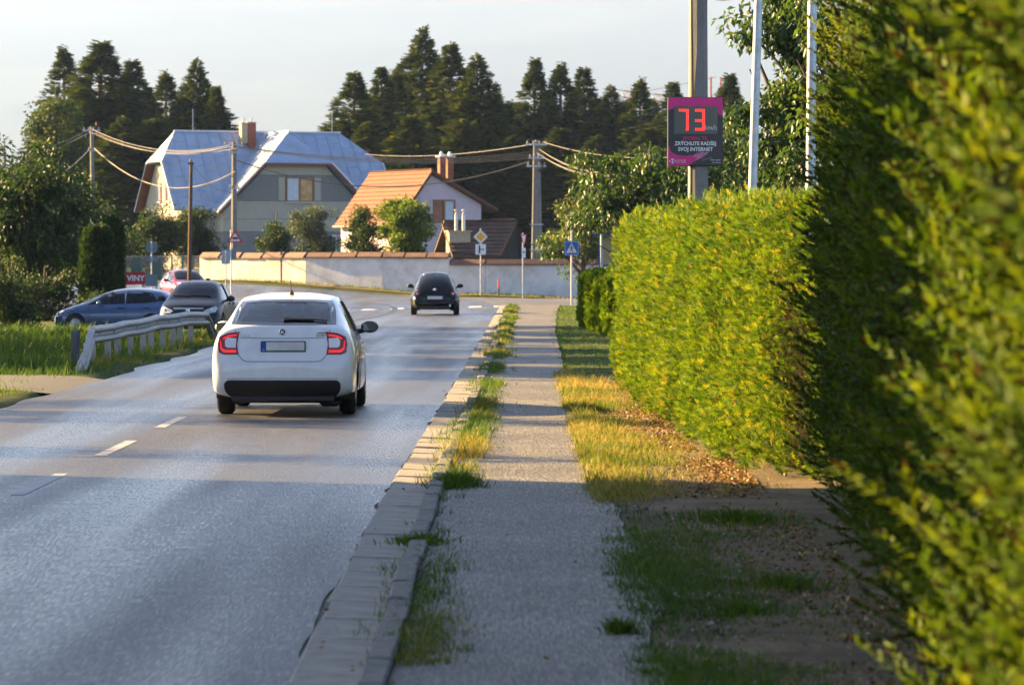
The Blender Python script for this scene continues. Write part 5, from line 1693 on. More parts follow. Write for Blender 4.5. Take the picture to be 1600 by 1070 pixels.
def see_glass():
    m = bpy.data.materials.new('car_clear_glass'); m.use_nodes = True; nt = m.node_tree
    nt.nodes.remove(nt.nodes['Principled BSDF'])
    t = nt.nodes.new('ShaderNodeBsdfTransparent'); t.inputs[0].default_value = (.88, .92, .90, 1)
    gl = nt.nodes.new('ShaderNodeBsdfGlossy'); gl.inputs['Roughness'].default_value = .03
    fr = nt.nodes.new('ShaderNodeFresnel'); fr.inputs[0].default_value = 2.0
    mx = nt.nodes.new('ShaderNodeMixShader')
    nt.links.new(fr.outputs[0], mx.inputs[0]); nt.links.new(t.outputs[0], mx.inputs[1]); nt.links.new(gl.outputs[0], mx.inputs[2])
    nt.links.new(mx.outputs[0], nt.nodes['Material Output'].inputs['Surface'])
    return m
SEEGLASS = see_glass()

def shell(stations, cutter=None, mats=(), level=2, crease=None, rcrease=None):
    """loft of half sections -> (bvh of the uncut surface, finished mesh)"""
    K = len(stations[0][1])
    vs = []; fs = []
    ring = 2 * K - 2
    for y, half in stations:
        pts = [(x, y, z) for x, z in half] + [(-x, y, z) for x, z in half[-2:0:-1]]
        vs += pts
    n = len(stations)
    for i in range(n - 1):
        for k in range(ring):
            q = (k + 1) % ring
            fs.append((i * ring + k, i * ring + q, (i + 1) * ring + q, (i + 1) * ring + k))
    # caps as quads between mirrored points
    def cap(b, flip):
        for k in range(K - 1):
            a0, a1 = k, k + 1
            b0 = (ring - k) % ring; b1 = (ring - k - 1) % ring
            f = [b + a0, b + a1, b + b1, b + b0]
            f = list(dict.fromkeys(f))
            if len(f) >= 3: fs.append(tuple(f[::-1] if flip else f))
    cap(0, False); cap((n - 1) * ring, True)
    mb = MB(); mb.add(vs, fs)
    me = mb.mesh('shell')
    bm = bmesh.new(); bm.from_mesh(me); bmesh.ops.recalc_face_normals(bm, faces=bm.faces); bm.to_mesh(me); bm.free()
    if crease or rcrease:
        ca = me.attributes.new('crease_edge', 'FLOAT', 'EDGE')
        for e in me.edges:
            a, b_ = sorted(e.vertices)
            ia, ka = divmod(a, ring); ib, kb = divmod(b_, ring)
            fold = lambda k: k if k < K else ring - k
            v = 0.0
            if crease and ka == kb and ia != ib and fold(ka) in crease:
                rng_ = crease[fold(ka)]
                if rng_[1] <= ia and ib <= rng_[2]: v = rng_[0]
            if rcrease and ia == ib and ia in rcrease and fold(ka) >= rcrease[ia][1] and fold(kb) >= rcrease[ia][1]: v = rcrease[ia][0]
            ca.data[e.index].value = v
    for m in mats: me.materials.append(m)
    o = bpy.data.objects.new('tmp', me); C.objects.link(o)
    s = o.modifiers.new('s', 'SUBSURF'); s.levels = level; s.render_levels = level
    dg = bpy.context.evaluated_depsgraph_get()
    full = bpy.data.meshes.new_from_object(o.evaluated_get(dg))
    bvh = BVHTree.FromPolygons([v.co.copy() for v in full.vertices], [tuple(p.vertices) for p in full.polygons])
    if cutter is not None:
        cm = cutter.mesh('cut')
        bm = bmesh.new(); bm.from_mesh(cm); bmesh.ops.recalc_face_normals(bm, faces=bm.faces); bm.to_mesh(cm); bm.free()
        cm.materials.append(mats[-1])
        co = bpy.data.objects.new('cut', cm); C.objects.link(co)
        b = o.modifiers.new('b', 'BOOLEAN'); b.operation = 'DIFFERENCE'; b.object = co; b.solver = 'EXACT'; b.material_mode = 'TRANSFER'
        dg = bpy.context.evaluated_depsgraph_get(); dg.update()
        full = bpy.data.meshes.new_from_object(o.evaluated_get(dg))
        bpy.data.objects.remove(co)
    bpy.data.objects.remove(o)
    full.polygons.foreach_set('use_smooth', [True] * len(full.polygons))
    try: full.set_sharp_from_angle(angle=R(38))
    except Exception: pass
    return bvh, full

def cast(bvh, u, v, axis, sgn):
    if axis == 'Y': o = Vector((u, -9 * sgn, v)); d = Vector((0, sgn, 0))
    elif axis == 'X': o = Vector((9 * -sgn, u, v)); d = Vector((sgn, 0, 0))
    else: o = Vector((u, v, 9)); d = Vector((0, 0, -1))
    h = bvh.ray_cast(o, d)
    if h[0] is None:
        q = Vector((u, 2.0, v)) if axis == 'Y' else Vector((0, u, v))
        # walk to the silhouette
        loc, nrm, _, _ = bvh.find_nearest(Vector((u, .25 if sgn > 0 else 4.0, v)) if axis == 'Y' else Vector((-.9 * sgn, u, v)))
        return loc, nrm if nrm.dot(-d) > 0 else -nrm
    nrm = h[1]
    if nrm.dot(d) > 0: nrm = -nrm
    return h[0], nrm

def dens(poly, s):
    out = []
    n = len(poly)
    for i in range(n):
        a = Vector(poly[i]); b = Vector(poly[(i + 1) % n]); L = (b - a).length; k = max(1, int(L / s))
        for j in range(k): out.append(a.lerp(b, j / k))
    return out
def inside(poly, x, y):
    c = False; n = len(poly); j = n - 1
    for i in range(n):
        xi, yi = poly[i]; xj, yj = poly[j]
        if (yi > y) != (yj > y) and x < (xj - xi) * (y - yi) / (yj - yi) + xi: c = not c
        j = i
    return c
def patch(bvh, poly, axis, sgn, off, m, parent, name, s=.05, rim=.0):
    """sheet that follows the body surface under a 2-D outline, with a small edge turned in"""
    b = dens(poly, s); nb = len(b)
    xs = [p.x for p in b]; ys = [p.y for p in b]
    pts = [p.copy() for p in b]
    u = min(xs) + s * .5
    pl = [(p.x, p.y) for p in b]
    while u < max(xs):
        v = min(ys) + s * .5
        while v < max(ys):
            if inside(pl, u, v) and min((Vector((u, v)) - q).length for q in b) > s * .45: pts.append(Vector((u, v)))
            v += s
        u += s
    V, E, F, *_ = geometry.delaunay_2d_cdt(pts, [(i, (i + 1) % nb) for i in range(nb)], [list(range(nb))], 1, 1e-5)
    vs = []; nr = []
    for p in V:
        h, nrm = cast(bvh, p.x, p.y, axis, sgn)
        vs.append(h + nrm * off); nr.append(nrm)
    mb = MB(); mb.add(vs, [tuple(f) for f in F])
    # turned-in edge
    cnt = {}
    for f in F:
        for i in range(len(f)):
            e = tuple(sorted((f[i], f[(i + 1) % len(f)]))); cnt[e] = cnt.get(e, 0) + 1
    base = len(vs)
    mb.v += [tuple(Vector(vs[i]) - nr[i] * (off + .006)) for i in range(len(vs))]
    for (a, c_), k in cnt.items():
        if k == 1: mb.f.append((a, c_, base + c_, base + a)); mb.mi.append(0)
    me = mb.mesh(name)
    bm = bmesh.new(); bm.from_mesh(me)
    bmesh.ops.delete(bm, geom=[v for v in bm.verts if not v.link_faces], context='VERTS')
    bmesh.ops.recalc_face_normals(bm, faces=bm.faces); bm.to_mesh(me); bm.free()
    me.polygons.foreach_set('use_smooth', [True] * len(me.polygons))
    try: me.set_sharp_from_angle(angle=R(45))
    except Exception: pass
    me.materials.append(m)
    return link(name, me, None, parent)
def line_on(bvh, pts2, axis, sgn, r_, m, parent, name, off=.0, closed=False, s=.04):
    P = []
    n = len(pts2)
    for i in range(n if closed else n - 1):
        a = Vector(pts2[i]); b = Vector(pts2[(i + 1) % n]); k = max(1, int((b - a).length / s))
        P += [a.lerp(b, j / k) for j in range(k)]
    P.append(Vector(pts2[0]) if closed else Vector(pts2[-1]))
    pts = []
    for p in P:
        h, nrm = cast(bvh, p.x, p.y, axis, sgn); pts.append(h + nrm * off)
    mb = MB(); mb.tube(pts, r_, 5); return mb.build(name, m, parent, smooth=True)

def wheel(parent, x, y, r_, w, sgn):
    """x is the centre plane; sgn the outer side"""
    mb = MB()
    prof = [(r_ * .62, -w / 2), (r_ * .9, -w / 2), (r_ * .985, -w * .38), (r_, -w * .25), (r_, w * .25), (r_ * .985, w * .38), (r_ * .9, w / 2), (r_ * .62, w / 2)]
    mb.lathe([(a, b) for a, b in prof] + [prof[0]], 28, (x, y, r_), 'X')
    wh = mb.build('wheel', TYRE, parent, smooth=True)
    mb = MB(); o = w / 2 * sgn
    mb.lathe([(r_ * .64, o * .96), (r_ * .60, o * .9), (r_ * .55, o * .6), (r_ * .12, o * .75), (r_ * .1, o * .9), (0.001, o * .92)], 20, (x, y, r_), 'X')
    for k in range(5):
        a = k * 2 * math.pi / 5
        mb.tube([(x + o * .9, y + math.cos(a) * r_ * .1, r_ + math.sin(a) * r_ * .1), (x + o * .85, y + math.cos(a) * r_ * .6, r_ + math.sin(a) * r_ * .6)], r_ * .085, 4)
    mb.build('rim', RIM, wh, smooth=True)
    return wh
def arches(mb, ys, r_, wi, wo, n=22):
    for yw, zw in ys:
        for s in (-1, 1):
            prof = [(yw + r_ * math.cos(2 * math.pi * k / n), zw + r_ * math.sin(2 * math.pi * k / n)) for k in range(n)]
            mb.prism(prof, s * wi, s * wo, 'X')
    return mb
def mirror_cam(parent, x, y, z, s, m, sc=1.0):
    mb = MB()
    mb.lathe([(0.001, -.075), (.06, -.068), (.085, -.04), (.09, 0.0), (.08, .04), (.05, .065), (0.001, .07)], 14, (0, 0, 0), 'Y')
    mb.v = [(x + s * .0 + vx * 1.25 * sc, y + vy * sc, z + vz * .85 * sc) for vx, vy, vz in mb.v]
    mb.tube([(x - s * .17, y + .02, z - .06), (x - s * .05, y, z - .04)], [.035, .028], 6)
    h = mb.build('wing_mirror', m, parent, smooth=True)
    return h

# ---------------------------------------------------------------- white liftback, seen from behind
def white_car():
    WH = paint('car_white', (.80, .80, .80), .25)
    st = [
     (.000, [(0, .42), (.40, .42), (.58, .43), (.63, .50), (.60, .57), (.50, .59), (.38, .60), (.25, .60), (.12, .60), (0, .60)]),
     (.022, [(0, .36), (.48, .36), (.68, .38), (.745, .50), (.72, .62), (.62, .655), (.48, .665), (.30, .67), (.15, .67), (0, .67)]),
     (.055, [(0, .29), (.52, .29), (.755, .34), (.80, .52), (.785, .70), (.70, .80), (.55, .83), (.34, .845), (.17, .85), (0, .85)]),
     (.085, [(0, .24), (.55, .24), (.79, .31), (.828, .53), (.812, .755), (.745, .92), (.60, .975), (.38, 1.0), (.19, 1.01), (0, 1.012)]),
     (.12, [(0, .21), (.58, .21), (.81, .29), (.842, .55), (.826, .79), (.755, .96), (.63, 1.035), (.42, 1.065), (.2, 1.075), (0, 1.078)]),
     (.22, [(0, .2), (.62, .2), (.828, .28), (.85, .56), (.838, .83), (.765, .985), (.652, 1.075), (.45, 1.1), (.2, 1.11), (0, 1.113)]),
     (.42, [(0, .19), (.64, .19), (.835, .27), (.853, .57), (.845, .86), (.772, 1.0), (.650, 1.11), (.50, 1.165), (.25, 1.185), (0, 1.19)]),
     (.75, [(0, .19), (.64, .19), (.838, .26), (.853, .58), (.848, .87), (.778, .995), (.645, 1.17), (.53, 1.275), (.27, 1.31), (0, 1.318)]),
     (1.1, [(0, .19), (.64, .19), (.838, .26), (.853, .58), (.85, .87), (.780, .985), (.640, 1.23), (.535, 1.36), (.28, 1.405), (0, 1.415)]),
     (1.6, [(0, .19), (.64, .19), (.838, .26), (.853, .58), (.85, .87), (.780, .97), (.640, 1.25), (.54, 1.40), (.30, 1.447), (0, 1.457)]),
     (2.1, [(0, .19), (.64, .19), (.838, .26), (.853, .58), (.85, .86), (.780, .955), (.640, 1.25), (.54, 1.40), (.30, 1.452), (0, 1.462)]),
     (2.55, [(0, .19), (.64, .19), (.838, .26), (.853, .58), (.848, .85), (.778, .94), (.642, 1.22), (.54, 1.37), (.30, 1.42), (0, 1.43)]),
     (3.0, [(0, .19), (.64, .19), (.835, .26), (.85, .57), (.84, .83), (.775, .92), (.69, 1.08), (.60, 1.19), (.32, 1.24), (0, 1.25)]),
     (3.4, [(0, .19), (.62, .19), (.83, .26), (.845, .56), (.83, .80), (.765, .89), (.70, .945), (.58, .985), (.32, 1.01), (0, 1.02)]),
     (3.95, [(0, .19), (.6, .19), (.80, .27), (.82, .54), (.79, .73), (.72, .82), (.63, .865), (.5, .89), (.27, .91), (0, .915)]),
     (4.3, [(0, .21), (.5, .21), (.68, .28), (.70, .50), (.67, .64), (.6, .70), (.5, .74), (.38, .76), (.2, .775), (0, .78)]),
     (4.46, [(0, .3), (.35, .3), (.48, .34), (.5, .46), (.47, .55), (.42, .58), (.34, .6), (.25, .61), (.12, .615), (0, .62)]),
    ]
    rw = [(-.60, 1.10), (-.30, 1.095), (0, 1.093), (.30, 1.095), (.60, 1.10), (.572, 1.25), (.525, 1.352), (.30, 1.368), (0, 1.372), (-.30, 1.368), (-.525, 1.352), (-.572, 1.25)]
    cut = MB(); hole = [(x * .93, 1.23 + (z - 1.23) * .88) for x, z in rw]
    cut.prism(hole, -.6, 5.2, 'Y')
    arches(cut, [(.93, .31), (3.53, .31)], .345, .50, 1.1)
    st = [(y, [(x * ((1.075 if y > .3 else 1.03) if k in (7, 8) else 1.045 if k == 6 else 1.02 if k == 5 else 1.01), z + (.012 if k == 8 else .006 if k >= 6 else 0)) for k, (x, z) in enumerate(h)]) for y, h in st]
    bvh, me = shell(st, cut, (WH, INTER), crease={5: (.65, 2, 14), 7: (.45, 5, 12), 2: (.4, 1, 14)}, rcrease={4: (.75, 4), 1: (.35, 2)})
    root = thing('white_sedan', 'white liftback car driving away on the right lane, brake lights on', 'car', (-2.73, 45.6, 0), R(-.3))
    body = link('body', me, None, root)
    # glass
    patch(bvh, rw, 'Y', 1, .004, SEEGLASS, root, 'rear_window', .06)
    outer = dens(rw, .08); 
    # dark frit round the rear window
    def ring_patch(a, b, m, name, off):
        n = len(a); vs = []; fs = []
        A = []; B = []
        for i in range(n):
            p, q = Vector(a[i]), Vector(a[(i + 1) % n]); p2, q2 = Vector(b[i]), Vector(b[(i + 1) % n])
            for j in range(5): A.append(p.lerp(q, j / 5)); B.append(p2.lerp(q2, j / 5))
        k = len(A)
        for L_ in (A, B):
            for p in L_:
                h, nr = cast(bvh, p.x, p.y, 'Y', 1); vs.append(h + nr * off)
        fs = [(i, (i + 1) % k, k + (i + 1) % k, k + i) for i in range(k)]
        mb = MB(); mb.add(vs, fs); return mb.build(name, m, root, smooth=True)
    ring_patch([(x * 1.045, 1.228 + (z - 1.228) * 1.06) for x, z in rw], hole, mat('frit_black', (.012, .012, .014), .12, coat=.5), 'window_border', .006)
    # windscreen far end
    ws = [(-.60, 1.04), (.60, 1.04), (.54, 1.34), (.3, 1.37), (-.3, 1.37), (-.54, 1.34)]
    patch(bvh, ws, 'Y', -1, .004, SEEGLASS, root, 'windscreen', .1)
    # interior seen through the glass
    for s in (-1, 1):
        mb = MB(); mb.cbox((s * .36, 2.05, 1.10), (.50, .14, .32), .05); mb.cbox((s * .36, 2.05, 1.27), (.25, .10, .13), .04); mb.build('front_seat', INTER, root, smooth=True)
    mb = MB(); mb.cbox((0, .98, 1.04), (1.1, .12, .30), .05); mb.build('rear_bench', INTER, root, smooth=True)
    for s in (-.34, .34):
        mb = MB(); mb.cbox((s, .98, 1.20), (.22, .09, .10), .035); mb.build('headrest', INTER, root, smooth=True)
    mb = MB(); mb.cbox((.0, 2.42, 1.29), (.22, .03, .065), .015); mb.build('inner_mirror', INTER, root)
    mb = MB(); mb.cbox((.0, 3.15, 1.02), (1.2, .3, .14), .05); mb.build('dashboard', INTER, root)
    # person at the wheel: a head and shoulders are in the dark behind the head rest, not visible
    # tail lamps: C of red round a clear middle
    for s in (-1, 1):
        L = [(.515, 1.005), (.66, .985), (.745, .945), (.765, .86), (.755, .765), (.70, .742), (.525, .742), (.545, .86)]
        if s < 0: L = [(-x, z) for x, z in L][::-1]
        lamp = patch(bvh, L, 'Y', 1, .010, LIGHT_R, root, 'tail_lamp', .035)
        Cc = [(.548, .925), (.655, .935), (.685, .90), (.680, .835), (.655, .818), (.556, .818)]
        if s < 0: Cc = [(-x, z) for x, z in Cc][::-1]
        patch(bvh, Cc, 'Y', 1, .016, LIGHT_C, lamp, 'clear_lens', .03)
        for pts in ([(.545, .975), (.65, .962), (.705, .932), (.712, .915), (.69, .918), (.645, .942), (.545, .955)], [(.55, .790), (.69, .792), (.722, .82), (.732, .90), (.742, .90), (.735, .80), (.695, .762), (.55, .760)]):
            if s < 0: pts = [(-x, z) for x, z in pts][::-1]
            patch(bvh, pts, 'Y', 1, .014, LIGHT_R2, lamp, 'light_strip', .03)
        line_on(bvh, L, 'Y', 1, .0045, SEAM, lamp, 'lamp_gap', .004, True)
    # lower black valance, boot lid gaps
    val = round_poly([(-.675, .435), (.675, .435), (.70, .36), (.665, .27), (.60, .235), (-.60, .235), (-.665, .27), (-.70, .36)], .05)
    patch(bvh, val, 'Y', 1, .012, CARBLK, root, 'rear_valance', .05)
    mb = MB(); mb.cbox((0, .30, .215), (1.22, .45, .11), .03); mb.build('underbody', CARBLK, root)
    mb = MB(); mb.cbox((.55, .55, .16), (.25, .5, .10), .04); mb.build('silencer', CARBLK, root)
    line_on(bvh, [(-.57, 1.062), (-.555, .98), (-.53, .74), (-.47, .672), (-.42, .655), (.42, .655), (.47, .672), (.53, .74), (.555, .98), (.57, 1.062)], 'Y', 1, .0042, SEAM, root, 'boot_gap', .0)
    line_on(bvh, [(-.50, .938), (-.25, .931), (.25, .931), (.50, .938)], 'Y', 1, .0050, mat('crease_shadow', (.22, .22, .23), .5), root, 'boot_crease_shade', .0)  # grey line paints the shade along the boot crease
    line_on(bvh, [(-.66, .452), (-.3, .455), (.3, .455), (.66, .452)], 'Y', 1, .004, mat('crease_shadow', (.22, .22, .23), .5), root, 'bumper_crease_shade', .0)  # grey line paints the shade along the bumper crease
    for x in (-.60, 0, .60):
        h, nr = cast(bvh, x, .595, 'Y', 1); mb = MB(); mb.lathe([(.011, -.004), (.011, .003), (.0, .004)], 10, h, 'Y'); mb.build('parking_sensor', mat('sensor_grey', (.35, .35, .36), .4), root)
    for x in (-.58, .44):
        h, nr = cast(bvh, x, .452, 'Y', 1); mb = MB(); mb.lathe([(.008, -.006), (.008, .004), (.0, .005)], 8, h, 'Y'); mb.build('tow_cap', SEAM, root)
    # number plate
    y = cast(bvh, 0, .835, 'Y', 1)[0].y - .012
    mb = MB(); mb.cbox((.01, y, .833), (.535, .016, .132), .006); pl = mb.build('number_plate', CARBLK, root)
    mb = MB(); mb.box((.035, y - .009, .838), (.455, .004, .098)); mb.build('plate_face', PLATE, pl)
    mb = MB(); mb.box((-.222, y - .0092, .833), (.055, .004, .118)); mb.build('plate_band', PLATE_BL, pl)
    mb = MB(); mb.box((.035, y - .0094, .778), (.455, .004, .014)); mb.build('plate_footer', PLATE_GR, pl)
    text_mesh('SK', .022, WHITE_P, pl, (-.222, y - .0125, .792))
    # badge: chrome ring, dark disc and a winged arrow
    y = cast(bvh, 0, 1.0, 'Y', 1)[0].y - .006
    mb = MB(); mb.lathe([(.030, 0), (.042, 0), (.044, -.006), (.040, -.010), (.034, -.009), (.031, -.003)], 24, (0, y, 1.0), 'Y'); bd = mb.build('badge', CHROME, root, smooth=True)
    mb = MB(); mb.lathe([(.034, -.004), (0, -.0045)], 24, (0, y, 1.0), 'Y'); mb.build('badge_disc', mat('badge_dark', (.015, .02, .02), .3), bd)
    mb = MB(); mb.prism([(-.028, .985), (-.004, .992), (.002, 1.006), (.018, 1.022), (.006, 1.020), (-.010, 1.008), (-.004, 1.02), (-.022, 1.004), (-.016, .996)], y - .010, y - .006, 'Y'); mb.prism([(.004, .985), (.028, .985), (.012, .995)], y - .010, y - .006, 'Y'); mb.build('badge_wing', CHROME, bd)
    t = text_mesh('SKODA', .034, CHROME, root, (-.455, cast(bvh, -.455, .965, 'Y', 1)[0].y - .006, .962), bold=.0006, sx=1.25); t.rotation_euler = (math.pi / 2, 0, R(-6)); caron(root, -.455 - .075, t.location.y - .006, .962 + .021, .008, .0022, CHROME)
    t = text_mesh('RAPID', .032, CHROME, root, (.455, cast(bvh, .455, .965, 'Y', 1)[0].y - .006, .962), bold=.0006, sx=1.25); t.rotation_euler = (math.pi / 2, 0, R(6))
    h, nr = cast(bvh, .46, .992, 'Y', 1); mb = MB(); mb.box((.47, h.y - .004, .992), (.11, .004, .010), R(6)); mb.build('trim_badge', CARBLK, root)
    # wiper, antenna, brake light
    line_on(bvh, [(.0, 1.150), (.25, 1.143), (.52, 1.118)], 'Y', 1, .010, CARBLK, root, 'wiper_blade', .022)
    line_on(bvh, [(.0, 1.128), (.12, 1.135), (.36, 1.132)], 'Y', 1, .016, CARBLK, root, 'wiper_arm', .020)
    mb = MB(); mb.tube([(.03, 1.35, 1.43), (.03, 1.33, 1.47), (.03, 1.27, 1.49)], [.035, .022, .010], 8); mb.tube([(.03, 1.28, 1.485), (.03, 1.10, 1.63)], [.006, .003], 5); mb.build('antenna', CARBLK, root)
    mb = MB(); mb.box((.06, .84, 1.335), (.36, .03, .022)); mb.build('high_brake_light', mat('brake_dark', (.10, .02, .02), .3), root)
    # sides
    for s in (-1, 1):
        sw = round_poly([(.92, 1.02), (1.25, .998), (2.95, .955), (2.55, 1.19), (2.2, 1.345), (1.6, 1.365), (1.2, 1.31)], .05)
        patch(bvh, sw, 'X', -s, .004, CARGLASS, root, 'side_window', .08)
        line_on(bvh, [(1.72, .99), (1.72, 1.35)], 'X', -s, .018, CARBLK, root, 'pillar', .004)
        line_on(bvh, [(1.28, .98), (1.30, .60), (1.45, .34), (1.72, .27), (2.85, .27)], 'X', -s, .005, SEAM, root, 'door_gap', .0)
        line_on(bvh, [(1.74, .97), (1.74, .28)], 'X', -s, .005, SEAM, root, 'door_gap', .0)
        for yh in (1.42, 2.12):
            h, nr = cast(bvh, yh, .84, 'X', -s); mb = MB(); mb.cbox((h.x + s * .02, yh, .84), (.035, .20, .035), .012); mb.build('door_handle', WH, root)
        mm = mirror_cam(root, s * .92, 2.82, 1.02, s, CARBLK if s > 0 else WH)
        mb = MB(); mb.cbox((s * .925, 2.75, 1.02), (.17, .012, .105), .02); mb.build('mirror_glass', mat('mirror_glass', (.10, .11, .12), .05, .6), mm)
    for s in (-1, 1):
        wheel(root, s * .735, .93, .308, .195, s); wheel(root, s * .735, 3.53, .308, .195, s)
        mb = MB(); mb.box((s * .735, .60, .28), (.19, .012, .16)); mb.build('mud_flap', CARBLK, root)
    mb = MB(); mb.tube([(-.7, .93, .3), (.7, .93, .3)], .05, 6); mb.build('axle', CARBLK, root)
    return root
white_car()

# ---------------------------------------------------------------- the other cars: a section generator
def gen_stations(top, belt, plan, bot, wr=.62, tum=.92):
    ys = sorted({p[0] for p in top} | {p[0] for p in plan} | {p[0] for p in bot})
    f = lambda t, y: float(np.interp(y, [p[0] for p in t], [p[1] for p in t]))
    out = []
    for y in ys:
        zt, zb, w = f(top, y), f(bot, y), f(plan, y)
        be = min(f(belt, y), zt - .02)
        gh = zt - be; t = min(1, max(0, (gh - .04) / .30))
        rw_ = w * wr
        A = [(w * .86, be + gh * .45), (w * .68, zt - gh * .16), (w * .35, zt - .006), (0, zt)]
        B = [(w * tum - (w * tum - rw_) * .52, be + .56 * gh), (rw_, zt - .062), (rw_ * .56, zt - .012), (0, zt)]
        up = [(a[0] * (1 - t) + b[0] * t, a[1] * (1 - t) + b[1] * t) for a, b in zip(A, B)]
        q = be - zb
        out.append((y, [(0, zb), (w * .74, zb), (w * .965, zb + min(.09, q * .2)), (w, zb + q * .42), (w * .985, zb + q * .78), (w * tum, be)] + up))
    return out

def beetle():
    BK = paint('car_black', (.008, .008, .009), .22, 0, .2)
    top = [(0, .60), (.03, .72), (.10, .86), (.25, 1.02), (.50, 1.20), (.85, 1.36), (1.3, 1.465), (1.8, 1.498), (2.3, 1.46), (2.8, 1.30), (3.2, 1.06), (3.6, .94), (3.9, .78), (4.08, .55)]
    belt = [(0, .56), (.3, .90), (.8, .95), (3.1, .93), (4.08, .5)]
    plan = [(0, .48), (.03, .58), (.10, .66), (.25, .70), (.6, .73), (1.2, .78), (2.8, .80), (3.5, .76), (3.9, .62), (4.08, .4)]
    bot = [(0, .36), (.05, .26), (.25, .2), (3.8, .2), (4.08, .34)]
    cut = MB(); arches(cut, [(.76, .32), (3.27, .32)], .36, .5, 1.1)
    bvh, me = shell(gen_stations(top, belt, plan, bot, .60, .95), cut, (BK, INTER))
    root = thing('black_beetle', 'rounded black compact car with round tail lights driving away', 'car', (-2.66, 132.6, 0), R(1))
    link('body', me, None, root)
    for s in (-1, 1):       # bulging wings
        for yc, ln in ((.78, .80), (3.25, .78)):
            mb = MB(); mb.lathe([(0.001, -1)] + [(math.cos(R(a)), math.sin(R(a))) for a in range(-75, 90, 15)] + [(0.001, 1)], 20, (0, 0, 0), 'Y')
            mb.v = [(s * (.60 + vx * .265), yc + vy * ln, .50 + vz * .36) for vx, vy, vz in mb.v]
            cm = MB(); arches(cm, [(yc - .02 if yc < 1 else yc + .02, .32)], .36, .5, 1.1)
            wing = mb.build('wing', BK, root, smooth=True)
        bv = None
        mb = MB(); mb.lathe([(.083, .015), (.083, -.010), (.07, -.022), (.0, -.028)], 20, (0, 0, 0), 'Y'); mb.v = [(s * .625 + x, .085 + y, .735 + z) for x, y, z in mb.v]
        lp = mb.build('tail_lamp', LIGHT_R, root, smooth=True)
        mb = MB(); mb.lathe([(.036, 0), (.034, -.012), (0, -.016)], 16, (s * .625, .065, .735), 'Y'); mb.build('lamp_centre', LIGHT_C, lp, smooth=True)
        wheel(root, s * .74, .78, .315, .2, s); wheel(root, s * .74, 3.27, .315, .2, s)
        mirror_cam(root, s * .88, 2.75, .99, s, CARBLK, 1.0)
        patch(bvh, round_poly([(.95, 1.0), (2.85, .97), (2.45, 1.25), (1.9, 1.36), (1.3, 1.30)], .06), 'X', -s, .004, CARGLASS, root, 'side_window', .1)
    rw = round_poly([(-.56, .93), (.56, .93), (.50, 1.20), (.40, 1.37), (.0, 1.42), (-.40, 1.37), (-.50, 1.20)], .08)
    patch(bvh, rw, 'Y', 1, .006, CARGLASS, root, 'rear_window', .07)
    line_on(bvh, [(-.60, .92), (-.53, 1.20), (-.42, 1.39), (0, 1.445), (.42, 1.39), (.53, 1.20), (.60, .92)], 'Y', 1, .012, mat('seal_grey', (.08, .08, .085), .3), root, 'window_seal', .0)
    mb = MB(); mb.cbox((0, .02, .42), (1.40, .16, .20), .07); mb.build('bumper', BK, root, smooth=True)
    mb = MB(); mb.cbox((0, .10, .27), (1.05, .2, .16), .05); mb.build('valance', CARBLK, root, smooth=True)
    h, nr = cast(bvh, 0, .60, 'Y', 1)
    mb = MB(); mb.cbox((0, h.y - .03, .60), (.53, .02, .125), .006); pl = mb.build('number_plate', CARBLK, root)
    mb = MB(); mb.box((0, h.y - .042, .60), (.51, .004, .105)); mb.build('plate_face', PLATE, pl)
    h, nr = cast(bvh, 0, .87, 'Y', 1)
    mb = MB(); mb.lathe([(.048, .02), (.058, .0), (.05, -.015), (0, -.018)], 20, (0, h.y - .01, .87), 'Y'); bd = mb.build('badge', CHROME, root, smooth=True)
    mb = MB(); 
    for s in (-1, 1):
        mb.tube([(s * .03, h.y - .03, .90), (s * .012, h.y - .032, .868), (0, h.y - .033, .89)], .005, 4); mb.tube([(s * .042, h.y - .03, .885), (s * .02, h.y - .032, .838), (0, h.y - .033, .862)], .005, 4)
    mb.build('badge_letters', CARBLK, bd)
    mb = MB(); mb.tube([(0, .95, 1.40), (0, .80, 1.46)], [.012, .006], 5); mb.build('antenna', CARBLK, root)
    mb = MB(); mb.tube([(.52, -.06, .33), (.52, .2, .33)], .035, 8); mb.build('exhaust', CHROME, root)
    return root
beetle()

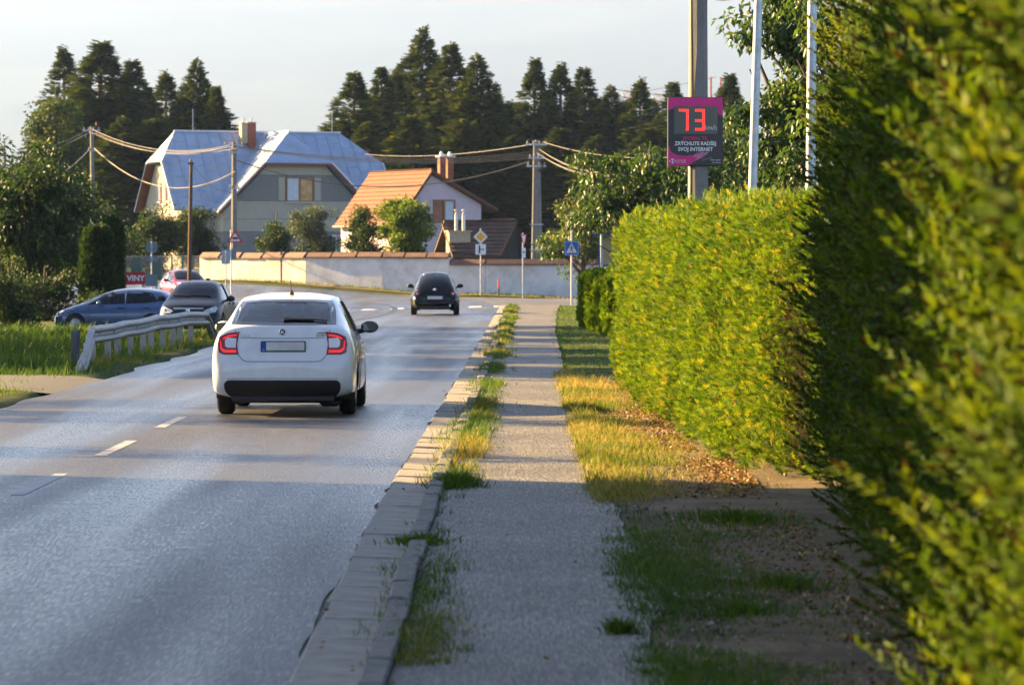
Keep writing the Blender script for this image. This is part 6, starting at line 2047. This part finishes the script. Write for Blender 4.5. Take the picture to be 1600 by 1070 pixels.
def front_car(name, label, colm, loc, rz, top, belt, plan, bot, ws, lamp, grille, wheel_r, axles, wx, mz, lower, lampm, group=None, wr=.64, plate_z=.5, side=None, L=4.3, emblem=None):
    """car seen from the front; local +y is forward"""
    cut = MB(); arches(cut, [(a, wheel_r) for a in axles], wheel_r + .05, .5, 1.2)
    bvh, me = shell(gen_stations(top, belt, plan, bot, wr), cut, (colm, INTER))
    root = thing(name, label, 'car', loc, rz, group)
    link('body', me, None, root)
    patch(bvh, round_poly(ws, .05), 'Y', -1, .006, CARGLASS, root, 'windscreen', .08)
    for s in (-1, 1):
        lp = [(s * x, z) for x, z in lamp]
        o = patch(bvh, lp if s > 0 else lp[::-1], 'Y', -1, .010, HEADL, root, 'headlight', .04)
        cx = sum(p[0] for p in lp) / len(lp); cz = sum(p[1] for p in lp) / len(lp)
        h, nr = cast(bvh, cx, cz, 'Y', -1)
        mb = MB(); mb.lathe([(.055, 0), (.05, .018), (0, .024)], 14, (h.x, h.y + .008, h.z), 'Y'); mb.build('lamp_bowl', lampm, o, smooth=True)
        for a in axles: wheel(root, s * wx, a, wheel_r, .21, s)
        mirror_cam(root, s * (wx + .20), ws[0][2] if len(ws[0]) > 2 else axles[1] - .85, mz, s, colm if name != 'black_suv' else CARBLK, 1.1)
        if side:
            patch(bvh, round_poly(side, .05), 'X', -s, .004, CARGLASS, root, 'side_window', .1)
            mid = (min(p[0] for p in side) + max(p[0] for p in side)) / 2
            z0 = min(p[1] for p in side)
            line_on(bvh, [(mid - .1, z0), (mid - .1, max(p[1] for p in side) - .02)], 'X', -s, .03, colm, root, 'pillar', .004)
            line_on(bvh, [(mid - .12, z0 - .02), (mid - .12, .32), (axles[1] - .5, .32), (axles[1] - .45, z0 - .06)], 'X', -s, .006, SEAM, root, 'door_gap', .0)
            line_on(bvh, [(mid - .12, .32), (axles[0] + .5, .34), (axles[0] + .33, .62), (axles[0] + .28, z0)], 'X', -s, .006, SEAM, root, 'door_gap', .0)
            for yh in (mid + .05, mid - .85):
                h, nr = cast(bvh, yh, z0 - .10, 'X', -s); mb = MB(); mb.cbox((h.x + s * .02, yh, z0 - .10), (.04, .2, .045), .014); mb.build('door_handle', CARBLK, root)
    for gpoly, gm in grille:
        patch(bvh, gpoly, 'Y', -1, .010, gm, root, 'grille', .05)
    patch(bvh, lower, 'Y', -1, .010, CARBLK, root, 'lower_grille', .06)
    h, nr = cast(bvh, 0, plate_z, 'Y', -1)
    mb = MB(); mb.cbox((0, h.y + .02, plate_z), (.52, .02, .115), .006); pl = mb.build('number_plate', CARBLK, root)
    mb = MB(); mb.box((0, h.y + .032, plate_z), (.5, .004, .095)); mb.build('plate_face', PLATE, pl)
    for x0, x1 in ((-.5, .05), (.05, .55)):
        z = min(p[1] for p in ws)
        line_on(bvh, [(x0, z + .02), (x1, z + .05)], 'Y', -1, .012, CARBLK, root, 'wiper', .02)
    if emblem:
        h, nr = cast(bvh, 0, emblem, 'Y', -1); mb = MB(); mb.lathe([(.06, 0), (.05, .015), (0, .02)], 12, (0, h.y + .012, emblem), 'Y'); mb.build('emblem', CHROME, root)
    return root

BKS = paint('car_black_metallic', (.009, .010, .013), .3, 0, .12)
BLU = paint('car_blue', (.06, .11, .24), .24, .2)
REDP = paint('car_red', (.22, .008, .010), .22)
suv_x = (298 - 800) / 6000 * 106
front_car('black_suv', 'black sport utility car facing the camera behind the guardrail', BKS, (suv_x + .15, 110.2, float(g(suv_x, 106))), R(180 - 3),
    top=[(0, .75), (.05, 1.05), (.35, 1.35), (.7, 1.55), (1.3, 1.61), (2.0, 1.62), (2.55, 1.56), (3.0, 1.33), (3.35, 1.12), (3.8, 1.03), (4.1, .94), (4.24, .80), (4.3, .60)],
    belt=[(0, .7), (.3, 1.05), (3.3, 1.02), (4.0, .82), (4.3, .5)],
    plan=[(0, .66), (.1, .80), (.4, .87), (3.6, .89), (4.0, .85), (4.2, .74), (4.3, .60)],
    bot=[(0, .42), (.15, .28), (4.1, .26), (4.3, .36)],
    ws=[(-.66, 1.14), (.66, 1.14), (.58, 1.44), (.40, 1.53), (-.40, 1.53), (-.58, 1.44)],
    lamp=[(.42, .78), (.72, .90), (.78, .84), (.74, .74), (.50, .70)], grille=[([(-.40, .80), (.40, .80), (.46, .70), (.40, .45), (-.40, .45), (-.46, .70)], mat('grille_dark', (.015, .015, .016), .4)), ([(-.42, .86), (.42, .86), (.40, .82), (-.40, .82)], CHROME)],
    wheel_r=.345, axles=(.80, 3.47), wx=.78, mz=1.10, lower=[(-.5, .42), (.5, .42), (.45, .32), (-.45, .32)], lampm=HEADL, plate_z=.52, emblem=.78,
    side=[(.55, 1.12), (3.0, 1.06), (2.65, 1.40), (2.2, 1.52), (1.0, 1.50)])
bx = (181 - 800) / 6000 * 128
front_car('blue_hatchback', 'blue hatchback seen from its side behind the tall grass', BLU, (bx + 2.1, 128, float(g(bx, 128)) - .04), R(90 - 10),
    top=[(0, .62), (.05, .95), (.25, 1.25), (.55, 1.44), (1.1, 1.505), (1.7, 1.51), (2.2, 1.45), (2.75, 1.24), (3.25, 1.00), (3.7, .86), (4.05, .72), (4.2, .50)],
    belt=[(0, .6), (.3, .98), (3.2, .92), (3.9, .70), (4.2, .45)],
    plan=[(0, .60), (.1, .76), (.4, .84), (3.4, .865), (3.8, .80), (4.08, .66), (4.2, .5)],
    bot=[(0, .38), (.15, .22), (4.0, .20), (4.2, .3)],
    ws=[(-.66, 1.02), (.66, 1.02), (.56, 1.36), (.35, 1.42), (-.35, 1.42), (-.56, 1.36)],
    lamp=[(.36, .62), (.66, .78), (.74, .74), (.70, .66), (.48, .58)], grille=[([(-.4, .48), (.4, .48), (.36, .34), (-.36, .34)], CARBLK)],
    wheel_r=.315, axles=(.72, 3.33), wx=.76, mz=1.0, lower=[(-.5, .32), (.5, .32), (.45, .26), (-.45, .26)], lampm=HEADL, plate_z=.42,
    side=[(.50, 1.06), (1.0, 1.0), (2.95, .95), (2.45, 1.22), (2.0, 1.38), (1.2, 1.41), (.75, 1.33)])
rx_ = (294 - 800) / 6000 * 172
front_car('red_crossover', 'red crossover car with headlights on coming round the bend', REDP, (rx_ - .9, 176, float(g(rx_, 172))), R(180 + 17),
    top=[(0, .7), (.05, 1.0), (.3, 1.32), (.6, 1.5), (1.2, 1.565), (1.8, 1.57), (2.3, 1.5), (2.8, 1.25), (3.1, 1.08), (3.6, 1.0), (3.95, .86), (4.13, .55)],
    belt=[(0, .65), (.3, 1.02), (3.1, 1.0), (3.8, .8), (4.13, .48)],
    plan=[(0, .62), (.1, .78), (.4, .86), (3.4, .885), (3.8, .84), (4.02, .7), (4.13, .55)],
    bot=[(0, .4), (.15, .26), (3.9, .24), (4.13, .34)],
    ws=[(-.64, 1.10), (.64, 1.10), (.56, 1.40), (.38, 1.48), (-.38, 1.48), (-.56, 1.40)],
    lamp=[(.46, .90), (.68, .98), (.72, .93), (.60, .86)], grille=[([(-.36, .82), (.36, .82), (.28, .64), (-.28, .64)], CARBLK), ([(-.72, .70), (-.50, .70), (-.50, .54), (-.72, .54)], LIGHT_C), ([(.50, .70), (.72, .70), (.72, .54), (.50, .54)], LIGHT_C)],
    wheel_r=.34, axles=(.75, 3.28), wx=.77, mz=1.08, lower=[(-.5, .44), (.5, .44), (.45, .32), (-.45, .32)], lampm=HEADON, plate_z=.56, side=[(.5, 1.12), (2.85, 1.05), (2.5, 1.34), (2.0, 1.47), (1.0, 1.42)])
# ================================================================== GRASS, WEEDS, LITTER
GRASS_M = foliage_mat('grass_blade', [(0, (.020, .050, .008)), (.35, (.058, .125, .012)), (.6, (.11, .155, .02)), (.78, (.22, .18, .05)), (1, (.38, .29, .12))], .4, rough=.6)
def blades(P, h, w, lean, tint, seed=0):
    """curved blades, five corners each"""
    rng = np.random.default_rng(seed)
    n = len(P)
    a = rng.uniform(0, 2 * np.pi, n); b = rng.uniform(0, 2 * np.pi, n)
    d = np.stack([np.cos(a), np.sin(a), np.zeros(n)], 1) * (lean * h)[:, None]
    s = np.stack([np.cos(b), np.sin(b), np.zeros(n)], 1) * (w / 2)[:, None]
    up = np.array([0, 0, 1.0])[None] * h[:, None]
    m1 = P + d * .35 + up * .55; tp = P + d + up * np.sqrt(np.clip(1 - (lean * .7)[:, None] ** 2, .15, 1))
    V = np.stack([P - s, P + s, m1 + s * .8, m1 - s * .8, tp], 1).reshape(-1, 3)
    q = np.arange(n)[:, None] * 5
    T = np.concatenate([q + np.array([[0, 1, 2]]), q + np.array([[0, 2, 3]]), q + np.array([[3, 2, 4]])], 0)
    return V, T, np.repeat(np.clip(tint, 0, 1), 5)
def grass(name, label, cat_pts, seed=0):
    P, h, w, lean, tint = cat_pts
    V, T, tn = blades(P, h, w, lean, tint, seed)
    o = link(name, fast_mesh(name, V, T, tn), GRASS_M)
    return tag(o, label, 'grass', None, 'stuff')
def tuft_field(n_t, xf, y0, y1, zf, hmin, hmax, per, spread, seed, dry, dens_f=None, ypow=1.0, wmul=1.0):
    rng = np.random.default_rng(seed)
    y = y0 + (y1 - y0) * rng.random(n_t) ** ypow
    x = xf(y, rng)
    if dens_f is not None:
        k = rng.random(n_t) < dens_f(x, y); x, y = x[k], y[k]
    n = len(x)
    hh = rng.uniform(hmin, hmax, n) * rng.uniform(.6, 1.25, n)
    t0 = dry(x, y, rng)  # dryness, plus the sunlit yellow painted on the verge
    X = np.repeat(x, per) + rng.normal(0, spread, n * per); Y = np.repeat(y, per) + rng.normal(0, spread * 1.5, n * per)
    H = np.repeat(hh * (.5 + .5 * sm(22, 30, y)), per) * rng.uniform(.4, 1.1, n * per)
    P = np.stack([X, Y, zf(X, Y)], 1)
    return P, H, (.005 + .024 * H) * wmul * np.clip(Y / 60, .8, 2.2), rng.uniform(.25, 1.1, n * per), np.clip(np.repeat(t0, per) + rng.normal(0, .10, n * per), 0, 1)

# along the kerb
grass('kerb_grass', 'tufts of half dry grass growing along the kerb', tuft_field(5200, lambda y, r: kerb_r(y) + r.normal(.07, .10, len(y)), 17, 157, lambda X, Y: g(X, Y) + .05,
      .06, .17, 13, .04, 1, lambda x, y, r: .34 + .62 * vnoise(x * 0, y, .35, 6) + r.normal(0, .12, len(y)) - .15,
      lambda x, y: np.clip(.10 + 1.5 * (vnoise(0 * x, y, .38, 21) - .30), .03, 1) * np.where(y < 23, .75, 1), 1.5), 1)
# right-hand verge; sunlight painted in as yellower grass past the shaded near stretch
def verge_x(y, r): return pave_r(y) + np.abs(r.normal(0, .36, len(y))) - .12
grass('verge_grass', 'patchy grass and weeds between pavement and hedges', tuft_field(9000, verge_x, 12, 62, lambda X, Y: g(X, Y) + .05,
      .04, .14, 12, .05, 2, lambda x, y, r: np.where(y < 28, .30, .74) + .4 * (vnoise(x, y, .8, 9) - .5) + r.normal(0, .1, len(y)),
      lambda x, y: np.clip(2.2 * (vnoise(x, y, .55, 31) - np.where(y > 29, .16, .33)), .03, 1), 1.25), 2)
# short dry grass deeper under the hedge, tinted yellower where the sun falls
grass('hedge_foot_grass', 'sparse dry grass at the foot of the hedges', tuft_field(2600, lambda y, r: r.uniform(.9, 2.2, len(y)), 13, 57, lambda X, Y: g(X, Y) + .05,
      .03, .10, 7, .05, 3, lambda x, y, r: np.where(y < 28, .35, .75) + r.normal(0, .12, len(y)), lambda x, y: np.clip(1.6 * (vnoise(x, y, .7, 41) - .45), 0, 1)), 3)
# lawn beyond
grass('lawn', 'short green lawn beyond the sunlit hedge', tuft_field(4800, lambda y, r: pave_r(y) + r.random(len(y)) ** 1.2 * (3.2 - pave_r(y) + (y - 56) * .02) - .05, 56, 158, lambda X, Y: ground_z(X, Y) - .01,
      .05, .11, 6, .07, 4, lambda x, y, r: .30 + .35 * (vnoise(x, y, .3, 5) - .4) + r.normal(0, .1, len(y)), None, 1.5), 4)
# left bank
grass('bank_grass', 'tall green meadow grass on the left bank', tuft_field(12500, lambda y, r: road_l(y) - .35 - r.random(len(y)) ** 1.0 * (np.maximum(2.0, .133 * y + 1.5 - 6.4)), 46, 124, lambda X, Y: ground_z(X, Y) - .02,
      .14, .34, 6, .09, 5, lambda x, y, r: .30 + .5 * (vnoise(x, y, .25, 7) - .5) + .18 * sm(8.4, 7.0, -x) + r.normal(0, .1, len(y)),
      lambda x, y: np.clip(.12 + sm(.3, 1.3, road_l(y) - x), 0, 1) * (1 - .97 * ((y < 60.6) & (y > 53.3))) * np.where((y > 97) & (x > lane_l(y)) & (x < lane_r(y)), .03, 1)), 5)
grass('layby_grass', 'tufts of grass at the edge of the gravel pull-in', tuft_field(260, lambda y, r: r.uniform(-8.2, -6.6, len(y)), 50.5, 54.5, lambda X, Y: g(X, Y) + .04,
      .03, .08, 8, .06, 16, lambda x, y, r: .35 + r.normal(0, .1, len(y)), lambda x, y: np.clip(3 * (vnoise(x, y, .6, 3) - .3), 0, 1)), 16)
grass('lane_edge_grass', 'tall dark grass in front of the blue hatchback', tuft_field(2600, lambda y, r: r.uniform(-18.5, -9.6, len(y)), 105, 120.5, lambda X, Y: ground_z(X, Y) - .02,
      .30, .55, 6, .12, 15, lambda x, y, r: .28 + .4 * (vnoise(x, y, .4, 7) - .5) + r.normal(0, .1, len(y)), lambda x, y: np.where((x > lane_l(y)) & (x < lane_r(y)), 0, 1)), 15)
grass('roadside_grass', 'low yellowing grass at the left edge of the asphalt', tuft_field(3400, lambda y, r: road_l(y) - r.random(len(y)) * .9, 58, 124, lambda X, Y: ground_z(X, Y) - .02,
      .04, .13, 7, .06, 6, lambda x, y, r: .42 + .5 * (vnoise(x, y, .5, 8) - .4) + r.normal(0, .1, len(y)), lambda x, y: np.clip(2.4 * (vnoise(x, y, .5, 13) - .25), 0, 1)), 6)
grass('wall_foot_grass', 'dry weeds along the foot of the garden wall', tuft_field(1500, lambda y, r: 2.6 - (y - 202.6) * 2.15 + r.uniform(-3.5, 1.5, len(y)), 202.0, 210.0, lambda X, Y: ground_z(X, Y) - .02,
      .10, .30, 7, .12, 7, lambda x, y, r: .6 + .5 * (vnoise(x, y, .4, 3) - .5) + r.normal(0, .12, len(y)), None, 1, 1.2), 7)

# broad-leaved weeds here and there
def weed(px, py, h, r_, label, n=60, seed=0, m=None):
    Y = 11040 / (py - 409); x = (px - 800) / 6000 * Y
    rng = np.random.default_rng(seed)
    n *= 2
    a = rng.uniform(0, 6.283, n); t = np.abs(rng.normal(0, .5, n))
    P = np.stack([np.cos(a) * r_ * t, np.sin(a) * r_ * t * 1.6, np.zeros(n)], 1)
    V, T, tn = blades(P, rng.uniform(.4, 1.1, n) * h * np.clip(1.1 - .5 * t, .4, 1), rng.uniform(.005, .014, n), rng.uniform(.3, 1.2, n), np.clip(rng.normal(.33, .15, n), 0, .9), seed)
    m = GRASS_M
    root = thing('weed', label, 'plant', (x, Y, .05))
    link('leaves', fast_mesh('leaves', V, T, tn), m or BUSH_M, root)
    mb = MB()
    for k in range(5): mb.tube([(0, 0, -.02), (math.cos(k * 1.3) * r_ * .4, math.sin(k * 1.3) * r_ * .4, h * .5)], .004, 3)
    mb.build('stem', BARK_M, root)
for a in [(1150, 825, .10, .55, 'green weed clump in front of the dark hedge foot', 150, 1), (1165, 975, .09, .4, 'dark weed in the shade at the bottom right', 70, 2),
          (970, 1005, .10, .10, 'small dark weed at the pavement edge at the bottom', 40, 3), (712, 770, .15, .25, 'bushy green weed on the kerb in the middle distance', 110, 4),
          (770, 580, .16, .22, 'green weed on the kerb beyond the sunlit strip', 90, 5), (660, 862, .09, .25, 'trailing weed on the gutter slabs', 70, 6), (1225, 930, .09, .45, 'dark weed right beside the spruce hedge foot', 80, 7)]:
    weed(a[0], a[1], a[2], a[3], a[4], a[5] * 3, a[6], YEL_M if a[6] in (1, 4, 5) else BUSH_M)

# fallen leaves and needles
def litter(name, label, n, xf, y0, y1, zf, size, m, seed, dens_f=None, ypow=1.0):
    rng = np.random.default_rng(seed)
    y = y0 + (y1 - y0) * rng.random(n) ** ypow; x = xf(y, rng)
    if dens_f is not None:
        k = rng.random(n) < dens_f(x, y); x, y = x[k], y[k]
    n = len(x)
    D = rdir(n, 0, rng); D[:, 2] *= .35
    P = np.stack([x, y, zf(x, y) + .012], 1)
    V, T, tn = scatter(LEAF[0], LEAF[1], P, frames(D, np.pi / 2 + rng.normal(0, .6, n), rng), rng.uniform(.5, 1.3, n) * size, rng.random(n))
    tag(link(name, fast_mesh(name, V, T, tn), m), label, 'litter', None, 'stuff')
LIT_M = foliage_mat('dead_leaf', [(0, (.05, .03, .015)), (.5, (.20, .115, .04)), (1, (.42, .27, .10))], .15)
litter('hedge_litter', 'brown needles and dead leaves under the hedges', 20000, lambda y, r: 1.75 - np.abs(r.normal(0, .38, len(y))) + .25 * (y < 36), 15, 57, lambda X, Y: g(X, Y) + .045, .034, LIT_M, 1, lambda x, y: np.where(x < pave_r(y) + .1, .12, 1) * np.where(y < 29, .35, 1))
litter('path_litter', 'scattered leaves on the pavement and gutter', 130, lambda y, r: r.uniform(-.95, .7, len(y)), 16, 70, lambda X, Y: np.where(X < kerb_r(Y) - .13, .035, np.where(X < kerb_r(Y), .10, .062)), .03, LIT_M, 2, None, 1.4)

# pebbles and crumbs of asphalt along the road edge and on the bare soil
def pebbles(name, label, n, xf, y0, y1, zf, smin, smax, m, seed, ypow=1.3):
    rng = np.random.default_rng(seed)
    tv = np.array([(1, 0, .1), (-.9, .2, 0), (.1, .9, .1), (0, -1, 0), (.1, 0, .7), (0, .1, -.5)], float)
    tt = np.array([(0, 2, 4), (2, 1, 4), (1, 3, 4), (3, 0, 4), (2, 0, 5), (1, 2, 5), (3, 1, 5), (0, 3, 5)])
    y = y0 + (y1 - y0) * rng.random(n) ** ypow; x = xf(y, rng)
    P = np.stack([x, y, zf(x, y)], 1)
    V, T, tn = scatter(tv, tt, P, frames(np.stack([rng.normal(size=n), rng.normal(size=n), rng.normal(0, .2, n)], 1), rng.normal(0, .3, n) + 1.57, rng), smin + (smax - smin) * rng.random(n) ** 3, rng.random(n))
    tag(link(name, fast_mesh(name, V, T, tn), m), label, 'pebbles', None, 'stuff')
PEB_M = foliage_mat('pebble_stone', [(0, (.09, .08, .07)), (.6, (.22, .20, .17)), (1, (.42, .39, .34))], 0.0, rough=.9, spec=.2)
pebbles('verge_pebbles', 'small stones and clods on the bare verge soil', 3200, lambda y, r: pave_r(y) + np.abs(r.normal(0, .55, len(y))) - .12, 13, 58, lambda X, Y: g(X, Y) + .05, .004, .022, PEB_M, 2)
# ================================================================== BEYOND THE LEFT EDGE: unseen house and trees added to shade the road
plain_house((-19.8, 30.3, 0), 16.0, 8.0, 7.2, 11.5, R(90), 'unseen house added for its shade, beyond the left edge opposite the tall hedge', PLASTER_B, BROWN_T)
for i, (x, y, h, r_, n, lab) in enumerate([
    (-19.0, 70.5, 10.5, 3.2, 5200, 'unseen tree added for shade, opposite the end of the sunlit hedge'),
    (-20.0, 79.0, 12.0, 3.6, 6000, 'second unseen tree added for shade, beside the meadow bank'),
    (-21.5, 88.0, 12.5, 3.5, 6000, 'third unseen tree added for shade, beside the meadow bank'),
    (-22.5, 97.0, 16.0, 3.6, 6000, 'fourth unseen tree added for shade, by the lane'),
    (-24.0, 107.0, 17.0, 3.8, 6000, 'fifth unseen tree added for shade, by the lane'),
    (-26.5, 117.0, 17.0, 3.8, 6000, 'unseen tree added for shade, behind the lane')]):
    leafy('shade_tree', lab, (x, y, float(g(x, y))), r_, r_ * 1.2, .5, h, n, .5, BUSH_M, clumps=46, clump_r=1.15, seed=70 + i, h0=1.8, tmean=.45, group='unseen shade trees beyond the left edge')
leafy('shade_tree', 'unseen sparse young tree added for dappled shade, opposite the white car', (-24.0, 54.0, 0), 1.7, 1.9, 4.0, 11.5, 1100, .34, BUSH_M, clumps=16, clump_r=.7, seed=80, h0=2.2, tmean=.45, group='unseen shade trees beyond the left edge')
leafy('shade_tree', 'unseen thin tall tree added for dappled shade, opposite the middle of the sunlit hedge', (-30.0, 60.0, 0), 1.8, 2.0, 5.0, 13.0, 1000, .34, BUSH_M, clumps=14, clump_r=.8, seed=81, h0=2.2, tmean=.45, group='unseen shade trees beyond the left edge')
leafy('shade_tree', 'unseen slim young tree added for dappled shade, next to the added house', (-21.0, 44.5, 0), 1.2, 1.4, 3.5, 9.5, 620, .32, BUSH_M, clumps=12, clump_r=.55, seed=82, h0=2.2, tmean=.45, group='unseen shade trees beyond the left edge')
# ================================================================== HILLS AND HAZE
def hills():
    xs = np.linspace(-6500, 6500, 150); ys = np.linspace(9000, 20000, 120)
    X, Y = np.meshgrid(xs, ys)
    z = 60 + 1180 * sm(9500, 19300, Y) ** .9
    z = z * (.90 + .13 * vnoise(X, Y, 1 / 3600, 3)) + 110 * vnoise(X, Y, 1 / 1100, 8) * sm(9500, 13000, Y) + 35 * vnoise(X, Y, 1 / 320, 12)
    z = np.minimum(z, 1415) * sm(9000, 10000, Y) - 5
    m, nt, p, out = nodes_of('hill_forest')
    n = noise(nt, .0005, 5, .55)
    r = ramp(nt, [(.35, (.010, .020, .012)), (.5, (.022, .036, .018)), (.6, (.055, .065, .032)), (.7, (.022, .036, .018))], n.outputs[0])
    nt.links.new(r.outputs[0], p.inputs['Base Color'])
    p.inputs['Roughness'].default_value = 1; p.inputs['Specular IOR Level'].default_value = 0
    tag(link('hills', grid_mesh('hills', X, Y, z), m), kind='structure')
hills()
mb = MB(); mb.box((0, 10000, 712), (13400, 20600, 1430))
hz = bpy.data.materials.new('haze_air'); hz.use_nodes = True
nt = hz.node_tree
for n in list(nt.nodes):
    if n.type != 'OUTPUT_MATERIAL': nt.nodes.remove(n)
pv = nt.nodes.new('ShaderNodeVolumePrincipled')
pv.inputs['Color'].default_value = (.38, .555, 1.0, 1)
pv.inputs['Density'].default_value = 0.00007
pv.inputs['Anisotropy'].default_value = 0.25
nt.links.new(pv.outputs[0], nt.nodes['Material Output'].inputs['Volume'])
hzo = mb.build('haze', hz)
tag(hzo, kind='stuff')
